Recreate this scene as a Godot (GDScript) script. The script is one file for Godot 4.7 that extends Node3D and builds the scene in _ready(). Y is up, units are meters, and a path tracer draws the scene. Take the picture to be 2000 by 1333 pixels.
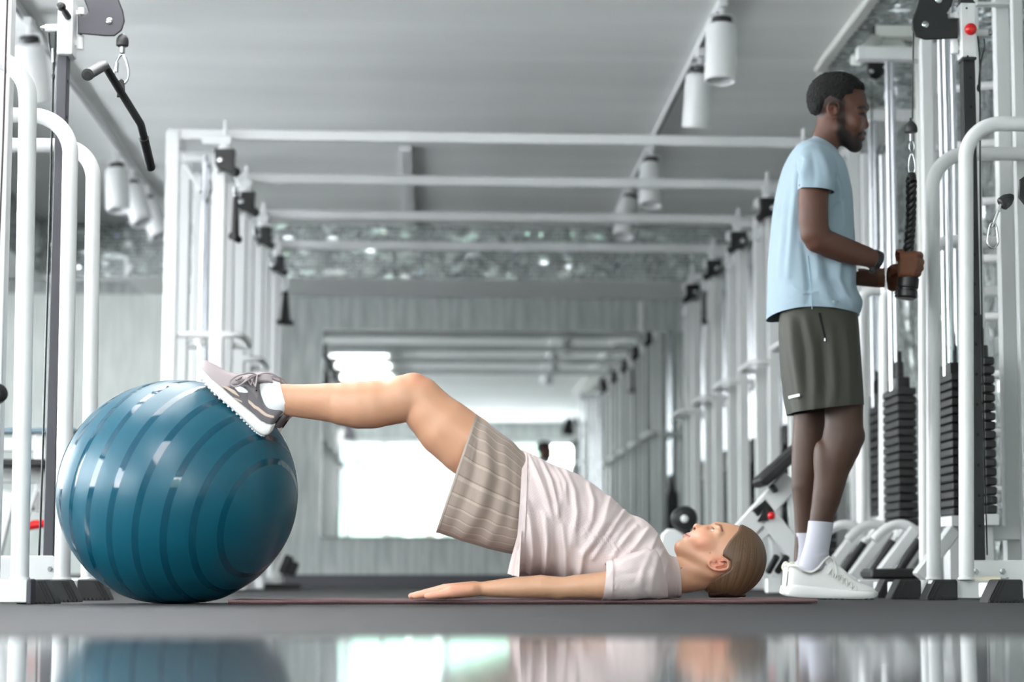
extends Node3D
# World: x to the right, y up, the camera looks along -z. "D" below is the distance along -z from the lens.
const FPX := 4250.0            # focal length in pixels of a 2000 x 1333 frame
const CX := 1128.0             # the lens axis in that frame (the lens is shifted a little)
const CY := 666.5
const EYE := 0.069             # lens height above the floor
const CEIL := 2.73
var cam_r: Vector3
var cam_u: Vector3
var cam_f: Vector3
var M := {}
var taken := {}

func _ready() -> void:
	# ---- camera, sky, exposure ----
	var pitch := atan(464.0 / FPX)
	var yaw := atan((CX - 850.0) / FPX * cos(pitch))
	cam_f = Vector3(sin(yaw) * cos(pitch), sin(pitch), -cos(yaw) * cos(pitch))
	cam_r = Vector3(cos(yaw), 0, sin(yaw))
	cam_u = cam_r.cross(cam_f)
	var cam := Camera3D.new()
	cam.name = "camera"
	add_child(cam)
	cam.transform = Transform3D(Basis(cam_r, cam_u, -cam_f), Vector3(0, EYE, 0))
	cam.projection = Camera3D.PROJECTION_FRUSTUM
	cam.near = 0.05
	cam.far = 200.0
	cam.size = 2.0 * 666.5 / FPX * cam.near
	cam.frustum_offset = Vector2((1000.0 - CX) / FPX * cam.near, 0.0)
	var att := CameraAttributesPhysical.new()
	att.frustum_focal_length = 12.0 / (666.5 / FPX)
	att.frustum_focus_distance = 6.28
	att.frustum_near = 0.05
	att.frustum_far = 200.0
	att.exposure_aperture = 2.6
	cam.attributes = att
	cam.current = true
	var we := WorldEnvironment.new()
	we.name = "world_environment"
	var env := Environment.new()
	env.background_mode = Environment.BG_SKY
	var sky := Sky.new()
	var sm := ProceduralSkyMaterial.new()
	sm.sky_top_color = Color(0.89, 0.93, 0.955)
	sm.sky_horizon_color = Color(0.97, 0.985, 0.985)
	sm.ground_horizon_color = Color(0.9, 0.9, 0.88)
	sm.ground_bottom_color = Color(0.6, 0.6, 0.58)
	sm.sky_energy_multiplier = 3.0
	sm.ground_energy_multiplier = 1.0
	sm.sun_angle_max = 1.0
	sky.sky_material = sm
	env.sky = sky
	env.tonemap_mode = Environment.TONE_MAPPER_LINEAR
	env.tonemap_exposure = 1.58
	env.sdfgi_enabled = true
	env.ssao_enabled = true
	env.ssil_enabled = true
	we.environment = env
	add_child(we)
	var sun := DirectionalLight3D.new()
	sun.name = "sun"
	sun.light_energy = 6.5
	sun.light_color = Color(1.0, 0.99, 0.985)
	sun.light_angular_distance = 0.6
	sun.shadow_enabled = true
	sun.rotation_degrees = Vector3(-68, -25, 0)
	add_child(sun)
	# ---- luminous ceiling panels (large area lights); the second is added for fill ----
	make_materials()
	ceiling_panel("glowing flush ceiling light panel above the exercise ball", -1.3, 7.5, 1.5, 3.6, 5.5)
	ceiling_panel("added fill light panel, glowing flush in the ceiling nearer the street windows", -1.3, 2.6, 1.5, 3.0, 5.5)
	# ---- the setting, then the things, large ones first ----
	build_room()
	build_outside()
	build_stations()
	build_handrails()
	build_towers()
	build_benches()
	build_ceiling_tracks()
	build_ball_and_mat()
	build_woman()
	build_man()
	build_small_things()

# ------------------------------------------------------------------ helpers
func at(px: float, py: float, d: float) -> Vector3:
	# the point at distance d along -z that the pixel looks at
	var v := cam_f * FPX + cam_r * (px - CX) + cam_u * (CY - py)
	return Vector3(0, EYE, 0) + v * (d / -v.z)

func w(x: float, y: float, d: float) -> Vector3:
	return Vector3(x, y, -d)

func numbered(n: String) -> String:
	if not taken.has(n):
		taken[n] = 0
		return n
	taken[n] += 1
	return "%s_%03d" % [n, taken[n]]

func thing(called: String, label: String, category: String, pos := Vector3.ZERO, group := "") -> Node3D:
	var o := Node3D.new()
	o.name = numbered(called)
	o.position = pos
	add_child(o)
	tag(o, label, category, group)
	return o

func tag(o: Node, label: String, category: String, group := "") -> void:
	o.set_meta("label", label)
	o.set_meta("category", category)
	if group:
		o.set_meta("group", group)

func part(parent: Node3D, called: String, mesh: Mesh, mat: Material, label := "") -> MeshInstance3D:
	var o := MeshInstance3D.new()
	o.name = called
	o.mesh = mesh
	o.material_override = mat
	if label:
		o.set_meta("label", label)
	parent.add_child(o, true)
	return o

func solo(called: String, mesh: Mesh, mat: Material, label: String, category: String, group := "") -> MeshInstance3D:
	var o := MeshInstance3D.new()
	o.name = numbered(called)
	o.mesh = mesh
	o.material_override = mat
	add_child(o)
	tag(o, label, category, group)
	return o

func struct(called: String, mesh: Mesh, mat: Material, label: String) -> MeshInstance3D:
	var o := MeshInstance3D.new()
	o.name = numbered(called)
	o.mesh = mesh
	o.material_override = mat
	o.set_meta("kind", "structure")
	o.set_meta("label", label)
	o.set_meta("category", called.split("_")[0])
	add_child(o)
	return o

func dup(src: Node3D, label: String, move := Vector3.ZERO) -> Node3D:
	var o := src.duplicate() as Node3D
	var n := String(src.name)
	if n.length() > 4 and n.substr(n.length() - 4, 1) == "_" and n.right(3).is_valid_int():
		n = n.left(n.length() - 4)
	o.name = numbered(n)
	add_child(o)
	o.position += move
	o.set_meta("label", label)
	return o

func mat(c: Color, rough := 0.5, metal := 0.0) -> StandardMaterial3D:
	var m := StandardMaterial3D.new()
	m.albedo_color = c
	m.roughness = rough
	m.metallic = metal
	return m

func noise_tex(freq: float, lo: Color, hi: Color, size := 512, octaves := 4, as_normal := false, sd := 1, kind := FastNoiseLite.TYPE_SIMPLEX_SMOOTH) -> NoiseTexture2D:
	var f := FastNoiseLite.new()
	f.noise_type = kind
	f.seed = sd
	f.frequency = freq
	f.fractal_octaves = octaves
	var t := NoiseTexture2D.new()
	t.width = size
	t.height = size
	t.seamless = true
	t.noise = f
	if as_normal:
		t.as_normal_map = true
		t.bump_strength = 4.0
	else:
		var g := Gradient.new()
		g.set_color(0, lo)
		g.set_color(1, hi)
		t.color_ramp = g
	return t

func make_materials() -> void:
	M.white = mat(Color(0.85, 0.852, 0.85), 0.32)
	M.white_flat = mat(Color(0.88, 0.885, 0.88), 0.6)
	M.offwhite = mat(Color(0.84, 0.845, 0.82), 0.45)
	M.chrome = mat(Color(0.74, 0.75, 0.77), 0.2, 1.0)
	M.steel = mat(Color(0.72, 0.73, 0.74), 0.25, 1.0)
	M.black = mat(Color(0.10, 0.10, 0.105), 0.45)
	M.rubber = mat(Color(0.125, 0.125, 0.13), 0.6)
	M.iron = mat(Color(0.17, 0.17, 0.175), 0.5)
	M.plate_edge = mat(Color(0.15, 0.15, 0.155), 0.55)
	M.dark_grey = mat(Color(0.27, 0.265, 0.29), 0.5)
	M.hole = mat(Color(0.02, 0.02, 0.02), 0.9)
	M.red = mat(Color(0.80, 0.08, 0.09), 0.28)
	M.cable = mat(Color(0.07, 0.10, 0.10), 0.35)
	M.vinyl = mat(Color(0.09, 0.09, 0.095), 0.38)
	M.mirror_tile = mat(Color(0.74, 0.76, 0.755), 0.15, 0.6)
	M.mirror = mat(Color(0.94, 0.95, 0.945), 0.0, 1.0)
	M.silver_blue = mat(Color(0.42, 0.50, 0.55), 0.5)
	M.cream = mat(Color(0.86, 0.83, 0.72), 0.5)
	var glass := mat(Color(1.0, 1.0, 1.0, 0.06), 0.0)
	glass.transparency = BaseMaterial3D.TRANSPARENCY_ALPHA
	M.glass = glass
	var conc := mat(Color.WHITE, 0.85)
	conc.albedo_texture = noise_tex(0.012, Color(0.56, 0.58, 0.57), Color(0.75, 0.765, 0.755), 512, 6)
	conc.uv1_triplanar = true
	conc.uv1_world_triplanar = true
	conc.uv1_scale = Vector3(2.3, 0.30, 2.3)
	M.concrete = conc
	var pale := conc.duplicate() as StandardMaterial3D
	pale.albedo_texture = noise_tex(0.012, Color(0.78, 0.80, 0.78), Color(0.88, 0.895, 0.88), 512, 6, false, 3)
	M.lit_concrete = pale  # lighter copy of the concrete, window light put into its colour
	var gl := mat(Color.WHITE, 0.04, 1.0)
	gl.vertex_color_use_as_albedo = true
	M.glint = gl
	var ce := mat(Color.WHITE, 0.8)
	ce.albedo_texture = noise_tex(0.01, Color(0.85, 0.855, 0.845), Color(0.91, 0.915, 0.905), 256, 3, false, 5)
	ce.uv1_triplanar = true
	ce.uv1_world_triplanar = true
	ce.uv1_scale = Vector3(0.12, 0.3, 0.5)
	M.ceiling = ce
	var rub := mat(Color.WHITE, 0.62)
	rub.albedo_texture = noise_tex(0.35, Color(0.085, 0.085, 0.09), Color(0.19, 0.19, 0.20), 512, 2, false, 8)
	rub.uv1_triplanar = true
	rub.uv1_world_triplanar = true
	rub.uv1_scale = Vector3(2.5, 2.5, 2.5)
	rub.heightmap_enabled = true
	rub.heightmap_texture = noise_tex(0.25, Color.BLACK, Color.WHITE, 512, 2, false, 9)
	rub.heightmap_scale = 0.12
	M.rubber_floor = rub
	M.polished = mat(Color(0.36, 0.37, 0.38), 0.07)
	M.metal_specular = null

# ------------------------------------------------------------------ mesh builder
class MB:
	var P := PackedVector3Array()
	var N := PackedVector3Array()
	var U := PackedVector2Array()
	var C := PackedColorArray()
	var I := PackedInt32Array()
	var color := Color.WHITE
	var off := Vector3.ZERO

	func vert(p: Vector3, n: Vector3, uv := Vector2.ZERO) -> int:
		P.append(p)
		N.append(n)
		U.append(uv)
		C.append(color)
		return P.size() - 1

	func tri(a: int, b: int, c: int) -> void:
		I.append(a); I.append(b); I.append(c)

	func quad(a: int, b: int, c: int, d: int) -> void:
		tri(a, b, c)
		tri(a, c, d)

	# a box with chamfered edges; x, y, z are its half extents along the basis
	func box(c: Vector3, half: Vector3, b := Basis.IDENTITY, bevel := 0.004) -> void:
		bevel = minf(bevel, minf(half.x, minf(half.y, half.z)) * 0.6)
		var id := {}
		for sx in [-1, 1]:
			for sy in [-1, 1]:
				for sz in [-1, 1]:
					var s := Vector3(sx, sy, sz)
					for ax in 3:
						var q := half * s
						for k in 3:
							if k != ax:
								q[k] -= bevel * s[k]
						var n := Vector3.ZERO
						n[ax] = s[ax]
						var uv := Vector2(q[(ax + 1) % 3], q[(ax + 2) % 3])
						id[[sx, sy, sz, ax]] = vert(c + b * q, b * n, uv)
		for ax in 3:
			for s in [-1, 1]:
				var k := []
				for pair in [[-1, -1], [1, -1], [1, 1], [-1, 1]]:
					var key := [0, 0, 0, ax]
					key[ax] = s
					key[(ax + 1) % 3] = pair[0]
					key[(ax + 2) % 3] = pair[1]
					k.append(id[key])
				quad(k[0], k[1], k[2], k[3])
			var a1 := (ax + 1) % 3
			var a2 := (ax + 2) % 3
			for p in [-1, 1]:
				for q2 in [-1, 1]:
					var lo := [0, 0, 0, a1]
					lo[ax] = -1; lo[a1] = p; lo[a2] = q2
					var hi := lo.duplicate()
					hi[ax] = 1
					var lo2 := lo.duplicate()
					lo2[3] = a2
					var hi2 := hi.duplicate()
					hi2[3] = a2
					quad(id[lo], id[hi], id[hi2], id[lo2])
		for sx in [-1, 1]:
			for sy in [-1, 1]:
				for sz in [-1, 1]:
					tri(id[[sx, sy, sz, 0]], id[[sx, sy, sz, 1]], id[[sx, sy, sz, 2]])

	# a rectangular bar from a to b; width across "side", height across the third axis
	func bar(a: Vector3, b: Vector3, wid: float, hei: float, side := Vector3.BACK, bevel := 0.004) -> void:
		var y := (b - a).normalized()
		var x := (side - y * side.dot(y)).normalized()
		var z := x.cross(y)
		box((a + b) / 2.0, Vector3(wid / 2.0, a.distance_to(b) / 2.0, hei / 2.0), Basis(x, y, z), bevel)

	# a grid of points; normals from neighbours, turned away from each row's centre
	func sheet(rows: Array, closed := true, cap0 := false, cap1 := false, outward := true, uvs: Array = []) -> void:
		var nr := rows.size()
		var nc: int = rows[0].size()
		var base := P.size()
		var cen := []
		for r in nr:
			var m := Vector3.ZERO
			for p in rows[r]:
				m += p
			cen.append(m / nc)
		var nrm := PackedVector3Array()
		var sense := 0.0
		for r in nr:
			for c in nc:
				var cl := c - 1 if c > 0 else (nc - 1 if closed else 0)
				var cr := c + 1 if c < nc - 1 else (0 if closed else nc - 1)
				var rl := maxi(r - 1, 0)
				var rr := mini(r + 1, nr - 1)
				var n: Vector3 = (rows[r][cr] - rows[r][cl]).cross(rows[rr][c] - rows[rl][c])
				if n.length() < 1e-12:
					n = rows[r][c] - cen[r]
					if n.length() < 1e-9:
						n = cen[r] - cen[nr - 1 - r]
					n = n.normalized() * (1.0 if sense >= 0 else -1.0)
				else:
					n = n.normalized()
					sense += n.dot((rows[r][c] - cen[r]))
				nrm.append(n)
		var s := 1.0 if (sense >= 0) == outward else -1.0
		for r in nr:
			for c in nc:
				var uv := Vector2(float(c) / nc, float(r) / maxi(nr - 1, 1))
				if uvs.size():
					uv = uvs[r][c]
				vert(rows[r][c], nrm[r * nc + c] * s, uv)
		var last := nc if closed else nc - 1
		for r in nr - 1:
			for c in last:
				var c2 := (c + 1) % nc
				quad(base + r * nc + c, base + r * nc + c2, base + (r + 1) * nc + c2, base + (r + 1) * nc + c)
		for e in 2:
			if (e == 0 and cap0) or (e == 1 and cap1):
				var r := 0 if e == 0 else nr - 1
				var n: Vector3 = (cen[0] - cen[mini(1, nr - 1)]) if e == 0 else (cen[nr - 1] - cen[maxi(nr - 2, 0)])
				n = n.normalized()
				var m := vert(cen[r], n, Vector2(0.5, 0.5))
				var first := P.size()
				for c in nc:
					vert(rows[r][c], n, Vector2(float(c) / nc, 0))
				for c in nc:
					tri(m, first + c, first + (c + 1) % nc)

	func tube(path: PackedVector3Array, r: float, sides := 14, caps := true, radii := PackedFloat32Array(), loop := false) -> void:
		var n := path.size()
		var t0 := (path[1] - path[0]).normalized()
		var x := t0.cross(Vector3.UP)
		if x.length() < 0.05:
			x = t0.cross(Vector3.RIGHT)
		x = x.normalized()
		var rows := []
		for i in n:
			var t: Vector3
			if loop:
				t = (path[(i + 1) % n] - path[(i + n - 1) % n]).normalized()
			else:
				t = (path[mini(i + 1, n - 1)] - path[maxi(i - 1, 0)]).normalized()
			x = (x - t * x.dot(t)).normalized()
			var y := t.cross(x)
			var row := PackedVector3Array()
			var rr := r if radii.is_empty() else radii[i]
			for k in sides:
				var a := TAU * k / sides
				row.append(path[i] + (x * cos(a) + y * sin(a)) * rr)
			rows.append(row)
		if loop:
			rows.append(rows[0])
		sheet(rows, true, caps and not loop, caps and not loop)

	# a body of revolution: profile of (radius, distance along the axis)
	func lathe(o: Vector3, axis: Vector3, prof: Array, sides := 20, caps := true) -> void:
		var y := axis.normalized()
		var x := y.cross(Vector3.UP)
		if x.length() < 0.05:
			x = y.cross(Vector3.RIGHT)
		x = x.normalized()
		var z := x.cross(y)
		# split at sharp corners so that they stay crisp
		var seg := [prof[0]]
		for i in range(1, prof.size()):
			seg.append(prof[i])
			var corner := i == prof.size() - 1
			if not corner:
				var d0: Vector2 = (prof[i] - prof[i - 1]).normalized()
				var d1: Vector2 = (prof[i + 1] - prof[i]).normalized()
				corner = d0.dot(d1) < 0.75
			if corner:
				var rows := []
				for q in seg:
					var row := PackedVector3Array()
					for k in sides:
						var a := TAU * k / sides
						row.append(o + y * q.y + (x * cos(a) + z * sin(a)) * q.x)
					rows.append(row)
				var base := P.size()
				var nc := sides
				for r in rows.size():
					var da: Vector2 = seg[mini(r + 1, seg.size() - 1)] - seg[maxi(r - 1, 0)]
					var nn := Vector2(da.y, -da.x).normalized()
					for k in sides:
						var a := TAU * k / sides
						vert(rows[r][k], (x * cos(a) + z * sin(a)) * nn.x + y * nn.y, Vector2(float(k) / sides, seg[r].y))
				for r in rows.size() - 1:
					for k in nc:
						quad(base + r * nc + k, base + r * nc + (k + 1) % nc, base + (r + 1) * nc + (k + 1) % nc, base + (r + 1) * nc + k)
				seg = [prof[i]]
		if caps:
			for e in 2:
				var q: Vector2 = prof[0] if e == 0 else prof[prof.size() - 1]
				if q.x > 0.0005:
					var n := y * (-1.0 if e == 0 else 1.0)
					var m := vert(o + y * q.y, n)
					var first := P.size()
					for k in sides:
						var a := TAU * k / sides
						vert(o + y * q.y + (x * cos(a) + z * sin(a)) * q.x, n)
					for k in sides:
						tri(m, first + k, first + (k + 1) % sides)

	# an extruded outline: poly in (x, y) of the basis, thickness along its z
	func plate(poly: PackedVector2Array, o: Vector3, b: Basis, thick: float, bevel := 0.003) -> void:
		var ids := Geometry2D.triangulate_polygon(poly)
		var n := poly.size()
		var area := 0.0
		for i in n:
			area += poly[i].cross(poly[(i + 1) % n])
		var sgn := 1.0 if area > 0 else -1.0
		var outs := []
		for i in n:
			var d0 := (poly[i] - poly[(i + n - 1) % n]).normalized()
			var d1 := (poly[(i + 1) % n] - poly[i]).normalized()
			var n0 := Vector2(d0.y, -d0.x) * sgn
			var n1 := Vector2(d1.y, -d1.x) * sgn
			outs.append([n0, n1, (n0 + n1).normalized()])
		for s in [-1.0, 1.0]:
			var first := P.size()
			for i in n:
				var q: Vector2 = poly[i] - outs[i][2] * bevel
				vert(o + b * Vector3(q.x, q.y, s * thick / 2.0), b.z * s, poly[i])
			for k in range(0, ids.size(), 3):
				tri(first + ids[k], first + ids[k + 1], first + ids[k + 2])
		for i in n:
			var j := (i + 1) % n
			var smooth_i: bool = outs[i][0].dot(outs[i][1]) > 0.7
			var smooth_j: bool = outs[j][0].dot(outs[j][1]) > 0.7
			var ni: Vector2 = outs[i][2] if smooth_i else outs[i][1]
			var nj: Vector2 = outs[j][2] if smooth_j else outs[j][0]
			var h := thick / 2.0 - bevel
			var pi: Vector2 = poly[i]
			var pj: Vector2 = poly[j]
			var a := vert(o + b * Vector3(pi.x, pi.y, -h), b * Vector3(ni.x, ni.y, 0))
			var c := vert(o + b * Vector3(pj.x, pj.y, -h), b * Vector3(nj.x, nj.y, 0))
			var d := vert(o + b * Vector3(pj.x, pj.y, h), b * Vector3(nj.x, nj.y, 0))
			var e := vert(o + b * Vector3(pi.x, pi.y, h), b * Vector3(ni.x, ni.y, 0))
			quad(a, c, d, e)
			for s in [-1.0, 1.0]:
				var qi: Vector2 = pi - outs[i][2] * bevel
				var qj: Vector2 = pj - outs[j][2] * bevel
				var a2 := vert(o + b * Vector3(pi.x, pi.y, s * h), b * Vector3(ni.x, ni.y, s * 0.6).normalized())
				var c2 := vert(o + b * Vector3(pj.x, pj.y, s * h), b * Vector3(nj.x, nj.y, s * 0.6).normalized())
				var d2 := vert(o + b * Vector3(qj.x, qj.y, s * thick / 2.0), b * Vector3(nj.x, nj.y, s).normalized())
				var e2 := vert(o + b * Vector3(qi.x, qi.y, s * thick / 2.0), b * Vector3(ni.x, ni.y, s).normalized())
				quad(a2, c2, d2, e2)

	func ellipsoid(c: Vector3, r: Vector3, b := Basis.IDENTITY, rings := 12, sides := 18) -> void:
		var base := P.size()
		for i in rings + 1:
			var th := PI * i / rings
			for k in sides:
				var ph := TAU * k / sides
				var u := Vector3(sin(th) * cos(ph), cos(th), sin(th) * sin(ph))
				vert(c + b * (u * r), (b * (u / r)).normalized(), Vector2(float(k) / sides, float(i) / rings))
		for i in rings:
			for k in sides:
				quad(base + i * sides + k, base + i * sides + (k + 1) % sides, base + (i + 1) * sides + (k + 1) % sides, base + (i + 1) * sides + k)

	func mesh() -> ArrayMesh:
		var idx := PackedInt32Array()
		for k in range(0, I.size(), 3):
			var a := I[k]
			var b := I[k + 1]
			var c := I[k + 2]
			var f := (P[b] - P[a]).cross(P[c] - P[a])
			if f.length_squared() < 1e-18:
				continue
			if f.dot(N[a] + N[b] + N[c]) > 0.0:
				idx.append(a); idx.append(c); idx.append(b)
			else:
				idx.append(a); idx.append(b); idx.append(c)
		var p2 := P
		if off != Vector3.ZERO:
			p2 = PackedVector3Array()
			for p in P:
				p2.append(p - off)
		var arr := []
		arr.resize(Mesh.ARRAY_MAX)
		arr[Mesh.ARRAY_VERTEX] = p2
		arr[Mesh.ARRAY_NORMAL] = N
		arr[Mesh.ARRAY_TEX_UV] = U
		arr[Mesh.ARRAY_COLOR] = C
		arr[Mesh.ARRAY_INDEX] = idx
		var m := ArrayMesh.new()
		m.add_surface_from_arrays(Mesh.PRIMITIVE_TRIANGLES, arr)
		return m

func mb(off := Vector3.ZERO) -> MB:
	var b := MB.new()
	b.off = off
	return b

func path(pts: Array) -> PackedVector3Array:
	return PackedVector3Array(pts)

# a polyline with rounded corners of radius r
func rounded(pts: Array, r: float, n := 8) -> PackedVector3Array:
	var out := PackedVector3Array()
	out.append(pts[0])
	for i in range(1, pts.size() - 1):
		var p: Vector3 = pts[i]
		var a: Vector3 = (pts[i - 1] - p)
		var b: Vector3 = (pts[i + 1] - p)
		var half := a.angle_to(b) / 2.0
		var cut := minf(r / tan(half), minf(a.length(), b.length()) * 0.49)
		var pa := p + a.normalized() * cut
		var pb := p + b.normalized() * cut
		var rr := cut * tan(half)
		var c := p + (a.normalized() + b.normalized()).normalized() * (rr / sin(half))
		for k in n + 1:
			var v := (pa - c).slerp(pb - c, float(k) / n)
			out.append(c + v)
	out.append(pts[pts.size() - 1])
	return out

# a smooth curve through points
func smooth(pts: Array, n := 6) -> PackedVector3Array:
	var out := PackedVector3Array()
	var m := pts.size()
	for i in m - 1:
		var p0: Vector3 = pts[maxi(i - 1, 0)]
		var p1: Vector3 = pts[i]
		var p2: Vector3 = pts[i + 1]
		var p3: Vector3 = pts[mini(i + 2, m - 1)]
		for k in n:
			out.append(p1.cubic_interpolate(p2, p0, p3, float(k) / n))
	out.append(pts[m - 1])
	return out

func smooth2(pts: Array, n := 6) -> PackedVector2Array:
	var out := PackedVector2Array()
	var m := pts.size()
	for i in m - 1:
		var p0: Vector2 = pts[maxi(i - 1, 0)]
		var p1: Vector2 = pts[i]
		var p2: Vector2 = pts[i + 1]
		var p3: Vector2 = pts[mini(i + 2, m - 1)]
		for k in n:
			out.append(p1.cubic_interpolate(p2, p0, p3, float(k) / n))
	out.append(pts[m - 1])
	return out

func box_mesh(c: Vector3, size: Vector3, bevel := 0.004) -> ArrayMesh:
	var b := mb()
	b.box(c, size / 2.0, Basis.IDENTITY, bevel)
	return b.mesh()

# ------------------------------------------------------------------ the room
func slab(called: String, lo: Vector3, hi: Vector3, m: Material, label: String) -> MeshInstance3D:
	return struct(called, box_mesh((lo + hi) / 2.0, (hi - lo).abs(), 0.002), m, label)

func ceiling_panel(label: String, x: float, d: float, wid: float, len: float, energy: float) -> void:
	var t := thing("ceiling_light", label, "ceiling light", Vector3(x, CEIL - 0.03, -d), "")
	var b := mb()
	var hw := wid / 2.0
	var hl := len / 2.0
	b.bar(Vector3(-hw, 0, -hl), Vector3(hw, 0, -hl), 0.04, 0.05, Vector3.BACK)
	b.bar(Vector3(-hw, 0, hl), Vector3(hw, 0, hl), 0.04, 0.05, Vector3.BACK)
	b.bar(Vector3(-hw, 0, -hl), Vector3(-hw, 0, hl), 0.04, 0.05, Vector3.RIGHT)
	b.bar(Vector3(hw, 0, -hl), Vector3(hw, 0, hl), 0.04, 0.05, Vector3.RIGHT)
	part(t, "frame", b.mesh(), M.white)
	var em := mat(Color(0.9, 0.9, 0.9), 0.6)
	em.emission_enabled = true
	em.emission = Color(0.99, 0.99, 0.99)
	em.emission_energy_multiplier = 1.6
	part(t, "diffuser", box_mesh(Vector3(0, 0.008, 0), Vector3(wid - 0.04, 0.012, len - 0.04)), em)
	var l := AreaLight3D.new()
	l.name = "panel_light"
	l.area_size = Vector2(wid - 0.08, len - 0.08)
	l.light_energy = energy
	l.light_color = Color(0.99, 0.99, 0.99)
	l.shadow_enabled = true
	l.position = Vector3(0, -0.012, 0)
	l.rotation = Vector3(-PI / 2, 0, 0)
	t.add_child(l)

func mirror_tiles(called: String, label: String, places: Array, size: Vector3, m: Material, tints: Array = []) -> void:
	var mesh := box_mesh(Vector3.ZERO, size, 0.001)
	var mm := MultiMesh.new()
	mm.transform_format = MultiMesh.TRANSFORM_3D
	mm.use_colors = not tints.is_empty()
	mm.mesh = mesh
	mm.instance_count = places.size()
	for i in places.size():
		mm.set_instance_transform(i, places[i])
		if mm.use_colors:
			mm.set_instance_color(i, tints[i])
	var o := MultiMeshInstance3D.new()
	o.name = called
	o.multimesh = mm
	o.material_override = m
	o.set_meta("kind", "stuff")
	o.set_meta("label", label)
	o.set_meta("category", "mirror mosaic")
	add_child(o)

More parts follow.
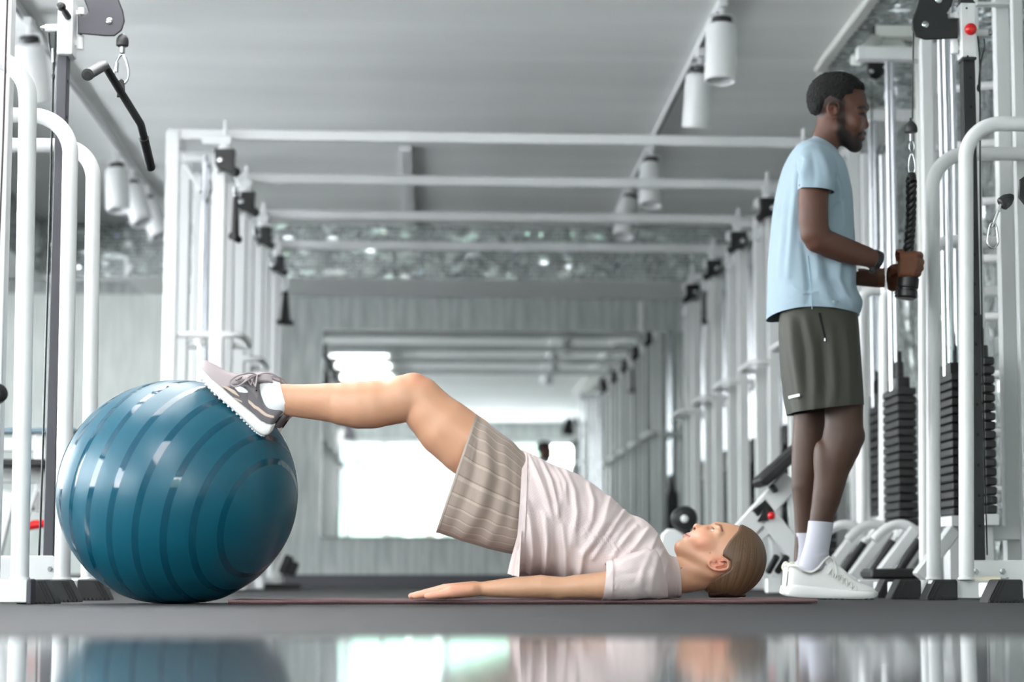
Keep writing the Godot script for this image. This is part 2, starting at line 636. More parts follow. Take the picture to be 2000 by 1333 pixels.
func build_room() -> void:
	var xl := -5.2
	var xr := 2.75
	var db := 17.38
	var df := -2.36
	slab("floor", w(xl - 0.2, -0.12, 2.6), w(xr + 0.2, 0.0, db + 0.2), M.rubber_floor, "dark grey speckled rubber gym floor under the mat and the machines")
	slab("floor", w(xl - 0.2, -0.12, df - 0.2), w(xr + 0.2, -0.001, 2.6), M.polished, "glossy dark polished floor strip mirroring the gym in front of the rubber")
	slab("ceiling", w(xl - 0.2, CEIL, df - 0.2), w(xr + 0.2, CEIL + 0.2, db + 0.2), M.ceiling, "plain light grey painted ceiling over the whole gym")
	slab("wall_back", w(xl - 0.2, 0, db), w(xr + 0.2, CEIL, db + 0.2), M.concrete, "streaked grey concrete end wall that carries the large mirror")
	slab("wall_back", w(xl, 0.1, db - 0.012), w(-1.75, 2.318, db), M.lit_concrete, "stretch of the end wall coloured paler for the window light falling on it")  # same wall; the paler colour stands in for light from the side windows
	var wall_right := slab("wall_right", w(xr, 0, df - 0.2), w(xr + 0.2, CEIL, db), M.concrete, "grey side wall behind the row of machines, clad in mirror strips")
	slab("baseboard_back", w(xl, 0, db - 0.02), w(xr, 0.10, db), M.dark_grey, "dark grey skirting along the foot of the concrete end wall")
	# left wall: piers between three tall windows
	wall_with_windows("wall_left", Vector3(xl, 0, 2.36), Vector3(0, 0, -1), db + 2.36, [Vector2(1.2, 5.2), Vector2(6.2, 10.2), Vector2(11.2, 17.6)], 0.55, 2.6, Vector3(-0.2, 0, 0), 1, "pale side wall with tall daylight windows behind the benches")
	# street front behind the lens
	wall_with_windows("wall_front", Vector3(xl, 0, 2.36), Vector3(1, 0, 0), xr - xl, [Vector2(3.2, 7.6)], 0.70, 2.42, Vector3(0, 0, 0.2), 4, "street front wall with a wide shop window seen in the mirror")
	# mirror on the end wall
	var mt := thing("wall_mirror", "large frameless mirror on the concrete end wall reflecting the bright street windows", "mirror", w(0.7, 0.40, db))
	var x0 := (628.0 - 850.0) * db / FPX
	part(mt, "glass", box_mesh(Vector3((x0 + 2.3) / 2.0 - 0.7, 0.825, 0.012), Vector3(2.3 - x0, 1.65, 0.02), 0.001), M.mirror)
	var b := mb(w(0.7, 0.40, db))
	b.bar(w(x0, 0.392, db - 0.014), w(2.3, 0.392, db - 0.014), 0.016, 0.028, Vector3.UP)
	part(mt, "support_rail", b.mesh(), M.steel)
	# dropped soffit across the end of the room, faced with broken mirror
	var ds := 16.34
	slab("beam_back", w(-2.34, 2.318, ds), w(xr, CEIL, db), M.white_flat, "dropped white soffit across the end wall faced with mirror mosaic")
	slab("beam_back", w(-2.95, 2.318, ds + 0.05), w(-2.34, CEIL, ds + 0.3), M.white_flat, "short stretch of dropped soffit left of the machines, faced with mosaic")
	slab("beam_left", w(xl + 0.6, 2.318, 11.0), w(-2.95, CEIL, ds + 0.2), M.concrete, "long dropped soffit along the window side, edged with mosaic")
	var rng := RandomNumberGenerator.new()
	rng.seed = 11
	var pl := []
	var y := 2.335
	while y < CEIL - 0.01:
		var x := -2.93 + rng.randf() * 0.03
		while x < xr:
			var wd := rng.randf_range(0.5, 1.5)
			var sd := 0.30 if rng.randf() < 0.22 else 0.05
			var bs := Basis.from_euler(Vector3(rng.randfn(0.02, sd), rng.randfn(0, sd), rng.randfn(0, 0.10))).scaled_local(Vector3(wd, 1, 1))
			pl.append(Transform3D(bs, w(x + 0.03 * wd, y, ds - 0.006 + (0.05 if x < -2.36 else 0.0))))
			x += 0.062 * wd
		y += 0.029
	var d := 11.0
	while d < ds:
		var yy := 2.335
		while yy < CEIL - 0.01:
			var wd := rng.randf_range(0.6, 1.5)
			var bs := Basis(Vector3.UP, PI / 2) * Basis.from_euler(Vector3(rng.randfn(0, 0.12), rng.randfn(0, 0.12), rng.randfn(0, 0.08)))
			pl.append(Transform3D(bs.scaled_local(Vector3(wd * 1.4, 1, 1)), w(-2.945, yy, d)))
			yy += 0.029
		d += 0.09
	var bright := []
	var tints := []
	for k in 90:
		var bs := Basis.from_euler(Vector3(rng.randf_range(0.07, 0.125), rng.randfn(0.0, 0.05), rng.randf() * 0.5))
		var xx := rng.randf_range(-2.9, 2.6)
		bright.append(Transform3D(bs, w(xx, rng.randf_range(2.34, 2.70), ds - 0.014 + (0.05 if xx < -2.3 else 0.0))))
		tints.append([Color(0.9, 0.92, 0.9), Color(0.55, 0.58, 0.57), Color(0.35, 0.37, 0.37), Color(0.95, 0.72, 0.35), Color(0.5, 0.55, 0.85), Color(0.6, 0.62, 0.6)][k % 6 if k % 3 else 1])  # chips added for sparkle; the tints paint coloured glints into them
	mirror_tiles("mirror_chips", "tiny mirror chips added to the soffit mosaic, tilted and tinted to sparkle", bright, Vector3(0.020, 0.018, 0.004), M.glint, tints)
	mirror_tiles("mirror_mosaic", "strip of small broken mirror tiles glinting along the dropped soffit under the ceiling", pl, Vector3(0.058, 0.026, 0.006), M.mirror_tile)
	# thin slanted panel under the ceiling above the right-hand machines, with mirror strips on its underside
	var poly := PackedVector2Array([Vector2(1.957, -4.2), Vector2(1.957, -10.9), Vector2(2.42, -11.73), Vector2(2.74, -12.3), Vector2(2.74, -4.2)])
	var sb := mb()
	sb.plate(poly, Vector3(0, 2.705, 0), Basis(Vector3.RIGHT, Vector3.BACK, Vector3.DOWN), 0.05, 0.003)
	struct("beam_right", sb.mesh(), M.offwhite, "thin pale slanted ceiling panel over the machine side with mosaic underneath")
	var eb := mb()
	for k in 2:
		eb.bar(Vector3(poly[k].x, 2.675, poly[k].y), Vector3(poly[k + 1].x, 2.675, poly[k + 1].y), 0.05, 0.03, Vector3.RIGHT if k == 0 else Vector3.UP)
	struct("trim_1", eb.mesh(), M.offwhite, "pale edging strip around the slanted soffit")
	pl = []
	d = 8.0
	while d < 12.2:
		var x := 2.0 + rng.randf() * 0.02
		while x < 2.72:
			if Geometry2D.is_point_in_polygon(Vector2(x, -d), poly) and Geometry2D.is_point_in_polygon(Vector2(x - 0.03, -d - 0.06), poly):
				var bs := Basis(Vector3.UP, rng.randfn(0.5, 0.05)) * Basis(Vector3.RIGHT, PI / 2 + rng.randfn(0, 0.06)) * Basis(Vector3.UP, rng.randfn(0, 0.06))
				pl.append(Transform3D(bs.scaled_local(Vector3(1, rng.randf_range(0.5, 1.6), 1)), w(x, 2.676, d)))
			x += 0.045
		d += 0.085
	# the same strips upright on the right wall: the ones that show largest are pieces of their own
	var sliver := box_mesh(Vector3.ZERO, Vector3(0.038, 0.078, 0.005), 0.001)
	var single := 0
	d = 7.0
	while d < db:
		var yy := 0.12 + rng.randf() * 0.05
		while yy < 2.7:
			var hh := rng.randf_range(0.4, 1.5)
			var bs := Basis(Vector3.UP, -PI / 2) * Basis.from_euler(Vector3(rng.randfn(0, 0.10), rng.randfn(0, 0.16), rng.randfn(0, 0.04)))
			var tf := Transform3D(bs.scaled_local(Vector3(1, hh, 1)), w(xr - 0.006 - rng.randf() * 0.006, yy + 0.05 * hh, d + rng.randfn(0, 0.004)))
			if d > 10.17 and d < 10.83 and single < 300:
				single += 1
				part(wall_right, "mirror_sliver", sliver, M.mirror_tile).transform = tf
			else:
				pl.append(tf)
			yy += 0.082 * hh + 0.006
		d += 0.05
	mirror_tiles("mirror_strips", "upright slivers of broken mirror covering the side wall and slanted soffit behind the machines", pl, Vector3(0.038, 0.078, 0.005), M.mirror_tile)
	# pale conduit and joints on the ceiling and end wall
	slab("trim_2", w(-0.235, CEIL - 0.03, 13.3), w(-0.165, CEIL, ds), M.white, "flat pale conduit strip running along the ceiling")
	slab("trim_3", w(1.62, 0.1, db - 0.012), w(1.66, 2.3, db), M.offwhite, "thin vertical joint strip on the concrete end wall")

func wall_with_windows(called: String, o: Vector3, along: Vector3, length: float, gaps: Array, y0: float, y1: float, thick: Vector3, bays: int, label: String) -> void:
	var t := Node3D.new()
	t.name = called
	t.set_meta("kind", "structure")
	t.set_meta("label", label)
	t.set_meta("category", "wall")
	add_child(t)
	var b := mb()
	var seg := func(a: float, c: float, lo: float, hi: float) -> void:
		var p := o + along * a + Vector3(0, lo, 0)
		var q := o + along * c + Vector3(0, hi, 0) + thick
		b.box((p + q) / 2.0, ((q - p) / 2.0).abs(), Basis.IDENTITY, 0.002)
	var s := 0.0
	for g in gaps:
		seg.call(s, g.x, 0.0, CEIL)
		seg.call(g.x, g.y, 0.0, y0)
		seg.call(g.x, g.y, y1, CEIL)
		s = g.y
	seg.call(s, length, 0.0, CEIL)
	part(t, "masonry", b.mesh(), M.concrete)
	for i in gaps.size():
		var g: Vector2 = gaps[i]
		var wn := Node3D.new()
		wn.name = numbered("window_%d" % (taken.get("window_count", 0) + 1))
		taken["window_count"] = taken.get("window_count", 0) + 1
		wn.set_meta("kind", "structure")
		wn.set_meta("category", "window")
		wn.set_meta("label", "white framed window number %d letting daylight into the gym" % taken["window_count"])
		add_child(wn)
		var f := mb()
		var mid := o + thick / 2.0
		var side := thick.normalized()
		for k in bays + 1:
			var a := lerpf(g.x + 0.04, g.y - 0.04, float(k) / bays)
			f.bar(mid + along * a + Vector3(0, y0, 0), mid + along * a + Vector3(0, y1, 0), 0.08, 0.08, side)
		for yy in [y0 + 0.04, y1 - 0.04]:
			f.bar(mid + along * g.x + Vector3(0, yy, 0), mid + along * g.y + Vector3(0, yy, 0), 0.08, 0.08, side)
		part(wn, "frame", f.mesh(), M.white)
		for k in bays:
			var a0 := lerpf(g.x, g.y, float(k) / bays) + 0.04
			var a1 := lerpf(g.x, g.y, float(k + 1) / bays) - 0.04
			var pc := mb()
			var c := mid + along * ((a0 + a1) / 2.0) + Vector3(0, (y0 + y1) / 2.0, 0)
			pc.box(c, (along * ((a1 - a0) / 2.0)).abs() + Vector3(0, (y1 - y0) / 2.0 - 0.08, 0) + side.abs() * 0.003, Basis.IDENTITY, 0.001)
			part(wn, "pane", pc.mesh(), M.glass)

func build_outside() -> void:
	slab("pavement", Vector3(-30, -0.3, 2.6), Vector3(30, -0.1, 40), mat(Color(0.87, 0.87, 0.88), 0.9), "pale street pavement outside the shop window")
	slab("pavement", Vector3(-30, -0.3, -30), Vector3(-5.45, -0.1, 2.6), mat(Color(0.87, 0.87, 0.88), 0.9), "pale yard outside the side windows")
	var t := thing("street_building", "pale green building across the street seen in the mirror", "building", Vector3(-2.0, -0.1, 14.0))
	part(t, "wall", box_mesh(Vector3(0, 2.2, 0.5), Vector3(9, 4.4, 1.0)), mat(Color(0.44, 0.56, 0.48), 0.8))
	for k in 3:
		var x := -3.0 + k * 2.6
		part(t, "window", box_mesh(Vector3(x, 2.6, -0.03), Vector3(1.3, 1.6, 0.06)), mat(Color(0.36, 0.44, 0.44), 0.2))
	part(t, "cornice", box_mesh(Vector3(0, 4.4, 0.3), Vector3(9.2, 0.25, 1.2)), M.white)
	var s := thing("shop_board", "small orange and yellow shop board across the street seen in the mirror", "sign", Vector3(-0.25, -0.1, 11.0))
	part(s, "board", box_mesh(Vector3(0, 2.4, 0), Vector3(0.78, 0.30, 0.08)), mat(Color(0.66, 0.53, 0.26), 0.6))
	part(s, "band", box_mesh(Vector3(0.22, 2.38, -0.045), Vector3(0.30, 0.16, 0.02)), mat(Color(0.62, 0.32, 0.22), 0.6))
	part(s, "post", box_mesh(Vector3(-0.3, 1.13, 0.05), Vector3(0.06, 2.26, 0.06)), M.white)
	part(s, "post", box_mesh(Vector3(0.3, 1.13, 0.05), Vector3(0.06, 2.26, 0.06)), M.white)
	var lm := mat(Color(0.35, 0.46, 0.30), 0.7)
	var rng := RandomNumberGenerator.new()
	rng.seed = 4
	var spots := [Vector3(0.4, -0.1, 5.2), Vector3(-0.55, -0.1, 6.0), Vector3(-1.9, -0.1, 5.0)]
	var names := ["small leafy shrub in the street beside the shop board post", "tall leafy shrub in the street before the green building", "low leafy shrub at the left mullion of the street window"]
	for k in 3:
		var b := thing("street_shrub", names[k], "shrub", spots[k], "shrubs outside the street window")
		var f := mb()
		for i in 260:
			var a := rng.randf() * TAU
			var rr := sqrt(rng.randf()) * 0.38
			var h := rng.randf_range(0.1, 0.95 - k * 0.12)
			var c := Vector3(cos(a) * rr, h, sin(a) * rr)
			var bs := Basis.from_euler(Vector3(rng.randf() * TAU, rng.randf() * TAU, 0))
			f.box(c, Vector3(0.045, 0.004, 0.02), bs, 0.001)
		part(b, "foliage", f.mesh(), lm)
		var st := mb()
		for i in 5:
			st.tube(path([Vector3(0, 0, 0), Vector3(rng.randfn(0, 0.12), 0.4, rng.randfn(0, 0.12)), Vector3(rng.randfn(0, 0.2), 0.75, rng.randfn(0, 0.2))]), 0.008, 6)
		part(b, "stem", st.mesh(), mat(Color(0.35, 0.28, 0.2), 0.8))

# ------------------------------------------------------------------ cable stations along both sides
# one tower of a cable station; local x = s * distance towards the aisle, z towards the lens
func tower_parts(t: Node3D, x0: float, s: float, seed_: int, plates_top := 0.80) -> void:
	var X := func(a: float, y: float, z: float) -> Vector3: return Vector3(x0 + s * a, y, z)
	for z in [0.0, -0.5]:
		for a in [0.0, 0.235]:
			var b := mb()
			var top := 2.33 if a == 0.0 else 2.22
			b.bar(X.call(a, 0.07, z), X.call(a, top, z), 0.066 if a == 0.0 else 0.06, 0.066, Vector3.BACK, 0.006)
			part(t, "post", b.mesh(), M.white)
	var f := mb()
	f.bar(X.call(-0.05, 0.04, 0.0), X.call(0.30, 0.04, 0.0), 0.07, 0.07, Vector3.BACK, 0.006)
	f.bar(X.call(-0.05, 0.04, -0.5), X.call(0.30, 0.04, -0.5), 0.07, 0.07, Vector3.BACK, 0.006)
	f.bar(X.call(0.12, 0.05, 0.0), X.call(0.12, 0.05, -0.5), 0.10, 0.06, Vector3.RIGHT, 0.006)
	part(t, "base_frame", f.mesh(), M.white)
	var g := mb()
	g.bar(X.call(0.0, 2.29, 0.0), X.call(0.0, 2.29, -0.5), 0.06, 0.06, Vector3.RIGHT, 0.006)
	g.bar(X.call(0.235, 2.19, 0.0), X.call(0.235, 2.19, -0.5), 0.06, 0.06, Vector3.RIGHT, 0.006)
	g.bar(X.call(0.02, 2.25, -0.25), X.call(0.30, 2.25, -0.25), 0.07, 0.06, Vector3.BACK, 0.006)
	g.bar(X.call(0.06, 2.16, -0.02), X.call(0.14, 2.02, -0.02), 0.075, 0.02, Vector3.BACK, 0.004)
	part(t, "top_frame", g.mesh(), M.white)
	for z in [-0.16, -0.34]:
		var b := mb()
		b.tube(path([X.call(0.14, 0.06, z), X.call(0.14, 2.24, z)]), 0.0135, 10)
		part(t, "guide_rod", b.mesh(), M.chrome)
	# weight stack: one grooved block of plates
	var st := mb()
	var n := 14
	var step := (plates_top - 0.12) / n
	for k in n:
		st.box(X.call(0.14, 0.12 + step * (k + 0.5), -0.25), Vector3(0.05, step * 0.46, 0.15), Basis.IDENTITY, 0.004)
	part(t, "weight_stack", st.mesh(), M.plate_edge)
	var fk := mb()
	for z in [-0.16, -0.34]:
		fk.lathe(X.call(0.14, plates_top, z), Vector3.UP, [Vector2(0.028, 0), Vector2(0.028, 0.03), Vector2(0.02, 0.12), Vector2(0.02, 0.15)], 10)
	fk.box(X.call(0.14, plates_top + 0.02, -0.25), Vector3(0.03, 0.018, 0.12))
	part(t, "stack_bushing", fk.mesh(), M.black)
	# rail around the stack at chest height
	var rl := mb()
	rl.tube(rounded([X.call(0.0, 1.29, 0.0), X.call(0.36, 1.29, 0.02), X.call(0.36, 1.29, -0.52), X.call(0.0, 1.29, -0.5)], 0.07, 6), 0.018, 10)
	rl.lathe(X.call(0.14, 1.255, -0.16), Vector3.UP, [Vector2(0.03, 0), Vector2(0.03, 0.06)], 10)
	part(t, "guard_rail", rl.mesh(), M.white)
	# pulley block under the top arm
	var arm := mb()
	arm.bar(X.call(0.15, 2.275, 0.06), X.call(0.30, 2.275, 0.06), 0.05, 0.05, Vector3.BACK, 0.005)
	arm.lathe(X.call(0.267, 2.22, 0.06), Vector3.UP, [Vector2(0.035, 0), Vector2(0.025, 0.05), Vector2(0.012, 0.06), Vector2(0.012, 0.16)], 10)
	part(t, "pulley_arm", arm.mesh(), M.white)
	var ph := mb()
	var poly := PackedVector2Array([Vector2(-0.05, 0.0), Vector2(0.05, 0.0), Vector2(0.046, -0.06), Vector2(0.055, -0.11), Vector2(0.03, -0.125), Vector2(0.0, -0.105), Vector2(-0.03, -0.10), Vector2(-0.05, -0.075)])
	if s < 0:
		for k in poly.size():
			poly[k].x = -poly[k].x
	for z in [0.10, 0.05]:
		ph.plate(poly, X.call(0.267, 2.225, z), Basis.IDENTITY, 0.012)
	ph.lathe(X.call(0.262, 2.17, 0.06), Vector3.BACK, [Vector2(0.04, 0), Vector2(0.034, 0.016), Vector2(0.04, 0.033)], 14)
	var pm := part(t, "pulley_housing", ph.mesh(), M.black)
	var bo := mb()
	bo.lathe(X.call(0.245, 2.165, 0.106), Vector3.BACK, [Vector2(0.016, 0), Vector2(0.016, 0.006), Vector2(0.008, 0.01)], 10)
	part(pm, "bolt", bo.mesh(), M.steel)
	var cb := mb()
	cb.tube(path([X.call(0.245, 2.13, 0.07), X.call(0.14, 2.0, -0.25), X.call(0.14, plates_top + 0.05, -0.25)]), 0.004, 6)
	part(t, "cable", cb.mesh(), M.cable)
	var sb := mb()
	sb.ellipsoid(X.call(0.322, 2.11, 0.075), Vector3(0.024, 0.026, 0.024), Basis.IDENTITY, 8, 12)
	part(t, "stop_ball", sb.mesh(), M.black)
	carabiner(t, X.call(0.325, 2.085, 0.075), X.call(0.33, 1.975, 0.075))

func carabiner(t: Node3D, a: Vector3, b: Vector3, size := 1.0) -> void:
	# a short link and a pear-shaped snap hook between a (top) and b (bottom)
	var c := mb()
	var dir := (b - a).normalized()
	var len := a.distance_to(b)
	var side := dir.cross(Vector3.BACK).normalized()
	c.lathe(a, dir, [Vector2(0.007 * size, 0), Vector2(0.007 * size, len * 0.16)], 8)
	var pts := PackedVector3Array()
	for k in 16:
		var q := TAU * k / 16.0
		var y := len * (0.60 - 0.40 * cos(q))
		var x := (0.009 + 0.008 * (0.5 - 0.5 * cos(q))) * sin(q) * size * (1.3 if absf(sin(q)) > 0.3 else 1.0)
		pts.append(a + dir * y + side * x)
	c.tube(pts, 0.0032 * size, 8, false, PackedFloat32Array(), true)
	c.lathe(a + dir * (len * 0.42) + side * 0.012 * size, dir, [Vector2(0.0052 * size, 0), Vector2(0.0052 * size, len * 0.25)], 8)
	part(t, "carabiner", c.mesh(), M.steel)

func build_stations() -> void:
	var words := ["first of four, uprights nearest the ball", "second in the row of four", "third in the row of four", "last of four, nearest the end wall"]
	var src: Node3D = null
	for k in 4:
		var d := 11.0 + 1.22 * k
		var label: String = "white cable crossover frame with overhead bar, " + words[k]
		if src == null:
			src = thing("cable_crossover", label, "cable machine", w(0.4, 0, d), "cable crossover frames spanning the aisle")
			tower_parts(src, -1.342 - 0.4, 1.0, 3)
			tower_parts(src, 2.147 - 0.4, -1.0, 4)
			var b := mb()
			b.bar(Vector3(-1.37 - 0.4, 2.315, 0), Vector3(2.18 - 0.4, 2.315, 0), 0.045, 0.055, Vector3.BACK, 0.006)
			part(src, "overhead_bar", b.mesh(), M.white)
		else:
			dup(src, label, w(0, 0, 1.22 * k))
	# single towers on the right, before and after the frames
	var t := thing("cable_tower", "white single cable tower in the corner beside the mirror", "cable machine", w(2.147, 0, 15.9), "single cable towers on the machine side")
	tower_parts(t, 0.0, -1.0, 5)
	for q in [["white single cable tower seen only in the mirror, deeper in the room", 0.25, -12.6], ["white single cable tower seen only in the mirror, beside the street window", 0.25, -14.4]]:
		dup(t, q[0], w(q[1], 0, q[2]))
	# handles hanging from the pulleys
	var h := strap_handle("black strap handle hanging on the first crossover frame above the ball", w(-1.342 + 0.325, 1.985, 10.925))
	h.rotation.y = 1.35
	dup(h, "black strap handle hanging on the last crossover frame at the end wall", w(0.0, -0.0, 14.585) - w(0, 0, 10.925)).rotation.y = 0.5
	dup(h, "black strap handle hanging at the mirror-side frame left of the man", w(1.817 + 1.012, 0.03, 14.585) - w(0, 0, 10.925))

func strap_handle(label: String, p: Vector3) -> Node3D:
	var t := thing("strap_handle", label, "handle", p, "strap handles on the pulleys")
	var b := mb()
	var rows := []
	for k in 9:
		var y := -0.20 * k / 8.0
		var hw := lerpf(0.012, 0.036, pow(k / 8.0, 0.8))
		rows.append(PackedVector3Array([Vector3(-hw, y, 0.010), Vector3(-hw + 0.012, y, 0.014), Vector3(hw - 0.012, y, 0.014), Vector3(hw, y, 0.010), Vector3(hw, y, -0.010), Vector3(-hw, y, -0.010)]))
	b.sheet(rows, true, true, true)
	part(t, "strap", b.mesh(), M.black)
	var g := mb()
	g.lathe(Vector3(-0.055, -0.21, 0), Vector3.RIGHT, [Vector2(0.020, 0), Vector2(0.017, 0.02), Vector2(0.019, 0.06), Vector2(0.017, 0.09), Vector2(0.020, 0.11)], 14)
	part(t, "grip", g.mesh(), M.rubber)
	return t

# ------------------------------------------------------------------ bent tube frames in front
func foot_cap(t: Node3D, p: Vector3, s: float, big := 1.0) -> void:
	# black ribbed rubber foot that caps the end of a base tube; slopes away on side s
	var b := mb()
	var poly := PackedVector2Array([Vector2(-0.045 * s, 0), Vector2(0.058 * s, 0), Vector2(0.058 * s, 0.006), Vector2(0.030 * s, 0.062), Vector2(0.024 * s, 0.066), Vector2(-0.040 * s, 0.066), Vector2(-0.045 * s, 0.060)])
	for k in poly.size():
		poly[k] *= big
	b.plate(poly, p, Basis.IDENTITY, 0.10 * big, 0.004)
	for k in 3:
		b.bar(p + Vector3(s * (0.055 - 0.009 * k), 0.007, 0.0505) * Vector3(big, big, big), p + Vector3(s * (0.027 - 0.009 * k), 0.061, 0.0505) * Vector3(big, big, big), 0.0035, 0.004, Vector3.RIGHT, 0.001)
	for k in 8:
		b.box(p + Vector3(s * (-0.036 + 0.0125 * k) * big, 0.004, 0.052 * big), Vector3(0.0035, 0.004, 0.003) * big, Basis.IDENTITY, 0.001)
	part(t, "rubber_foot", b.mesh(), M.rubber)

func bent_rail(label: String, top_px: Vector2, bot_px: Vector2, d: float, out: float, corner: float, y_top_px: float) -> Node3D:
	var a := at(bot_px.x, bot_px.y, d)
	var c := at(top_px.x, y_top_px, d)
	a.y = 0.066 if d < 7.5 else 0.0
	var t := thing("guard_rail", label, "machine rail", Vector3(a.x, 0, a.z), "bent white tube rails on the machines")
	var b := mb(t.position)
	b.tube(rounded([a, c, c + Vector3(out, 0.0, 0.0), Vector3(a.x + out, a.y, a.z)], corner, 14), 0.0245, 20)
	part(t, "tube", b.mesh(), M.white)
	var e := mb(t.position)
	for p in [a, Vector3(a.x + out, a.y, a.z)]:
		e.lathe(p, Vector3.UP, [Vector2(0.0275, 0), Vector2(0.0275, 0.004), Vector2(0.0255, 0.007)], 18)
	part(t, "weld_collar", e.mesh(), M.white)
	return t

func build_handrails() -> void:
	bent_rail("nearest of three bent white tube rails left of the blue ball", Vector2(56, 0), Vector2(38, 1150), 5.95, -0.62, 0.11, 116)
	bent_rail("middle of three bent white tube rails, half behind the dark upright", Vector2(139, 0), Vector2(121, 1150), 6.8, -0.62, 0.12, 227)
	bent_rail("farthest and shortest of three bent white tube rails left of the ball", Vector2(183, 0), Vector2(172, 1150), 7.25, -0.62, 0.11, 286)
	bent_rail("nearest bent white tube rail right of the standing man", Vector2(1886, 0), Vector2(1888, 1155), 6.95, 0.62, 0.12, 241)
	bent_rail("bent white tube rail just behind the nearest one right of the man", Vector2(1821, 0), Vector2(1824, 1150), 7.35, 0.62, 0.13, 299)
	bent_rail("third bent white rail right of the man, level with his hands", Vector2(1806, 0), Vector2(1808, 1120), 7.76, 0.62, 0.10, 472)
	bent_rail("lowest bent white rail right of the man, level with his waist", Vector2(1683, 0), Vector2(1684, 1100), 9.97, 0.70, 0.06, 567)
	bent_rail("straight-cornered white rail post behind the black rope's stopper", Vector2(1727, 0), Vector2(1727, 1100), 9.4, 0.72, 0.05, 568)

func pulley_plate_poly(pts: Array, ref: Vector2, scale: float) -> PackedVector2Array:
	var o := PackedVector2Array()
	for p in pts:
		o.append(Vector2(p.x - ref.x, ref.y - p.y) / scale)
	return o

func px_plate(b: MB, pts: Array, d: float, thick: float, bevel := 0.004) -> void:
	# a plate that stands across the view at distance d with the outline of the listed corners
	var v := PackedVector2Array()
	for p in pts:
		var q := at(p.x, p.y, d)
		v.append(Vector2(q.x, q.y))
	b.plate(v, Vector3(0, 0, -d), Basis.IDENTITY, thick, bevel)

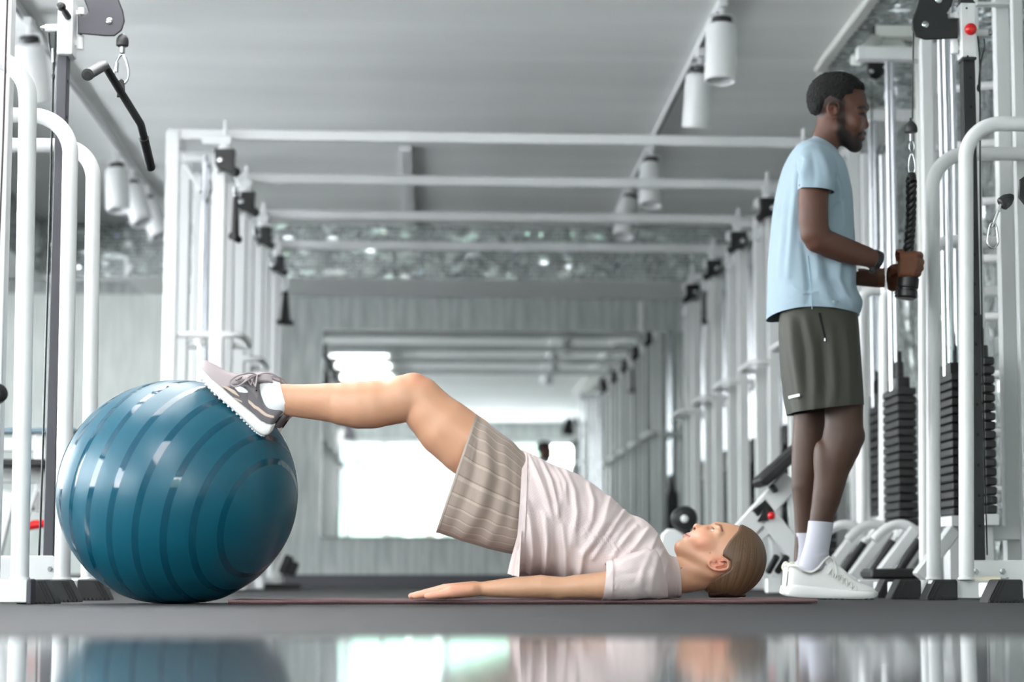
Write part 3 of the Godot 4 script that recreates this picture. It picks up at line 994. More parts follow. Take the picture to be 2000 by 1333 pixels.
# ------------------------------------------------------------------ the two adjustable cable columns in front
func build_towers() -> void:
	# ---- left column
	var d := 7.02
	var base := at(98, 1100, d)
	base.y = 0
	var t := thing("cable_column", "dark grey upright with white pulley carriage behind the left rails", "cable machine", base)
	var b := mb(base)
	b.bar(at(97, 1090, d), at(131, -130, d), 0.034, 0.06, Vector3.RIGHT, 0.004)
	var up := part(t, "upright", b.mesh(), M.dark_grey)
	b = mb(base)
	for k in 16:
		var u := 0.06 + 0.058 * k
		var p := at(97, 1090, d).lerp(at(131, -130, d), u) + Vector3(0.017, 0, 0.012)
		b.lathe(p, Vector3.RIGHT, [Vector2(0.006, 0), Vector2(0.006, 0.0012)], 10)
	part(up, "pin_hole", b.mesh(), M.hole).set_meta("kind", "stuff")
	b = mb(base)
	b.bar(at(130, 112, d - 0.01), at(133, 3, d - 0.01), 0.050, 0.085, Vector3.RIGHT, 0.005)
	var cr := part(t, "carriage", b.mesh(), M.white)
	b = mb(base)
	b.lathe(at(131, 56, d - 0.052), Vector3.BACK, [Vector2(0.0075, 0), Vector2(0.0075, 0.002)], 12)
	b.lathe(at(134, 10, d - 0.052), Vector3.BACK, [Vector2(0.003, 0), Vector2(0.003, 0.002)], 8)
	b.lathe(at(129, 103, d - 0.052), Vector3.BACK, [Vector2(0.003, 0), Vector2(0.003, 0.002)], 8)
	part(cr, "screw", b.mesh(), M.steel)
	b = mb(base)
	var k0 := at(133, 33, d - 0.05)
	var k1 := at(119, 12, d - 0.16)
	b.lathe(k0, k1 - k0, [Vector2(0.011, 0), Vector2(0.011, 0.05), Vector2(0.009, 0.055), Vector2(0.009, 0.085), Vector2(0.012, 0.092), Vector2(0.0145, 0.1), Vector2(0.0145, 0.112), Vector2(0.010, 0.122), Vector2(0.0, 0.125)], 18)
	part(t, "pull_pin", b.mesh(), M.iron, "dark round-headed pull pin")
	b = mb(base)
	b.lathe(at(116, 55, d), at(86, 55, d) - at(116, 55, d), [Vector2(0.0125, 0), Vector2(0.0125, 0.045)], 16)
	b.lathe(at(160, 16, d), Vector3.DOWN, [Vector2(0.012, 0), Vector2(0.012, 0.022)], 16)
	b.bar(at(147, 25, d), at(160, 25, d), 0.012, 0.016, Vector3.BACK, 0.002)
	b.lathe(at(157, 70, d), Vector3.DOWN, [Vector2(0.0125, 0), Vector2(0.0125, 0.046)], 16)
	b.bar(at(146, 84, d), at(157, 84, d), 0.012, 0.02, Vector3.BACK, 0.002)
	part(t, "hinge_sleeve", b.mesh(), M.white)
	b = mb(base)
	b.lathe(at(88, 55, d), Vector3.LEFT, [Vector2(0.006, 0), Vector2(0.009, 0.001), Vector2(0.009, 0.008), Vector2(0.006, 0.009), Vector2(0.006, 0.014)], 6)
	b.tube(path([at(157, 28, d), at(157, 72, d)]), 0.006, 10)
	part(t, "hinge_pin", b.mesh(), M.steel)
	var outline := [Vector2(152, 66), Vector2(152, 30), Vector2(166, 32), Vector2(173, 24), Vector2(170, 14), Vector2(162, -6), Vector2(166, -36), Vector2(190, -52), Vector2(214, -40), Vector2(226, -16), Vector2(241, 22), Vector2(244, 42), Vector2(238, 60), Vector2(224, 71), Vector2(205, 71)]
	for z in [0.018, -0.018]:
		b = mb(base)
		px_plate(b, outline, d - z, 0.007)
		part(t, "pulley_plate", b.mesh(), M.dark_grey)
	b = mb(base)
	b.lathe(at(222, 42, d) + Vector3(0, 0, -0.012), Vector3.BACK, [Vector2(0.03, 0), Vector2(0.024, 0.012), Vector2(0.03, 0.024)], 20)
	b.lathe(at(196, -18, d) + Vector3(0, 0, -0.012), Vector3.BACK, [Vector2(0.03, 0), Vector2(0.024, 0.012), Vector2(0.03, 0.024)], 20)
	part(t, "pulley_wheel", b.mesh(), M.black)
	b = mb(base)
	b.lathe(at(214, 41, d - 0.022), Vector3.BACK, [Vector2(0.011, 0), Vector2(0.011, 0.003), Vector2(0.007, 0.006), Vector2(0.0, 0.0065)], 16)
	part(t, "bolt", b.mesh(), M.steel)
	b = mb(base)
	b.lathe(at(239, 91, d), Vector3.UP, [Vector2(0.016, 0), Vector2(0.020, 0.003), Vector2(0.0205, 0.016), Vector2(0.019, 0.026), Vector2(0.013, 0.036), Vector2(0.005, 0.042), Vector2(0.0, 0.043)], 20)
	part(t, "stop_ball", b.mesh(), M.iron)
	carabiner(t, at(239, 92, d) - base, at(236, 165, d) - base, 1.35)
	b = mb(base)
	b.tube(smooth([at(95, 64, d), at(97, 90, d), at(104, 122, d), at(104, 150, d), at(97, 420, d), at(83, 900, d), at(76, 1090, d)], 5), 0.0035, 8)
	b.tube(smooth([at(108, 62, d), at(107, 100, d), at(104, 150, d)], 5), 0.003, 8)
	b.ellipsoid(at(104, 150, d), Vector3(0.006, 0.014, 0.006))
	part(t, "cable", b.mesh(), M.cable)
	b = mb(base)
	b.tube(path([at(103, 95, d), at(104, 122, d)]), 0.0048, 8)
	part(t, "cable_crimp", b.mesh(), M.steel)
	b = mb(base)
	px_plate(b, [Vector2(-60, 1086), Vector2(103, 1086), Vector2(109, 1091), Vector2(110, 1099), Vector2(110, 1148), Vector2(-60, 1148)], d - 0.03, 0.02)
	var bp := part(t, "base_plate", b.mesh(), M.white)
	b = mb(base)
	b.lathe(at(98, 1112, d - 0.04), Vector3.BACK, [Vector2(0.009, 0), Vector2(0.009, 0.004), Vector2(0.006, 0.010)], 6)
	part(bp, "bolt", b.mesh(), M.steel)
	b = mb(base)
	b.bar(at(-120, 1160, d + 0.1) * Vector3(1, 0, 1) + Vector3(0, 0.035, 0), at(112, 1160, d + 0.1) * Vector3(1, 0, 1) + Vector3(0, 0.035, 0), 0.06, 0.056, Vector3.BACK, 0.005)
	part(t, "base_tube", b.mesh(), M.white)
	var fp := at(118, 1160, 6.5)
	foot_cap(t, Vector3(fp.x, 0, fp.z) - base, 1.0)
	# second base tube that juts nearer at the frame's edge
	var tb := thing("base_tube", "white square base tube with black end cap, lowest at the far edge beside the ball", "machine base", w(-1.2, 0, 5.95))
	b = mb(tb.position)
	b.bar(w(-1.9, 0.035, 5.95), w(-1.085, 0.035, 5.95), 0.06, 0.062, Vector3.BACK, 0.004)
	part(tb, "tube", b.mesh(), M.offwhite)
	b = mb(tb.position)
	b.box(w(-1.08, 0.034, 5.95), Vector3(0.007, 0.034, 0.031), Basis.IDENTITY, 0.004)
	part(tb, "end_cap", b.mesh(), M.dark_grey)
	foot_cap(tb, w(-1.09, 0.0, 6.09) - tb.position, 1.0)
	# third foot behind the ball
	var tc := thing("base_tube", "white base tube with black foot half hidden behind the blue ball", "machine base", w(-1.1, 0, 7.1))
	b = mb(tc.position)
	b.bar(w(-1.9, 0.035, 7.1), w(-1.10, 0.035, 7.1), 0.06, 0.06, Vector3.BACK, 0.004)
	part(tc, "tube", b.mesh(), M.white)
	foot_cap(tc, w(-1.08, 0, 7.02) - tc.position, 1.0)
	# ---- right column
	d = 7.12
	base = at(1905, 1100, d)
	base.y = 0
	t = thing("cable_column", "black perforated upright with white carriage and red knob behind the right rails", "cable machine", base)
	b = mb(base)
	var u0 := at(1909, 1100, d)
	var u1 := at(1885, -60, d)
	b.bar(u0, u1, 0.043, 0.05, Vector3.RIGHT, 0.003)
	up = part(t, "upright", b.mesh(), M.black)
	for k in 19:
		var p := u0.lerp(u1, 0.06 + 0.05 * k) + Vector3(0.004, 0, 0.0251)
		b = mb(base)
		b.lathe(p, Vector3.BACK, [Vector2(0.0052, 0), Vector2(0.0052, 0.0008)], 12)
		part(up, "pin_hole", b.mesh(), M.hole)
	b = mb(base)
	b.bar(at(1889, 116, d - 0.005), at(1886, 10, d - 0.005), 0.052, 0.07, Vector3.RIGHT, 0.004)
	cr = part(t, "carriage", b.mesh(), M.white)
	b = mb(base)
	b.bar(at(1889.5, 121, d - 0.005), at(1889, 116, d - 0.005), 0.049, 0.066, Vector3.RIGHT, 0.002)
	b.bar(at(1886, 11, d - 0.005), at(1886, 7, d - 0.005), 0.049, 0.066, Vector3.RIGHT, 0.002)
	part(cr, "liner", b.mesh(), M.black)
	b = mb(base)
	b.lathe(at(1888, 16, d - 0.041), Vector3.BACK, [Vector2(0.0035, 0), Vector2(0.0035, 0.001)], 10)
	b.lathe(at(1890, 110, d - 0.041), Vector3.BACK, [Vector2(0.0035, 0), Vector2(0.0035, 0.001)], 10)
	part(cr, "screw_hole", b.mesh(), M.hole)
	b = mb(base)
	b.lathe(at(1890, 61, d - 0.04), Vector3(0.1, 0.05, 1), [Vector2(0.007, 0), Vector2(0.007, 0.03)], 12)
	b.ellipsoid(at(1896, 57, d - 0.085), Vector3(0.0205, 0.0205, 0.018), Basis.IDENTITY, 14, 22)
	part(t, "pull_knob", b.mesh(), M.red, "round red pull knob")
	b = mb(base)
	b.lathe(at(1905, 64, d), Vector3.RIGHT, [Vector2(0.0125, 0), Vector2(0.0125, 0.042)], 16)
	b.lathe(at(1868, 24, d), Vector3.DOWN, [Vector2(0.011, 0), Vector2(0.011, 0.022)], 16)
	b.bar(at(1853, 31, d), at(1870, 31, d), 0.018, 0.018, Vector3.BACK, 0.003)
	b.lathe(at(1864, 78, d), Vector3.DOWN, [Vector2(0.0135, 0), Vector2(0.0135, 0.048)], 16)
	b.bar(at(1864, 95, d), at(1875, 95, d), 0.018, 0.018, Vector3.BACK, 0.003)
	part(t, "hinge_sleeve", b.mesh(), M.white)
	b = mb(base)
	b.lathe(at(1931, 65, d), Vector3.RIGHT, [Vector2(0.006, 0), Vector2(0.009, 0.001), Vector2(0.009, 0.007), Vector2(0.005, 0.008), Vector2(0.005, 0.012)], 6)
	b.lathe(at(1850, 31, d), Vector3.LEFT, [Vector2(0.008, 0), Vector2(0.006, 0.006)], 10)
	part(t, "hinge_pin", b.mesh(), M.steel)
	outline = [Vector2(1870, 75), Vector2(1870, 36), Vector2(1853, 37), Vector2(1848, 28), Vector2(1858, 12), Vector2(1862, -6), Vector2(1856, -34), Vector2(1834, -46), Vector2(1806, -38), Vector2(1799, -14), Vector2(1791, 14), Vector2(1781, 40), Vector2(1781, 58), Vector2(1788, 72), Vector2(1806, 78), Vector2(1830, 77.5)]
	for z in [0.02, -0.02]:
		b = mb(base)
		px_plate(b, outline, d - z, 0.007)
		part(t, "pulley_plate", b.mesh(), M.black)
	b = mb(base)
	b.lathe(at(1806, 48, d) + Vector3(0, 0, -0.014), Vector3.BACK, [Vector2(0.035, 0), Vector2(0.029, 0.014), Vector2(0.035, 0.028)], 20)
	b.lathe(at(1834, -4, d) + Vector3(0, 0, -0.014), Vector3.BACK, [Vector2(0.03, 0), Vector2(0.024, 0.014), Vector2(0.03, 0.028)], 20)
	part(t, "pulley_wheel", b.mesh(), M.black)
	b = mb(base)
	for q in [Vector2(1807, 48), Vector2(1833, 0)]:
		b.lathe(at(q.x, q.y, d - 0.0235), Vector3.BACK, [Vector2(0.012, 0), Vector2(0.012, 0.003), Vector2(0.008, 0.006), Vector2(0.0, 0.0065)], 16)
	part(t, "bolt", b.mesh(), M.steel)
	b = mb(base)
	b.tube(path([at(1784, 60, d), at(1782, 232, d)]), 0.0028, 8)
	b.tube(smooth([at(1909, 66, d), at(1913, 110, d), at(1914, 170, d), at(1915, 400, d), at(1921, 800, d), at(1928, 1085, d)], 5), 0.0028, 8)
	b.tube(smooth([at(1922, 76, d), at(1923, 92, d), at(1916, 120, d), at(1912, 160, d), at(1914, 185, d)], 5), 0.0028, 8)
	b.ellipsoid(at(1911, 172, d), Vector3(0.006, 0.013, 0.006))
	part(t, "cable", b.mesh(), M.cable)
	b = mb(base)
	b.lathe(at(1779, 259, d), Vector3.UP, [Vector2(0.020, 0), Vector2(0.0225, 0.003), Vector2(0.0225, 0.014), Vector2(0.020, 0.024), Vector2(0.012, 0.034), Vector2(0.005, 0.040), Vector2(0.004, 0.05)], 20)
	part(t, "stop_ball", b.mesh(), M.iron)
	b = mb(base)
	px_plate(b, [Vector2(1899, 1095), Vector2(2060, 1095), Vector2(2060, 1152), Vector2(1899, 1152)], d - 0.05, 0.02)
	bp = part(t, "base_plate", b.mesh(), M.white)
	b = mb(base)
	for q in [1906, 1958]:
		b.lathe(at(q, 1117, d - 0.06), Vector3.BACK, [Vector2(0.011, 0), Vector2(0.011, 0.003), Vector2(0.006, 0.004), Vector2(0.006, 0.018)], 6)
	part(bp, "bolt", b.mesh(), M.steel)
	b = mb(base)
	var tl := at(1797, 1160, d) * Vector3(1, 0, 1)
	b.bar(Vector3(tl.x, 0.034, -d + 0.14), Vector3(tl.x + 0.75, 0.034, -d + 0.14), 0.055, 0.06, Vector3.BACK, 0.004)
	part(t, "base_tube", b.mesh(), M.white)
	foot_cap(t, Vector3(tl.x + 0.035, 0, -d + 0.14) - base, -1.0)
	b = mb(base)
	b.tube(path([at(1900, 1138, d - 0.09), at(1930, 1134, d - 0.09), at(1953, 1134, d - 0.09)]), 0.0115, 14)
	part(t, "spacer_sleeve", b.mesh(), M.cream)
	b = mb(base)
	b.lathe(at(1952, 1134, d - 0.09), Vector3(1, 0, 0.3), [Vector2(0.009, 0), Vector2(0.009, 0.006), Vector2(0.006, 0.008), Vector2(0.006, 0.02), Vector2(0.009, 0.022), Vector2(0.009, 0.03)], 8)
	b.lathe(at(1985, 1138, d - 0.09), Vector3.RIGHT, [Vector2(0.006, 0), Vector2(0.008, 0.004), Vector2(0.006, 0.02)], 8)
	part(t, "spacer_bolt", b.mesh(), M.steel)
	# feet standing free on the floor in front of and behind it
	var f1 := at(1960, 1178, 6.2)
	var fa := thing("base_tube", "black ribbed rubber foot on a white tube end, nearest at the right rails", "machine base", Vector3(f1.x, 0, -6.2))
	foot_cap(fa, Vector3.ZERO, -1.0, 1.0)
	b = mb()
	b.bar(Vector3(0.02, 0.034, -0.05), Vector3(0.02, 0.034, -0.27), 0.05, 0.046, Vector3.RIGHT, 0.004)
	part(fa, "tube", b.mesh(), M.white)
	for q in [["black ribbed foot on a white tube, between the man's toe and the rail foot", 1768.0, 7.35], ["black ribbed foot on a white tube right behind the man's white toe", 1738.0, 7.7]]:
		var f2 := at(q[1], 1170, q[2])
		dup(fa, q[0], Vector3(f2.x, 0, -q[2]) - fa.position)
	# pulley with snap hook coming in at the picture's edge
	d = 6.5
	base = at(2010, 380, d)
	var pe := thing("swivel_pulley", "black swivel pulley with chrome snap hook hanging at the nearest right post", "pulley", base)
	b = mb(base)
	for z in [0.02, -0.02]:
		px_plate(b, [Vector2(1990, 352), Vector2(2012, 336), Vector2(2050, 336), Vector2(2060, 380), Vector2(2040, 412), Vector2(2006, 408), Vector2(1988, 386)], d - z, 0.008)
	part(pe, "pulley_plate", b.mesh(), M.black)
	b = mb(base)
	var sb0 := at(1956, 400, d)
	var sb1 := at(1988, 374, d)
	b.lathe(sb0, sb1 - sb0, [Vector2(0.017, -0.002), Vector2(0.0215, 0.002), Vector2(0.0215, 0.018), Vector2(0.019, 0.028), Vector2(0.011, 0.042), Vector2(0.004, 0.048)], 20)
	part(pe, "stop_ball", b.mesh(), M.iron)
	b = mb(base)
	b.lathe(sb0, at(1948, 418, d) - sb0, [Vector2(0.006, 0), Vector2(0.006, 0.022)], 10)
	b.tube(path([at(1951, 408, d), at(1938, 444, d)]), 0.0045, 8)
	var pts := PackedVector3Array()
	for q in [Vector2(1935, 438), Vector2(1945, 440), Vector2(1949, 464), Vector2(1949, 476), Vector2(1940, 485), Vector2(1931, 480), Vector2(1929, 466)]:
		pts.append(at(q.x, q.y, d))
	var loop := PackedVector3Array()
	for k in 7:
		for j in 4:
			loop.append(pts[k].cubic_interpolate(pts[(k + 1) % 7], pts[(k + 6) % 7], pts[(k + 2) % 7], j / 4.0))
	b.tube(loop, 0.0034, 8, false, PackedFloat32Array(), true)
	part(pe, "carabiner", b.mesh(), M.steel)
	b = mb(base)
	b.bar(at(2040, 372, d), at(2120, 372, d), 0.03, 0.04, Vector3.BACK)
	b.bar(Vector3(at(2100, 0, d).x, 0.0, -d), Vector3(at(2100, 0, d).x, 2.4, -d), 0.06, 0.06, Vector3.RIGHT)
	part(pe, "post", b.mesh(), M.white)

# ------------------------------------------------------------------ weight towers on the right, seen past the man
func weight_tower(label: String, d: float, st: Rect2, n: int, rods: Array, posts: Array, depth := 0.30) -> Node3D:
	# st: the stack's outline in the frame at distance d; rods: columns; posts: [column, width, top row, foot row, extra distance]
	var base := at(st.position.x + st.size.x / 2.0, 1100, d)
	base.y = 0
	var t := thing("weight_tower", label, "weight machine", base, "white weight towers on the machine side")
	for p in posts:
		var b := mb(base)
		var dd: float = d + p[4]
		var a := at(p[0], p[3], dd)
		var c := at(p[0], p[2], dd)
		c.x = (a.x + c.x) / 2.0
		a.x = c.x
		if p[3] > 1090:
			a.y = 0.0
		var wd: float = p[1] / FPX * dd
		b.bar(a, c, wd, minf(wd, 0.07), Vector3.RIGHT, 0.005)
		part(t, "post", b.mesh(), M.white)
	var tl := at(st.position.x, st.position.y, d)
	var br := at(st.end.x, st.end.y, d)
	var step := (tl.y - br.y) / n
	var mesh := box_mesh(Vector3.ZERO, Vector3(br.x - tl.x, step * 0.90, depth), 0.006)
	for k in n:
		var o := part(t, "weight_plate", mesh, M.plate_edge)
		o.position = Vector3((tl.x + br.x) / 2.0, br.y + step * (k + 0.5), -d) - base
	var g := mb(base)
	g.box(Vector3((tl.x + br.x) / 2.0, br.y - 0.02, -d), Vector3((br.x - tl.x) * 0.6, 0.02, depth * 0.5))
	g.bar(Vector3((tl.x + br.x) / 2.0, 0.0, -d), Vector3((tl.x + br.x) / 2.0, br.y - 0.03, -d), 0.06, 0.1, Vector3.RIGHT)
	part(t, "stack_support", g.mesh(), M.white)
	var hd := mb(base)
	hd.box(Vector3((tl.x + br.x) / 2.0, tl.y + step * 0.7, -d), Vector3((br.x - tl.x) * 0.34, step * 0.7, depth * 0.3), Basis.IDENTITY, 0.004)
	hd.lathe(Vector3((tl.x + br.x) / 2.0, tl.y + step, -d), Vector3.UP, [Vector2(0.022, 0), Vector2(0.022, 0.08), Vector2(0.014, 0.09), Vector2(0.014, 0.13)], 12)
	part(t, "stack_head", hd.mesh(), M.black)
	for q in rods:
		var b := mb(base)
		var x := at(q, st.position.y, d).x
		b.tube(path([Vector3(x, tl.y - 0.01, -d), Vector3(x, 2.30, -d)]), 0.0125, 12)
		part(t, "guide_rod", b.mesh(), M.chrome)
	var tp := mb(base)
	tp.bar(Vector3(tl.x - 0.12, 2.31, -d), Vector3(br.x + 0.25, 2.31, -d), 0.06, 0.06, Vector3.BACK, 0.005)
	part(t, "top_beam", tp.mesh(), M.white)
	return t

func build_benches() -> void:
	# towers
	var t := weight_tower("white weight tower with tall black plate stack, between the man and the black rope's foot", 9.06, Rect2(1737, 762, 42, 268), 17, [1743.0, 1752.0], [[1684.0, 24.0, 566.0, 1100.0, 1.2], [1818.0, 27.0, 86.0, 1100.0, -0.3]])
	weight_tower("weight tower half hidden by the man's knee, its plates dull grey", 10.3, Rect2(1702, 795, 24, 215), 13, [1708.0, 1716.0], [[1694.0, 14.0, 300.0, 1100.0, 0.3], [1740.0, 16.0, 300.0, 1100.0, 0.7]])
	weight_tower("white weight tower with ladder rungs, its plates seen between two white tubes", 8.02, Rect2(1838, 735, 44, 275), 17, [1848.0, 1872.0], [[1830.0, 20.0, 86.0, 1100.0, 0.4], [1910.0, 14.0, 10.0, 1100.0, 0.3]])
	var t3 := weight_tower("white weight tower whose black plates show right behind the black upright", 7.57, Rect2(1900, 704, 28, 303), 17, [1858.0], [[1965.0, 30.0, -40.0, 1100.0, 0.1], [1996.0, 22.0, -40.0, 1100.0, -0.15], [1913.0, 13.0, -40.0, 1000.0, 0.2]])
	var b := mb(t3.position)
	for q in [[1028.0, 1056.0], [6.0, 12.0]]:
		b.bar(at(1905, (q[0] + q[1]) / 2.0, 7.6), at(1990, (q[0] + q[1]) / 2.0, 7.6), 0.05, (q[1] - q[0]) / FPX * 7.6, Vector3.BACK, 0.004)
	part(t3, "cross_beam", b.mesh(), M.white)
	# rungs that run into the depth between the ladder posts
	var ld := thing("ladder_rack", "white ladder rack whose rungs slope away behind the black rope", "rack", at(1826, 1100, 8.35) * Vector3(1, 0, 1))
	for k in 8:
		b = mb(ld.position)
		var y := 176.0 + 112.0 * k
		var p := at(1828, y, 8.35)
		b.tube(path([p, Vector3(p.x + 0.30, p.y, p.z + 0.15)]), 0.016, 10)
		part(ld, "rung", b.mesh(), M.white)
	for q in [[0.0, 0.0], [0.30, 0.15]]:
		b = mb(ld.position)
		b.bar(ld.position + Vector3(q[0], 0, q[1]), ld.position + Vector3(q[0], 2.2, q[1]), 0.045, 0.045, Vector3.RIGHT, 0.004)
		part(ld, "post", b.mesh(), M.white)
	# tower with a beam that juts out above the man's head
	var d := 9.62
	var base := at(1760, 1100, d) * Vector3(1, 0, 1)
	t = thing("lat_tower", "white machine beam with black pulley above and right of the standing man's head", "cable machine", base)
	b = mb(base)
	b.bar(at(1707, 64, d), at(1800, 64, d), 0.07, 0.058, Vector3.BACK, 0.006)
	b.bar(at(1800, 62, d), at(1800, 62, d) * Vector3(1, 0, 1), 0.06, 0.06, Vector3.RIGHT)
	part(t, "beam", b.mesh(), M.offwhite)
	b = mb(base)
	b.box(at(1705, 64, d), Vector3(0.004, 0.03, 0.036))
	part(t, "end_cap", b.mesh(), M.black)
	b = mb(base)
	b.bar(at(1672, 119, d - 0.5), at(1712, 76, d), 0.05, 0.045, Vector3.RIGHT, 0.005)
	b.bar(at(1688, 102, d - 0.3), at(1712, 101, d - 0.1), 0.03, 0.02, Vector3.BACK)
	part(t, "arm", b.mesh(), M.offwhite)
	b = mb(base)
	b.plate(PackedVector2Array([Vector2(-0.09, 0.05), Vector2(0.05, 0.06), Vector2(0.08, 0.02), Vector2(0.075, -0.02), Vector2(0.03, -0.03), Vector2(-0.05, 0.0)]), at(1735, 95, d), Basis.IDENTITY, 0.01)
	part(t, "gusset", b.mesh(), M.offwhite)
	b = mb(base)
	for z in [0.015, -0.06]:
		px_plate(b, [Vector2(1693, 108), Vector2(1722, 105), Vector2(1734, 118), Vector2(1738, 128), Vector2(1728, 133), Vector2(1722, 150), Vector2(1710, 157), Vector2(1698, 154), Vector2(1693, 140)], d - 0.2 - z, 0.012)
	b.lathe(at(1712, 135, d - 0.18), Vector3.BACK, [Vector2(0.04, -0.05), Vector2(0.034, -0.025), Vector2(0.04, 0)], 16)
	part(t, "pulley_block", b.mesh(), M.black)
	b = mb(base)
	b.lathe(at(1702, 139, d - 0.222), Vector3.BACK, [Vector2(0.011, 0), Vector2(0.011, 0.004), Vector2(0.0, 0.007)], 12)
	b.lathe(at(1728, 132, d - 0.222), Vector3.BACK, [Vector2(0.009, 0), Vector2(0.009, 0.004), Vector2(0.0, 0.007)], 12)
	part(t, "bolt", b.mesh(), M.steel)
	b = mb(base)
	b.tube(path([at(1702, 158, d - 0.2), at(1704, 366, d - 0.2)]), 0.004, 8)
	part(t, "cable", b.mesh(), M.cable)
	carabiner(t, at(1737, 142, d) - base, at(1742, 205, d) - base, 1.6)
	for q in [1726.0, 1743.0]:
		b = mb(base)
		var p := at(q, 600, d + 0.1)
		b.tube(path([Vector3(p.x, 0.5, p.z), Vector3(p.x, 2.0, p.z)]), 0.011, 10)
		part(t, "guide_rod", b.mesh(), M.chrome)
	# adjustable bench left of the man's legs
	d = 8.6
	base = at(1500, 1130, d) * Vector3(1, 0, 1)
	t = thing("incline_bench", "white adjustable bench with black pad and red pin left of the man's shins", "bench", base)
	b = mb(base)
	b.bar(at(1424, 1070, d), at(1545, 936, d), 0.06, 0.085, Vector3.BACK, 0.006)
	b.bar(at(1478, 985, d), at(1580, 1112, d), 0.06, 0.08, Vector3.BACK, 0.006)
	b.bar(at(1478, 1055, d), at(1520, 1015, d), 0.04, 0.035, Vector3.BACK, 0.005)
	b.bar(Vector3(at(1485, 0, d).x, 0.04, -d), Vector3(at(1600, 0, d).x, 0.04, -d), 0.06, 0.06, Vector3.BACK, 0.006)
	b.bar(at(1545, 936, d), Vector3(at(1545, 0, d).x, 0.05, -d), 0.04, 0.04, Vector3.RIGHT, 0.005)
	part(t, "frame", b.mesh(), M.white)
	b = mb(base)
	b.bar(at(1480, 948, d - 0.02), at(1568, 868, d - 0.02), 0.24, 0.045, Vector3.BACK, 0.018)
	part(t, "pad", b.mesh(), M.vinyl)
	b = mb(base)
	b.bar(at(1505, 948, d - 0.05), at(1516, 962, d - 0.05), 0.05, 0.02, Vector3.BACK, 0.005)
	part(t, "pad_bracket", b.mesh(), M.black)
	b = mb(base)
	b.ellipsoid(at(1507, 1008, d - 0.06), Vector3(0.016, 0.016, 0.014), Basis.IDENTITY, 10, 16)
	part(t, "pull_pin", b.mesh(), M.red)
	b = mb(base)
	b.plate(PackedVector2Array([Vector2(-0.025, -0.02), Vector2(0.02, -0.015), Vector2(0.0, 0.03)]), at(1491, 1010, d - 0.035), Basis.IDENTITY, 0.006, 0.001)
	part(t, "notch", b.mesh(), M.black)
	for k in 2:
		b = mb(base)
		b.lathe(at(1500 + 18 * k, 1118, d - 0.04), at(1518 + 20 * k, 1086, d - 0.1) - at(1500 + 18 * k, 1118, d - 0.04), [Vector2(0.0, 0), Vector2(0.014, 0.003), Vector2(0.014, 0.085), Vector2(0.0, 0.088)], 14)
		part(t, "roller", b.mesh(), M.rubber)
	# wheeled end of another bench, by the woman's face
	d = 9.4
	base = at(1320, 1130, d) * Vector3(1, 0, 1)
	t = thing("roller_bench", "white bench end with round black roller seen above the woman's face", "bench", base)
	b = mb(base)
	px_plate(b, [Vector2(1288, 1150), Vector2(1288, 1062), Vector2(1292, 1044), Vector2(1302, 1034), Vector2(1316, 1034), Vector2(1348, 1050), Vector2(1352, 1150)], d, 0.05, 0.008)
	part(t, "side_plate", b.mesh(), M.white)
	b = mb(base)
	b.lathe(at(1337, 1014, d - 0.03), Vector3.BACK, [Vector2(0.030, -0.1), Vector2(0.05, -0.095), Vector2(0.055, -0.05), Vector2(0.055, 0.02), Vector2(0.048, 0.035), Vector2(0.02, 0.04)], 24)
	part(t, "roller", b.mesh(), M.vinyl)
	b = mb(base)
	b.lathe(at(1337, 1014, d - 0.071), Vector3.BACK, [Vector2(0.017, 0), Vector2(0.015, 0.006), Vector2(0.0, 0.01)], 16)
	part(t, "roller_cap", b.mesh(), M.white)
	b = mb(base)
	b.bar(at(1337, 1014, d - 0.0), at(1345, 1050, d), 0.05, 0.03, Vector3.BACK)
	part(t, "bracket", b.mesh(), M.black)
	# three low-row foot frames behind the man's shoe
	var names := ["white slanted foot frame right behind the man's white laces, black roller on it", "middle white slanted foot frame, its black roller above the shoe's toe", "white slanted foot frame with a black roller, over the low black seat", "plain white slanted strut without a roller, beside the second rail"]
	var xs := [1618.0, 1674.0, 1724.0, 1802.0]
	var ds := [9.2, 8.72, 8.45, 7.5]
	for k in 4:
		d = ds[k]
		var x: float = xs[k]
		base = at(x, 1130, d) * Vector3(1, 0, 1)
		t = thing("foot_frame", names[k], "machine frame", base, "slanted white foot frames behind the man")
		b = mb(base)
		b.bar(at(x - 8, 1128, d), at(x + 62, 1034, d), 0.07, 0.045, Vector3.BACK, 0.006)
		if k == 3:
			part(t, "frame", b.mesh(), M.white)
			continue
		b.tube(smooth([at(x + 62, 1036, d), at(x + 44, 1026, d), at(x + 20, 1027, d), at(x - 2, 1040, d), at(x - 18, 1056, d)], 5), 0.019, 12)
		b.bar(at(x + 28, 1128, d + 0.12), at(x + 98, 1034, d + 0.12), 0.06, 0.04, Vector3.BACK, 0.006)
		b.bar(Vector3(base.x - 0.1, 0.04, -d), Vector3(base.x + 0.35, 0.04, -d), 0.06, 0.05, Vector3.BACK, 0.006)
		part(t, "frame", b.mesh(), M.white)
		b = mb(base)
		b.lathe(at(x + 30, 1118, d - 0.08), at(x + 76, 1050, d - 0.08) - at(x + 30, 1118, d - 0.08), [Vector2(0.0, 0), Vector2(0.017, 0.004), Vector2(0.018, 0.07), Vector2(0.017, 0.15), Vector2(0.0, 0.154)], 16)
		part(t, "roller", b.mesh(), M.rubber)
		b = mb(base)
		b.lathe(at(x + 26, 1122, d - 0.08), at(x + 80, 1044, d - 0.08) - at(x + 26, 1122, d - 0.08), [Vector2(0.009, 0), Vector2(0.009, 0.185)], 12)
		part(t, "axle", b.mesh(), M.white)
	t = thing("black_seat", "low black padded seat on the floor between the slanted foot frames", "seat", at(1765, 1140, 8.2) * Vector3(1, 0, 1))
	b = mb(t.position)
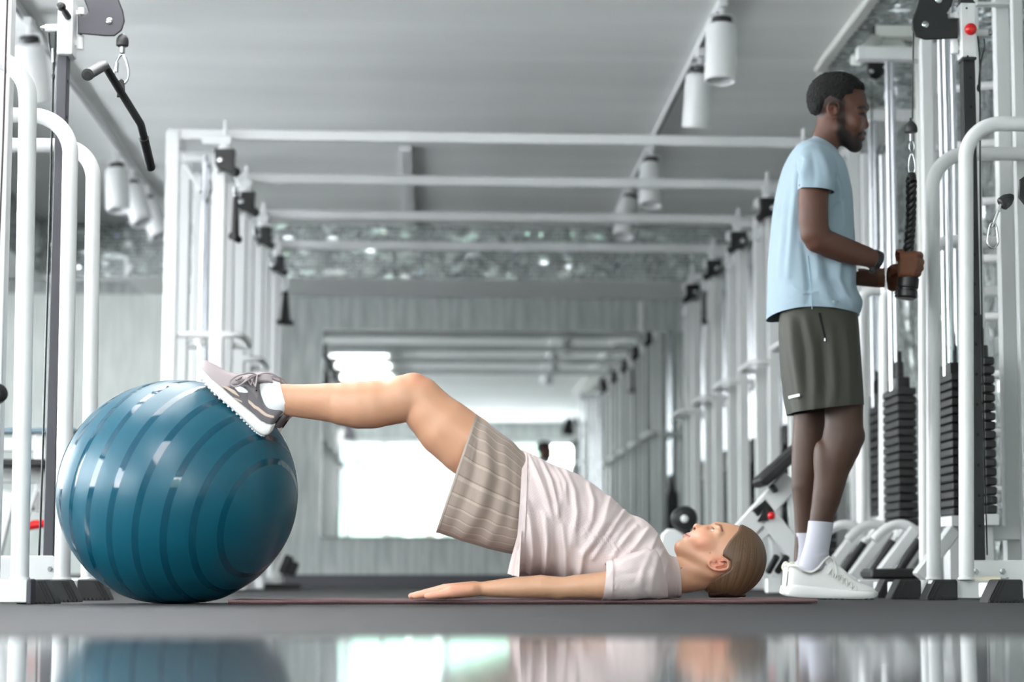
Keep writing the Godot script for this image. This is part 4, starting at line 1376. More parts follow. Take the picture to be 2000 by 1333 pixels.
	b.bar(at(1690, 1122, 8.2), at(1790, 1122, 8.2), 0.22, 0.04, Vector3.BACK, 0.015)
	part(t, "pad", b.mesh(), M.vinyl)
	b = mb(t.position)
	b.bar(at(1745, 1126, 8.2), at(1745, 1126, 8.2) * Vector3(1, 0, 1), 0.05, 0.05, Vector3.RIGHT)
	part(t, "post", b.mesh(), M.black)
	# machines far left, behind the rails
	d = 9.8
	base = at(40, 1130, d) * Vector3(1, 0, 1)
	t = thing("leg_machine", "white exercise machine with grey padded bar and red lever behind the left rails", "weight machine", base)
	b = mb(base)
	b.bar(at(-60, 843, d), at(150, 843, d), 0.10, 0.024, Vector3.BACK, 0.008)
	part(t, "upper_bar", b.mesh(), M.silver_blue)
	b = mb(base)
	b.bar(at(-60, 907, d - 0.1), at(100, 908, d - 0.1), 0.24, 0.036, Vector3.BACK, 0.015)
	part(t, "seat_pad", b.mesh(), M.vinyl)
	b = mb(base)
	b.bar(at(-60, 932, d), at(104, 932, d), 0.06, 0.055, Vector3.BACK, 0.006)
	b.bar(at(20, 960, d - 0.1), Vector3(at(14, 0, d).x, 0.0, -d + 0.1), 0.06, 0.06, Vector3.RIGHT, 0.006)
	b.bar(at(80, 840, d), at(80, 1000, d), 0.05, 0.05, Vector3.RIGHT, 0.006)
	b.bar(at(5, 870, d + 0.2), at(110, 870, d + 0.2), 0.04, 0.06, Vector3.BACK, 0.006)
	b.bar(at(52, 1010, d - 0.06), at(72, 960, d - 0.06), 0.025, 0.02, Vector3.BACK, 0.004)
	b.bar(Vector3(base.x - 0.3, 0.04, -d), Vector3(base.x + 0.3, 0.04, -d), 0.06, 0.06, Vector3.BACK, 0.006)
	part(t, "frame", b.mesh(), M.white)
	b = mb(base)
	b.bar(at(-40, 990, d + 0.05), at(118, 990, d + 0.05), 0.10, 0.035, Vector3.BACK, 0.01)
	part(t, "lower_pad", b.mesh(), M.vinyl)
	b = mb(base)
	b.tube(path([at(50, 1031, d - 0.12), at(66, 1026, d - 0.12), at(100, 1022, d - 0.12)]), 0.017, 12, true, PackedFloat32Array([0.016, 0.02, 0.016]))
	part(t, "lever", b.mesh(), M.red, "red lever")
	b = mb(base)
	b.tube(path([at(-30, 1048, d - 0.1), at(2, 1036, d - 0.1)]), 0.016, 12)
	part(t, "lever", b.mesh(), M.red, "red lever")
	# small dumbbell-like foot at the end wall, right of the ball
	d = 13.6
	base = at(560, 1140, d) * Vector3(1, 0, 1)
	t = thing("floor_frame", "small white and black machine foot on the floor right of the blue ball", "machine base", base)
	b = mb(base)
	b.bar(at(536, 1140, d), at(556, 1085, d), 0.10, 0.05, Vector3.BACK, 0.006)
	part(t, "frame", b.mesh(), M.white)
	b = mb(base)
	b.bar(at(552, 1122, d), at(566, 1086, d), 0.14, 0.055, Vector3.BACK, 0.01)
	b.bar(at(566, 1126, d), at(578, 1098, d), 0.12, 0.05, Vector3.BACK, 0.01)
	b.bar(Vector3(at(535, 0, d).x, 0.02, -d), Vector3(at(604, 0, d).x, 0.02, -d), 0.10, 0.035, Vector3.BACK, 0.006)
	part(t, "pad", b.mesh(), M.rubber)

# ------------------------------------------------------------------ spot lamps on ceiling tracks
func track_lamp(label: String, p: Vector3, aim: Vector3, s := 1.0) -> void:
	# p: mounting point under the track
	var t := thing("track_lamp", label, "spot lamp", p, "white track spot lamps")
	var b := mb()
	b.box(Vector3(0, -0.02, 0), Vector3(0.02, 0.02, 0.06) * s, Basis.IDENTITY, 0.004)
	b.lathe(Vector3(0, -0.03, 0), Vector3.DOWN, [Vector2(0.012, 0), Vector2(0.012, 0.05)], 12)
	part(t, "adapter", b.mesh(), M.white)
	var dir := aim.normalized()
	var hub := Vector3(0, -0.09, 0)
	b = mb()
	b.tube(rounded([hub + Vector3(-0.055, 0.01, 0) * s, hub + Vector3(-0.05, 0.02, 0), hub + Vector3(0.055, 0.02, 0), hub + Vector3(0.058, 0, 0) + dir * 0.06], 0.02, 4), 0.007, 8)
	part(t, "bracket", b.mesh(), M.white)
	b = mb()
	var o := hub + dir * 0.02
	b.lathe(o, dir, [Vector2(0.030, 0.0), Vector2(0.064, 0.012), Vector2(0.072, 0.03), Vector2(0.072, 0.275), Vector2(0.068, 0.28), Vector2(0.062, 0.275), Vector2(0.054, 0.22)], 24, false)
	var body := part(t, "housing", b.mesh(), M.white)
	b = mb()
	b.lathe(o + dir * 0.22, dir, [Vector2(0.056, 0), Vector2(0.02, 0.006), Vector2(0, 0.008)], 20)
	part(body, "lens", b.mesh(), M.steel)
	b = mb()
	b.lathe(o - dir * 0.004, -dir, [Vector2(0.046, 0), Vector2(0.046, 0.02), Vector2(0.02, 0.03)], 18)
	part(body, "heat_sink", b.mesh(), M.iron)

func build_ceiling_tracks() -> void:
	var specs := [["long white lighting track on the ceiling over the middle of the aisle", 1.30, 9.0, 16.2], ["long white lighting track on the ceiling over the left machines", -1.96, 5.0, 15.2]]
	for q in specs:
		var t := thing("lighting_track", q[0], "light track", w(q[1], CEIL, (q[2] + q[3]) / 2.0))
		var len: float = q[3] - q[2]
		part(t, "rail", box_mesh(Vector3(0, -0.018, 0), Vector3(0.036, 0.034, len), 0.004), M.white)
		part(t, "slot", box_mesh(Vector3(0, -0.0355, 0), Vector3(0.014, 0.002, len - 0.02), 0.0005), M.dark_grey)
	var y := CEIL - 0.034
	track_lamp("largest track lamp, the upper of the overlapping pair near the ceiling's top edge", w(1.288, y, 9.65), Vector3(-0.05, -1, 0.12))
	track_lamp("lower track lamp of the overlapping pair, hanging just under the largest one", w(1.305, y, 10.6), Vector3(-0.06, -1, -0.18))
	track_lamp("single track lamp hanging between the first and second overhead bars", w(1.295, y, 13.0), Vector3(-0.04, -1, 0.2))
	track_lamp("smallest track lamp, just in front of the glinting soffit", w(1.285, y, 14.3), Vector3(-0.2, -1, 0.3))
	track_lamp("first of three track lamps over the left machines, hanging straight", w(-1.98, y, 13.4), Vector3(0.08, -1, 0.2))
	track_lamp("second of three track lamps over the left machines, tilted to the aisle", w(-1.97, y, 14.0), Vector3(0.3, -1, 0.3))
	track_lamp("last of three track lamps over the left machines, tilted most", w(-1.95, y, 14.6), Vector3(0.36, -0.9, 0.3))
	track_lamp("large pale track lamp high on the left behind the dark upright", w(-1.93, y, 10.2), Vector3(0.05, -1, -0.4))

# ------------------------------------------------------------------ ball and mat
func build_ball_and_mat() -> void:
	var d := 6.1
	var c := at(348, 962, d)
	var rx := 230.0 / FPX * d
	var top := at(348, 744, d).y
	var ry := top / 1.972
	var cy := ry * 0.972
	var t := thing("exercise_ball", "large glossy teal exercise ball with darker bands under the woman's shoes", "exercise ball", Vector3(c.x, 0, -d))
	# the bands circle an axis that leans a little towards the lens
	var ax := Vector3(0.83, -0.27, 0.48).normalized()
	var up := Vector3(0, 1, 0)
	var u := (up - ax * up.dot(ax)).normalized()
	var v := ax.cross(u)
	var edges := []
	var n := 17
	for k in n:
		edges.append(lerpf(-0.88, 0.88, float(k) / (n - 1)))
	var skin := MB.new()
	var bands := []
	var prof := PackedVector2Array()
	var flags := []
	# latitude steps along the axis; each band is a shallow smooth recess in the shell
	var steps := 260
	var sector := 96
	var pos := func(lat: float, lon: float, lift: float) -> Vector3:
		var p := ax * sin(lat) + (u * cos(lon) + v * sin(lon)) * cos(lat)
		var r := 1.0 + lift
		var q := Vector3(p.x * rx * r, p.y * ry * r, p.z * rx * r)
		# the flattened foot where it rests on the floor
		if q.y < -ry * 0.9:
			q.y = -ry * (0.9 + 0.0899 * tanh((-q.y / ry - 0.9) / 0.09))
		return q + Vector3(0, cy, 0)
	var rows := []
	for i in 121:
		var lat := lerpf(-PI / 2 + 0.002, PI / 2 - 0.002, i / 120.0)
		var row := PackedVector3Array()
		for k in sector:
			row.append(pos.call(lat, TAU * k / sector, 0.0))
		rows.append(row)
	skin.sheet(rows, true, true, true)
	var shell := mat(Color(0.02, 0.315, 0.395), 0.36)
	shell.heightmap_enabled = true
	shell.heightmap_texture = noise_tex(0.02, Color.BLACK, Color.WHITE, 256, 3, false, 21)
	shell.heightmap_scale = 0.08
	shell.uv1_triplanar = true
	shell.uv1_scale = Vector3(1.5, 1.5, 1.5)
	part(t, "shell", skin.mesh(), shell)
	var gl := mat(Color(0.015, 0.265, 0.345), 0.09)
	gl.clearcoat_enabled = true
	gl.clearcoat = 0.2
	gl.clearcoat_roughness = 0.04
	# one raised glossy rib per band
	for k in 11:
		var lat0 := -1.25 + 0.2285 * k
		var half := 0.029
		var b := MB.new()
		rows = []
		for j in 5:
			var f := -1.0 + 0.5 * j
			var row := PackedVector3Array()
			for s in 120:
				row.append(pos.call(lat0 + half * f, TAU * s / 120.0, 0.0022 * (1.0 - f * f) + 0.0006))
			rows.append(row)
		b.sheet(rows, true)
		# normals of a narrow ring: point away from the ball's middle
		for j in b.N.size():
			var p := b.P[j] - Vector3(0, cy, 0)
			var nn := Vector3(p.x / (rx * rx), p.y / (ry * ry), p.z / (rx * rx)).normalized()
			b.N[j] = nn
		part(t, "band", b.mesh(), gl)
	# mat
	var x0 := at(445, 1175, 5.85).x
	var x1 := at(1596, 1178, 5.85).x
	var m := thing("yoga_mat", "thin burgundy yoga mat with ribbed edge under the lying woman", "yoga mat", w((x0 + x1) / 2.0, 0, 6.12))
	var b := MB.new()
	rows = []
	var hw := (x1 - x0) / 2.0
	for i in 61:
		var x := lerpf(-hw, hw, i / 60.0)
		var lift := 0.006 * pow(clampf((x - hw + 0.25) / 0.25, 0, 1), 2.0) * 0.4
		var row := PackedVector3Array()
		for q in [[0.27, 0.0], [0.27, 0.010], [0.267, 0.0118], [0.0, 0.012], [-0.317, 0.0118], [-0.32, 0.010], [-0.32, 0.0]]:
			var wob := 0.0008 * sin(x * 21.0)
			row.append(Vector3(x, q[1] + lift + (wob if q[1] > 0.009 else 0.0), q[0]))
		rows.append(row)
	b.sheet(rows, true, true, true)
	var mm := mat(Color(0.40, 0.295, 0.30), 0.8)
	mm.heightmap_enabled = true
	mm.heightmap_texture = noise_tex(0.2, Color.BLACK, Color.WHITE, 256, 2, false, 33)
	mm.heightmap_scale = 0.1
	mm.uv1_triplanar = true
	mm.uv1_scale = Vector3(6, 6, 6)
	part(m, "pad", b.mesh(), mm)
	b = MB.new()
	for i in 300:
		var x := lerpf(-hw + 0.003, hw - 0.003, i / 299.0)
		var lift := 0.006 * pow(clampf((x - hw + 0.25) / 0.25, 0, 1), 2.0) * 0.4
		b.box(Vector3(x, 0.0012 + lift, 0.271), Vector3(0.0017, 0.0012, 0.0014), Basis.IDENTITY, 0.0003)
	part(m, "ribbed_edge", b.mesh(), mat(Color(0.22, 0.15, 0.155), 0.85)).set_meta("kind", "stuff")

# ------------------------------------------------------------------ bodies: smooth field of tapered bones, meshed by surface nets
class Field:
	var typ := PackedInt32Array()      # 0 bone, 1 ellipsoid
	var op := PackedInt32Array()       # 0 add, 1 carve
	var A := PackedVector3Array()
	var B := PackedVector3Array()      # bone: axis; ellipsoid: inverse radii
	var X := PackedVector3Array()      # ellipsoid axes
	var Y := PackedVector3Array()
	var inv := PackedFloat32Array()
	var ra := PackedFloat32Array()
	var dr := PackedFloat32Array()
	var qz := PackedFloat32Array()     # 1 / widening along z
	var k := PackedFloat32Array()
	var cc := PackedVector3Array()     # bounding ball
	var cr := PackedFloat32Array()

	func bone(a: Vector3, b: Vector3, r0: float, r1: float, kk := 0.02, wide := 1.0, carve := false) -> void:
		typ.append(0); op.append(1 if carve else 0)
		A.append(a); B.append(b - a)
		X.append(Vector3.RIGHT); Y.append(Vector3.UP)
		inv.append(1.0 / maxf((b - a).length_squared(), 1e-9))
		ra.append(r0); dr.append(r1 - r0); qz.append(1.0 / wide); k.append(kk)
		cc.append((a + b) / 2.0)
		cr.append(a.distance_to(b) / 2.0 + maxf(r0, r1) * maxf(wide, 1.0))

	func ball(c: Vector3, r: Vector3, turn := 0.0, kk := 0.02, carve := false) -> void:
		# ellipsoid turned about z by "turn"
		typ.append(1); op.append(1 if carve else 0)
		A.append(c); B.append(Vector3(1.0 / r.x, 1.0 / r.y, 1.0 / r.z))
		X.append(Vector3(cos(turn), sin(turn), 0)); Y.append(Vector3(-sin(turn), cos(turn), 0))
		inv.append(0); ra.append(minf(r.x, minf(r.y, r.z))); dr.append(0); qz.append(1); k.append(kk)
		cc.append(c); cr.append(maxf(r.x, maxf(r.y, r.z)))

	func one(i: int, p: Vector3) -> float:
		if typ[i] == 0:
			var pa := p - A[i]
			pa.z *= qz[i]
			var ax := B[i]
			ax.z *= qz[i]
			var t := clampf(pa.dot(ax) / maxf(ax.length_squared(), 1e-9), 0.0, 1.0)
			return (pa - ax * t).length() - (ra[i] + dr[i] * t)
		var d := p - A[i]
		var ir := B[i]
		var l := Vector3(d.dot(X[i]) * ir.x, d.dot(Y[i]) * ir.y, d.z * ir.z)
		var k0 := l.length()
		var k1 := (l * ir).length()
		return k0 * (k0 - 1.0) / maxf(k1, 1e-6) if k0 > 1e-4 else -ra[i]

	func value(p: Vector3, list: PackedInt32Array) -> float:
		var d := 1.0
		for i in list:
			var e := one(i, p)
			var kk := k[i]
			if op[i] == 0:
				var h := clampf(0.5 + 0.5 * (d - e) / kk, 0.0, 1.0)
				d = lerpf(d, e, h) - kk * h * (1.0 - h)
			else:
				var h := clampf(0.5 - 0.5 * (d + e) / kk, 0.0, 1.0)
				d = lerpf(d, -e, h) + kk * h * (1.0 - h)
		return d

	# adds the meshed surface inside the box to b; paint(p) gives a vertex colour, flat(p) a texture coordinate
	func mesh_into(b: MB, lo: Vector3, hi: Vector3, cell: float, paint = null, flat = null, bump = null) -> void:
		var S := 6
		var nx := int(ceil((hi.x - lo.x) / cell / S)) * S + 1
		var ny := int(ceil((hi.y - lo.y) / cell / S)) * S + 1
		var nz := int(ceil((hi.z - lo.z) / cell / S)) * S + 1
		var f := PackedFloat32Array()
		f.resize(nx * ny * nz)
		f.fill(1.0)
		var half := S * cell / 2.0
		var diag := half * 1.7321 + cell * 2.0
		var active := []
		var n := typ.size()
		var kmax := 0.0
		for v in k:
			kmax = maxf(kmax, v)
		var bump_on := bump != null
		for bx in range(0, nx - 1, S):
			for by in range(0, ny - 1, S):
				for bz in range(0, nz - 1, S):
					var c := lo + Vector3(bx, by, bz) * cell + Vector3(half, half, half)
					var list := PackedInt32Array()
					for i in n:
						if c.distance_to(cc[i]) - cr[i] < diag + kmax * 1.15:
							list.append(i)
					if list.is_empty():
						continue
					var v := value(c, list)
					var ex := mini(bx + S + 1, nx) if bx + S + 1 >= nx else bx + S
					var ey := mini(by + S + 1, ny) if by + S + 1 >= ny else by + S
					var ez := mini(bz + S + 1, nz) if bz + S + 1 >= nz else bz + S
					if absf(v) > diag * 1.25 + 0.012:
						for x in range(bx, ex):
							for y in range(by, ey):
								for z in range(bz, ez):
									f[(x * ny + y) * nz + z] = v
						continue
					active.append([bx, by, bz])
					for x in range(bx, ex):
						for y in range(by, ey):
							var o := (x * ny + y) * nz
							for z in range(bz, ez):
								var p := lo + Vector3(x, y, z) * cell
								var q := value(p, list)
								if bump_on and absf(q) < 0.025:
									q = bump.call(p, q)
								f[o + z] = q
		var ids := {}
		var first := b.P.size()
		var sx := ny * nz
		var sy := nz
		var offs := [0, 1, sy, sy + 1, sx, sx + 1, sx + sy, sx + sy + 1]
		var corner := [Vector3(0, 0, 0), Vector3(0, 0, 1), Vector3(0, 1, 0), Vector3(0, 1, 1), Vector3(1, 0, 0), Vector3(1, 0, 1), Vector3(1, 1, 0), Vector3(1, 1, 1)]
		var edges := [[0, 1], [2, 3], [4, 5], [6, 7], [0, 2], [1, 3], [4, 6], [5, 7], [0, 4], [1, 5], [2, 6], [3, 7]]
		var g := PackedFloat32Array()
		g.resize(8)
		for blk in active:
			for x in range(maxi(blk[0] - 1, 0), mini(blk[0] + S, nx - 1)):
				for y in range(maxi(blk[1] - 1, 0), mini(blk[1] + S, ny - 1)):
					var o := x * sx + y * sy
					for z in range(maxi(blk[2] - 1, 0), mini(blk[2] + S, nz - 1)):
						var base := o + z
						var neg := 0
						for q in 8:
							g[q] = f[base + offs[q]]
							if g[q] < 0.0:
								neg += 1
						if neg == 0 or neg == 8 or ids.has(base):
							continue
						var m := Vector3.ZERO
						var cnt := 0
						for e in edges:
							var u := g[e[0]]
							var w2 := g[e[1]]
							if (u < 0.0) != (w2 < 0.0):
								m += corner[e[0]].lerp(corner[e[1]], u / (u - w2))
								cnt += 1
						m /= cnt
						var grad := Vector3(g[4] + g[5] + g[6] + g[7] - g[0] - g[1] - g[2] - g[3], g[2] + g[3] + g[6] + g[7] - g[0] - g[1] - g[4] - g[5], g[1] + g[3] + g[5] + g[7] - g[0] - g[2] - g[4] - g[6])
						var p := lo + (Vector3(x, y, z) + m) * cell
						if paint != null:
							b.color = paint.call(p)
						ids[base] = b.vert(p, grad.normalized(), flat.call(p) if flat != null else Vector2(p.x, p.y))
		b.color = Color.WHITE
		for base in ids:
			var ix: int = base / sx
			var iy: int = (base - ix * sx) / sy
			if lo.x + ix * cell > hi.x or lo.y + iy * cell > hi.y:
				continue
			# one quad round each crossed edge that starts at this cell's low corner
			var u := f[base]
			var s := u < 0.0
			for ax in 3:
				var step: int = [sx, sy, 1][ax]
				var w2 := f[base + step]
				if (w2 < 0.0) == s:
					continue
				var d1: int = [sy, 1, sx][ax]
				var d2: int = [1, sx, sy][ax]
				if ids.has(base - d1) and ids.has(base - d2) and ids.has(base - d1 - d2):
					b.quad(ids[base], ids[base - d1], ids[base - d1 - d2], ids[base - d2])
		# smooth normals from the faces
		var acc := PackedVector3Array()
		acc.resize(b.P.size())
		for t in range(0, b.I.size(), 3):
			var i0 := b.I[t]
			if i0 < first:
				continue
			var i1 := b.I[t + 1]
			var i2 := b.I[t + 2]
			var fn := (b.P[i1] - b.P[i0]).cross(b.P[i2] - b.P[i0])
			if fn.dot(b.N[i0] + b.N[i1] + b.N[i2]) < 0.0:
				fn = -fn
			acc[i0] += fn
			acc[i1] += fn
			acc[i2] += fn
		for i in range(first, b.P.size()):
			if acc[i].length_squared() > 1e-20:
				b.N[i] = acc[i].normalized()

# the pixel (2000 x 1333 frame) a world point falls on; used to lay folds and colours out on figures
func proj(p: Vector3) -> Vector2:
	var v := p - Vector3(0, EYE, 0)
	var z := v.dot(cam_f)
	return Vector2(CX + v.dot(cam_r) / z * FPX, CY - v.dot(cam_u) / z * FPX)

func pz(px: float, py: float, z: float, d: float) -> Vector3:
	return at(px, py, d - z)

# a chain of bones through stations [column, row, radius in pixels, z]
func chain(f: Field, st: Array, d: float, kk := 0.02, wide := 1.0) -> void:
	var s := d / FPX
	for i in st.size() - 1:
		var a: Array = st[i]
		var c: Array = st[i + 1]
		f.bone(pz(a[0], a[1], a[3], d), pz(c[0], c[1], c[3], d), a[2] * s, c[2] * s, kk if i == 0 else 0.002, wide)

# a garment: stations [ax, ay, bx, by, half depth, z middle, boxiness]; rings run round them
func garment(st: Array, d: float, along: int, around: int, fold = null, thick := 0.0) -> MB:
	var b := MB.new()
	var rows := []
	var uvs := []
	var m := st.size()
	var total := (m - 1) * along
	for i in total + 1:
		var s := float(i) / along
		var j := mini(int(s), m - 2)
		var f := s - j
		var v := []
		for q in 7:
			v.append(cubic_interpolate(st[j][q], st[j + 1][q], st[maxi(j - 1, 0)][q], st[mini(j + 2, m - 1)][q], f))
		var a := at(v[0], v[1], d - v[5])
		var c := at(v[2], v[3], d - v[5])
		var mid := (a + c) / 2.0
		var ha := (a - c) / 2.0
		var row := PackedVector3Array()
		var uv := PackedVector2Array()
		for k in around:
			var th := TAU * k / around
			var e: float = 2.0 / v[6]
			var co := signf(cos(th)) * pow(absf(cos(th)), e)
			var si := signf(sin(th)) * pow(absf(sin(th)), e)
			var p := mid + ha * co + Vector3(0, 0, v[4] * si)
			if fold != null:
				var n := (ha.normalized() * cos(th) + Vector3(0, 0, sin(th)))
				p += n * fold.call(p, th, s)
			row.append(p)
			uv.append(Vector2(float(k) / around, s / (m - 1)))
		rows.append(row)
		uvs.append(uv)
	b.sheet(rows, true, false, false, true, uvs)
	if thick > 0.0:
		# turned-in edge at both ends
		var depth := 0.0
		for k in around:
			depth += rows[0][k].distance_to(rows[rows.size() - 1][k]) / around
		depth = minf(0.03, depth * 0.6)
		for e in 2:
			var r: PackedVector3Array = rows[0] if e == 0 else rows[rows.size() - 1]
			var nx: PackedVector3Array = rows[1] if e == 0 else rows[rows.size() - 2]
			var cen := Vector3.ZERO
			for p in r:
				cen += p
			cen /= r.size()
			var inn := PackedVector3Array()
			var deep := PackedVector3Array()
			for k in r.size():
				var to := (cen - r[k]).normalized() * thick
				inn.append(r[k] + to)
				deep.append(r[k] + to + (nx[k] - r[k]).normalized() * depth)
			b.sheet([r, inn], true)
			b.sheet([inn, deep], true, false, false, false)
	return b

func seg_dist(p: Vector2, a: Vector2, c: Vector2) -> float:
	var ab := c - a
	var t := clampf((p - a).dot(ab) / maxf(ab.length_squared(), 1e-6), 0, 1)
	return p.distance_to(a + ab * t)

# height of cloth folds: each [amount in metres, width in pixels, points...]
func fold_height(p: Vector2, folds: Array) -> float:
	var h := 0.0
	for f in folds:
		var wd: float = f[1]
		var best := 1e9
		var bt := 0.0
		var n: int = f.size() - 3
		for i in range(2, f.size() - 1):
			var a: Vector2 = f[i]
			if absf(p.y - a.y) > 260.0 or absf(p.x - a.x) > 260.0:
				continue
			var c: Vector2 = f[i + 1]
			var ab := c - a
			var t := clampf((p - a).dot(ab) / maxf(ab.length_squared(), 1e-6), 0, 1)
			var dd := p.distance_to(a + ab * t)
			if dd < best:
				best = dd
				bt = (i - 2 + t) / maxf(n, 1)
		if best < wd * 3.0:
			h += f[0] * exp(-best * best / (wd * wd)) * (0.35 + 0.65 * sin(PI * clampf(bt * 0.9 + 0.05, 0, 1)))
	return h

# ------------------------------------------------------------------ the woman in the bridge pose
const WD := 6.06
var hair_poly: PackedVector2Array

func poly_signed(p: Vector2, poly: PackedVector2Array) -> float:
	# distance in pixels to the outline, negative inside
	var best := 1e9
	var n := poly.size()
	for i in n:
		best = minf(best, seg_dist(p, poly[i], poly[(i + 1) % n]))
	return -best if Geometry2D.is_point_in_polygon(p, poly) else best

func skin_mat(rough: float) -> StandardMaterial3D:
	var m := mat(Color.WHITE, rough)
	m.vertex_color_use_as_albedo = true
	m.subsurf_scatter_enabled = true
	m.subsurf_scatter_strength = 0.12
	return m

func woman_paint(p: Vector3) -> Color:
	var q := proj(p)
	var c := Color(0.79, 0.595, 0.475)
	if q.x > 1310.0 and q.y > 1000.0:
		var z := absf(p.z + WD) * FPX / WD
		# lips
		var lip := minf(seg_dist(q, Vector2(1343, 1046), Vector2(1351, 1052.5)), seg_dist(q, Vector2(1337, 1048.5), Vector2(1348, 1054.5)))
		if z < 19.0:
			c = c.lerp(Color(0.74, 0.44, 0.42), clampf(1.6 - lip / 2.6, 0, 0.6))
		# brows
		var brow := minf(seg_dist(q, Vector2(1398, 1027), Vector2(1408, 1030)), seg_dist(q, Vector2(1408, 1030), Vector2(1411, 1040)))
		if z > 9.0 and z < 46.0:
			c = c.lerp(Color(0.40, 0.26, 0.18), clampf(1.5 - brow / 1.7, 0, 0.75))
		# cheeks, nose and ears are pinker
		c = c.lerp(Color(0.84, 0.53, 0.43), 0.45 * exp(-pow(q.distance_to(Vector2(1372, 1062)) / 22.0, 2)))
		c = c.lerp(Color(0.82, 0.49, 0.42), 0.6 * clampf(1.5 - q.distance_to(Vector2(1404, 1107)) / 17.0, 0, 1))
		# nostril, lash line, mouth line
		if z > 2.0 and z < 11.0:
			c = c.lerp(Color(0.35, 0.15, 0.12), clampf(1.6 - q.distance_to(Vector2(1356.5, 1036.5)) / 2.2, 0, 0.9))
		var mouth := seg_dist(q, Vector2(1339, 1047), Vector2(1349.5, 1053.8))
		if z < 18.0:
			c = c.lerp(Color(0.45, 0.2, 0.18), clampf(1.3 - mouth / 1.1, 0, 0.8))
		for mole in [Vector2(1387, 1083.5), Vector2(1331, 1113)]:
			c = c.lerp(Color(0.35, 0.2, 0.14), clampf(1.7 - q.distance_to(mole), 0, 0.8))
	elif q.y < 1000.0 and q.x < 950:
		# knee a little redder and darker
		c = c.lerp(Color(0.74, 0.48, 0.38), 0.55 * exp(-pow(q.distance_to(Vector2(823, 741)) / 14.0, 2)))
		c = c.lerp(Color(0.80, 0.56, 0.45), 0.3 * exp(-pow(q.distance_to(Vector2(795, 735)) / 22.0, 2)))
	elif q.y > 1100.0 and q.x < 950.0:
		c = c.lerp(Color(0.84, 0.61, 0.51), clampf((930.0 - q.x) / 60.0, 0, 1))
	return c.srgb_to_linear()

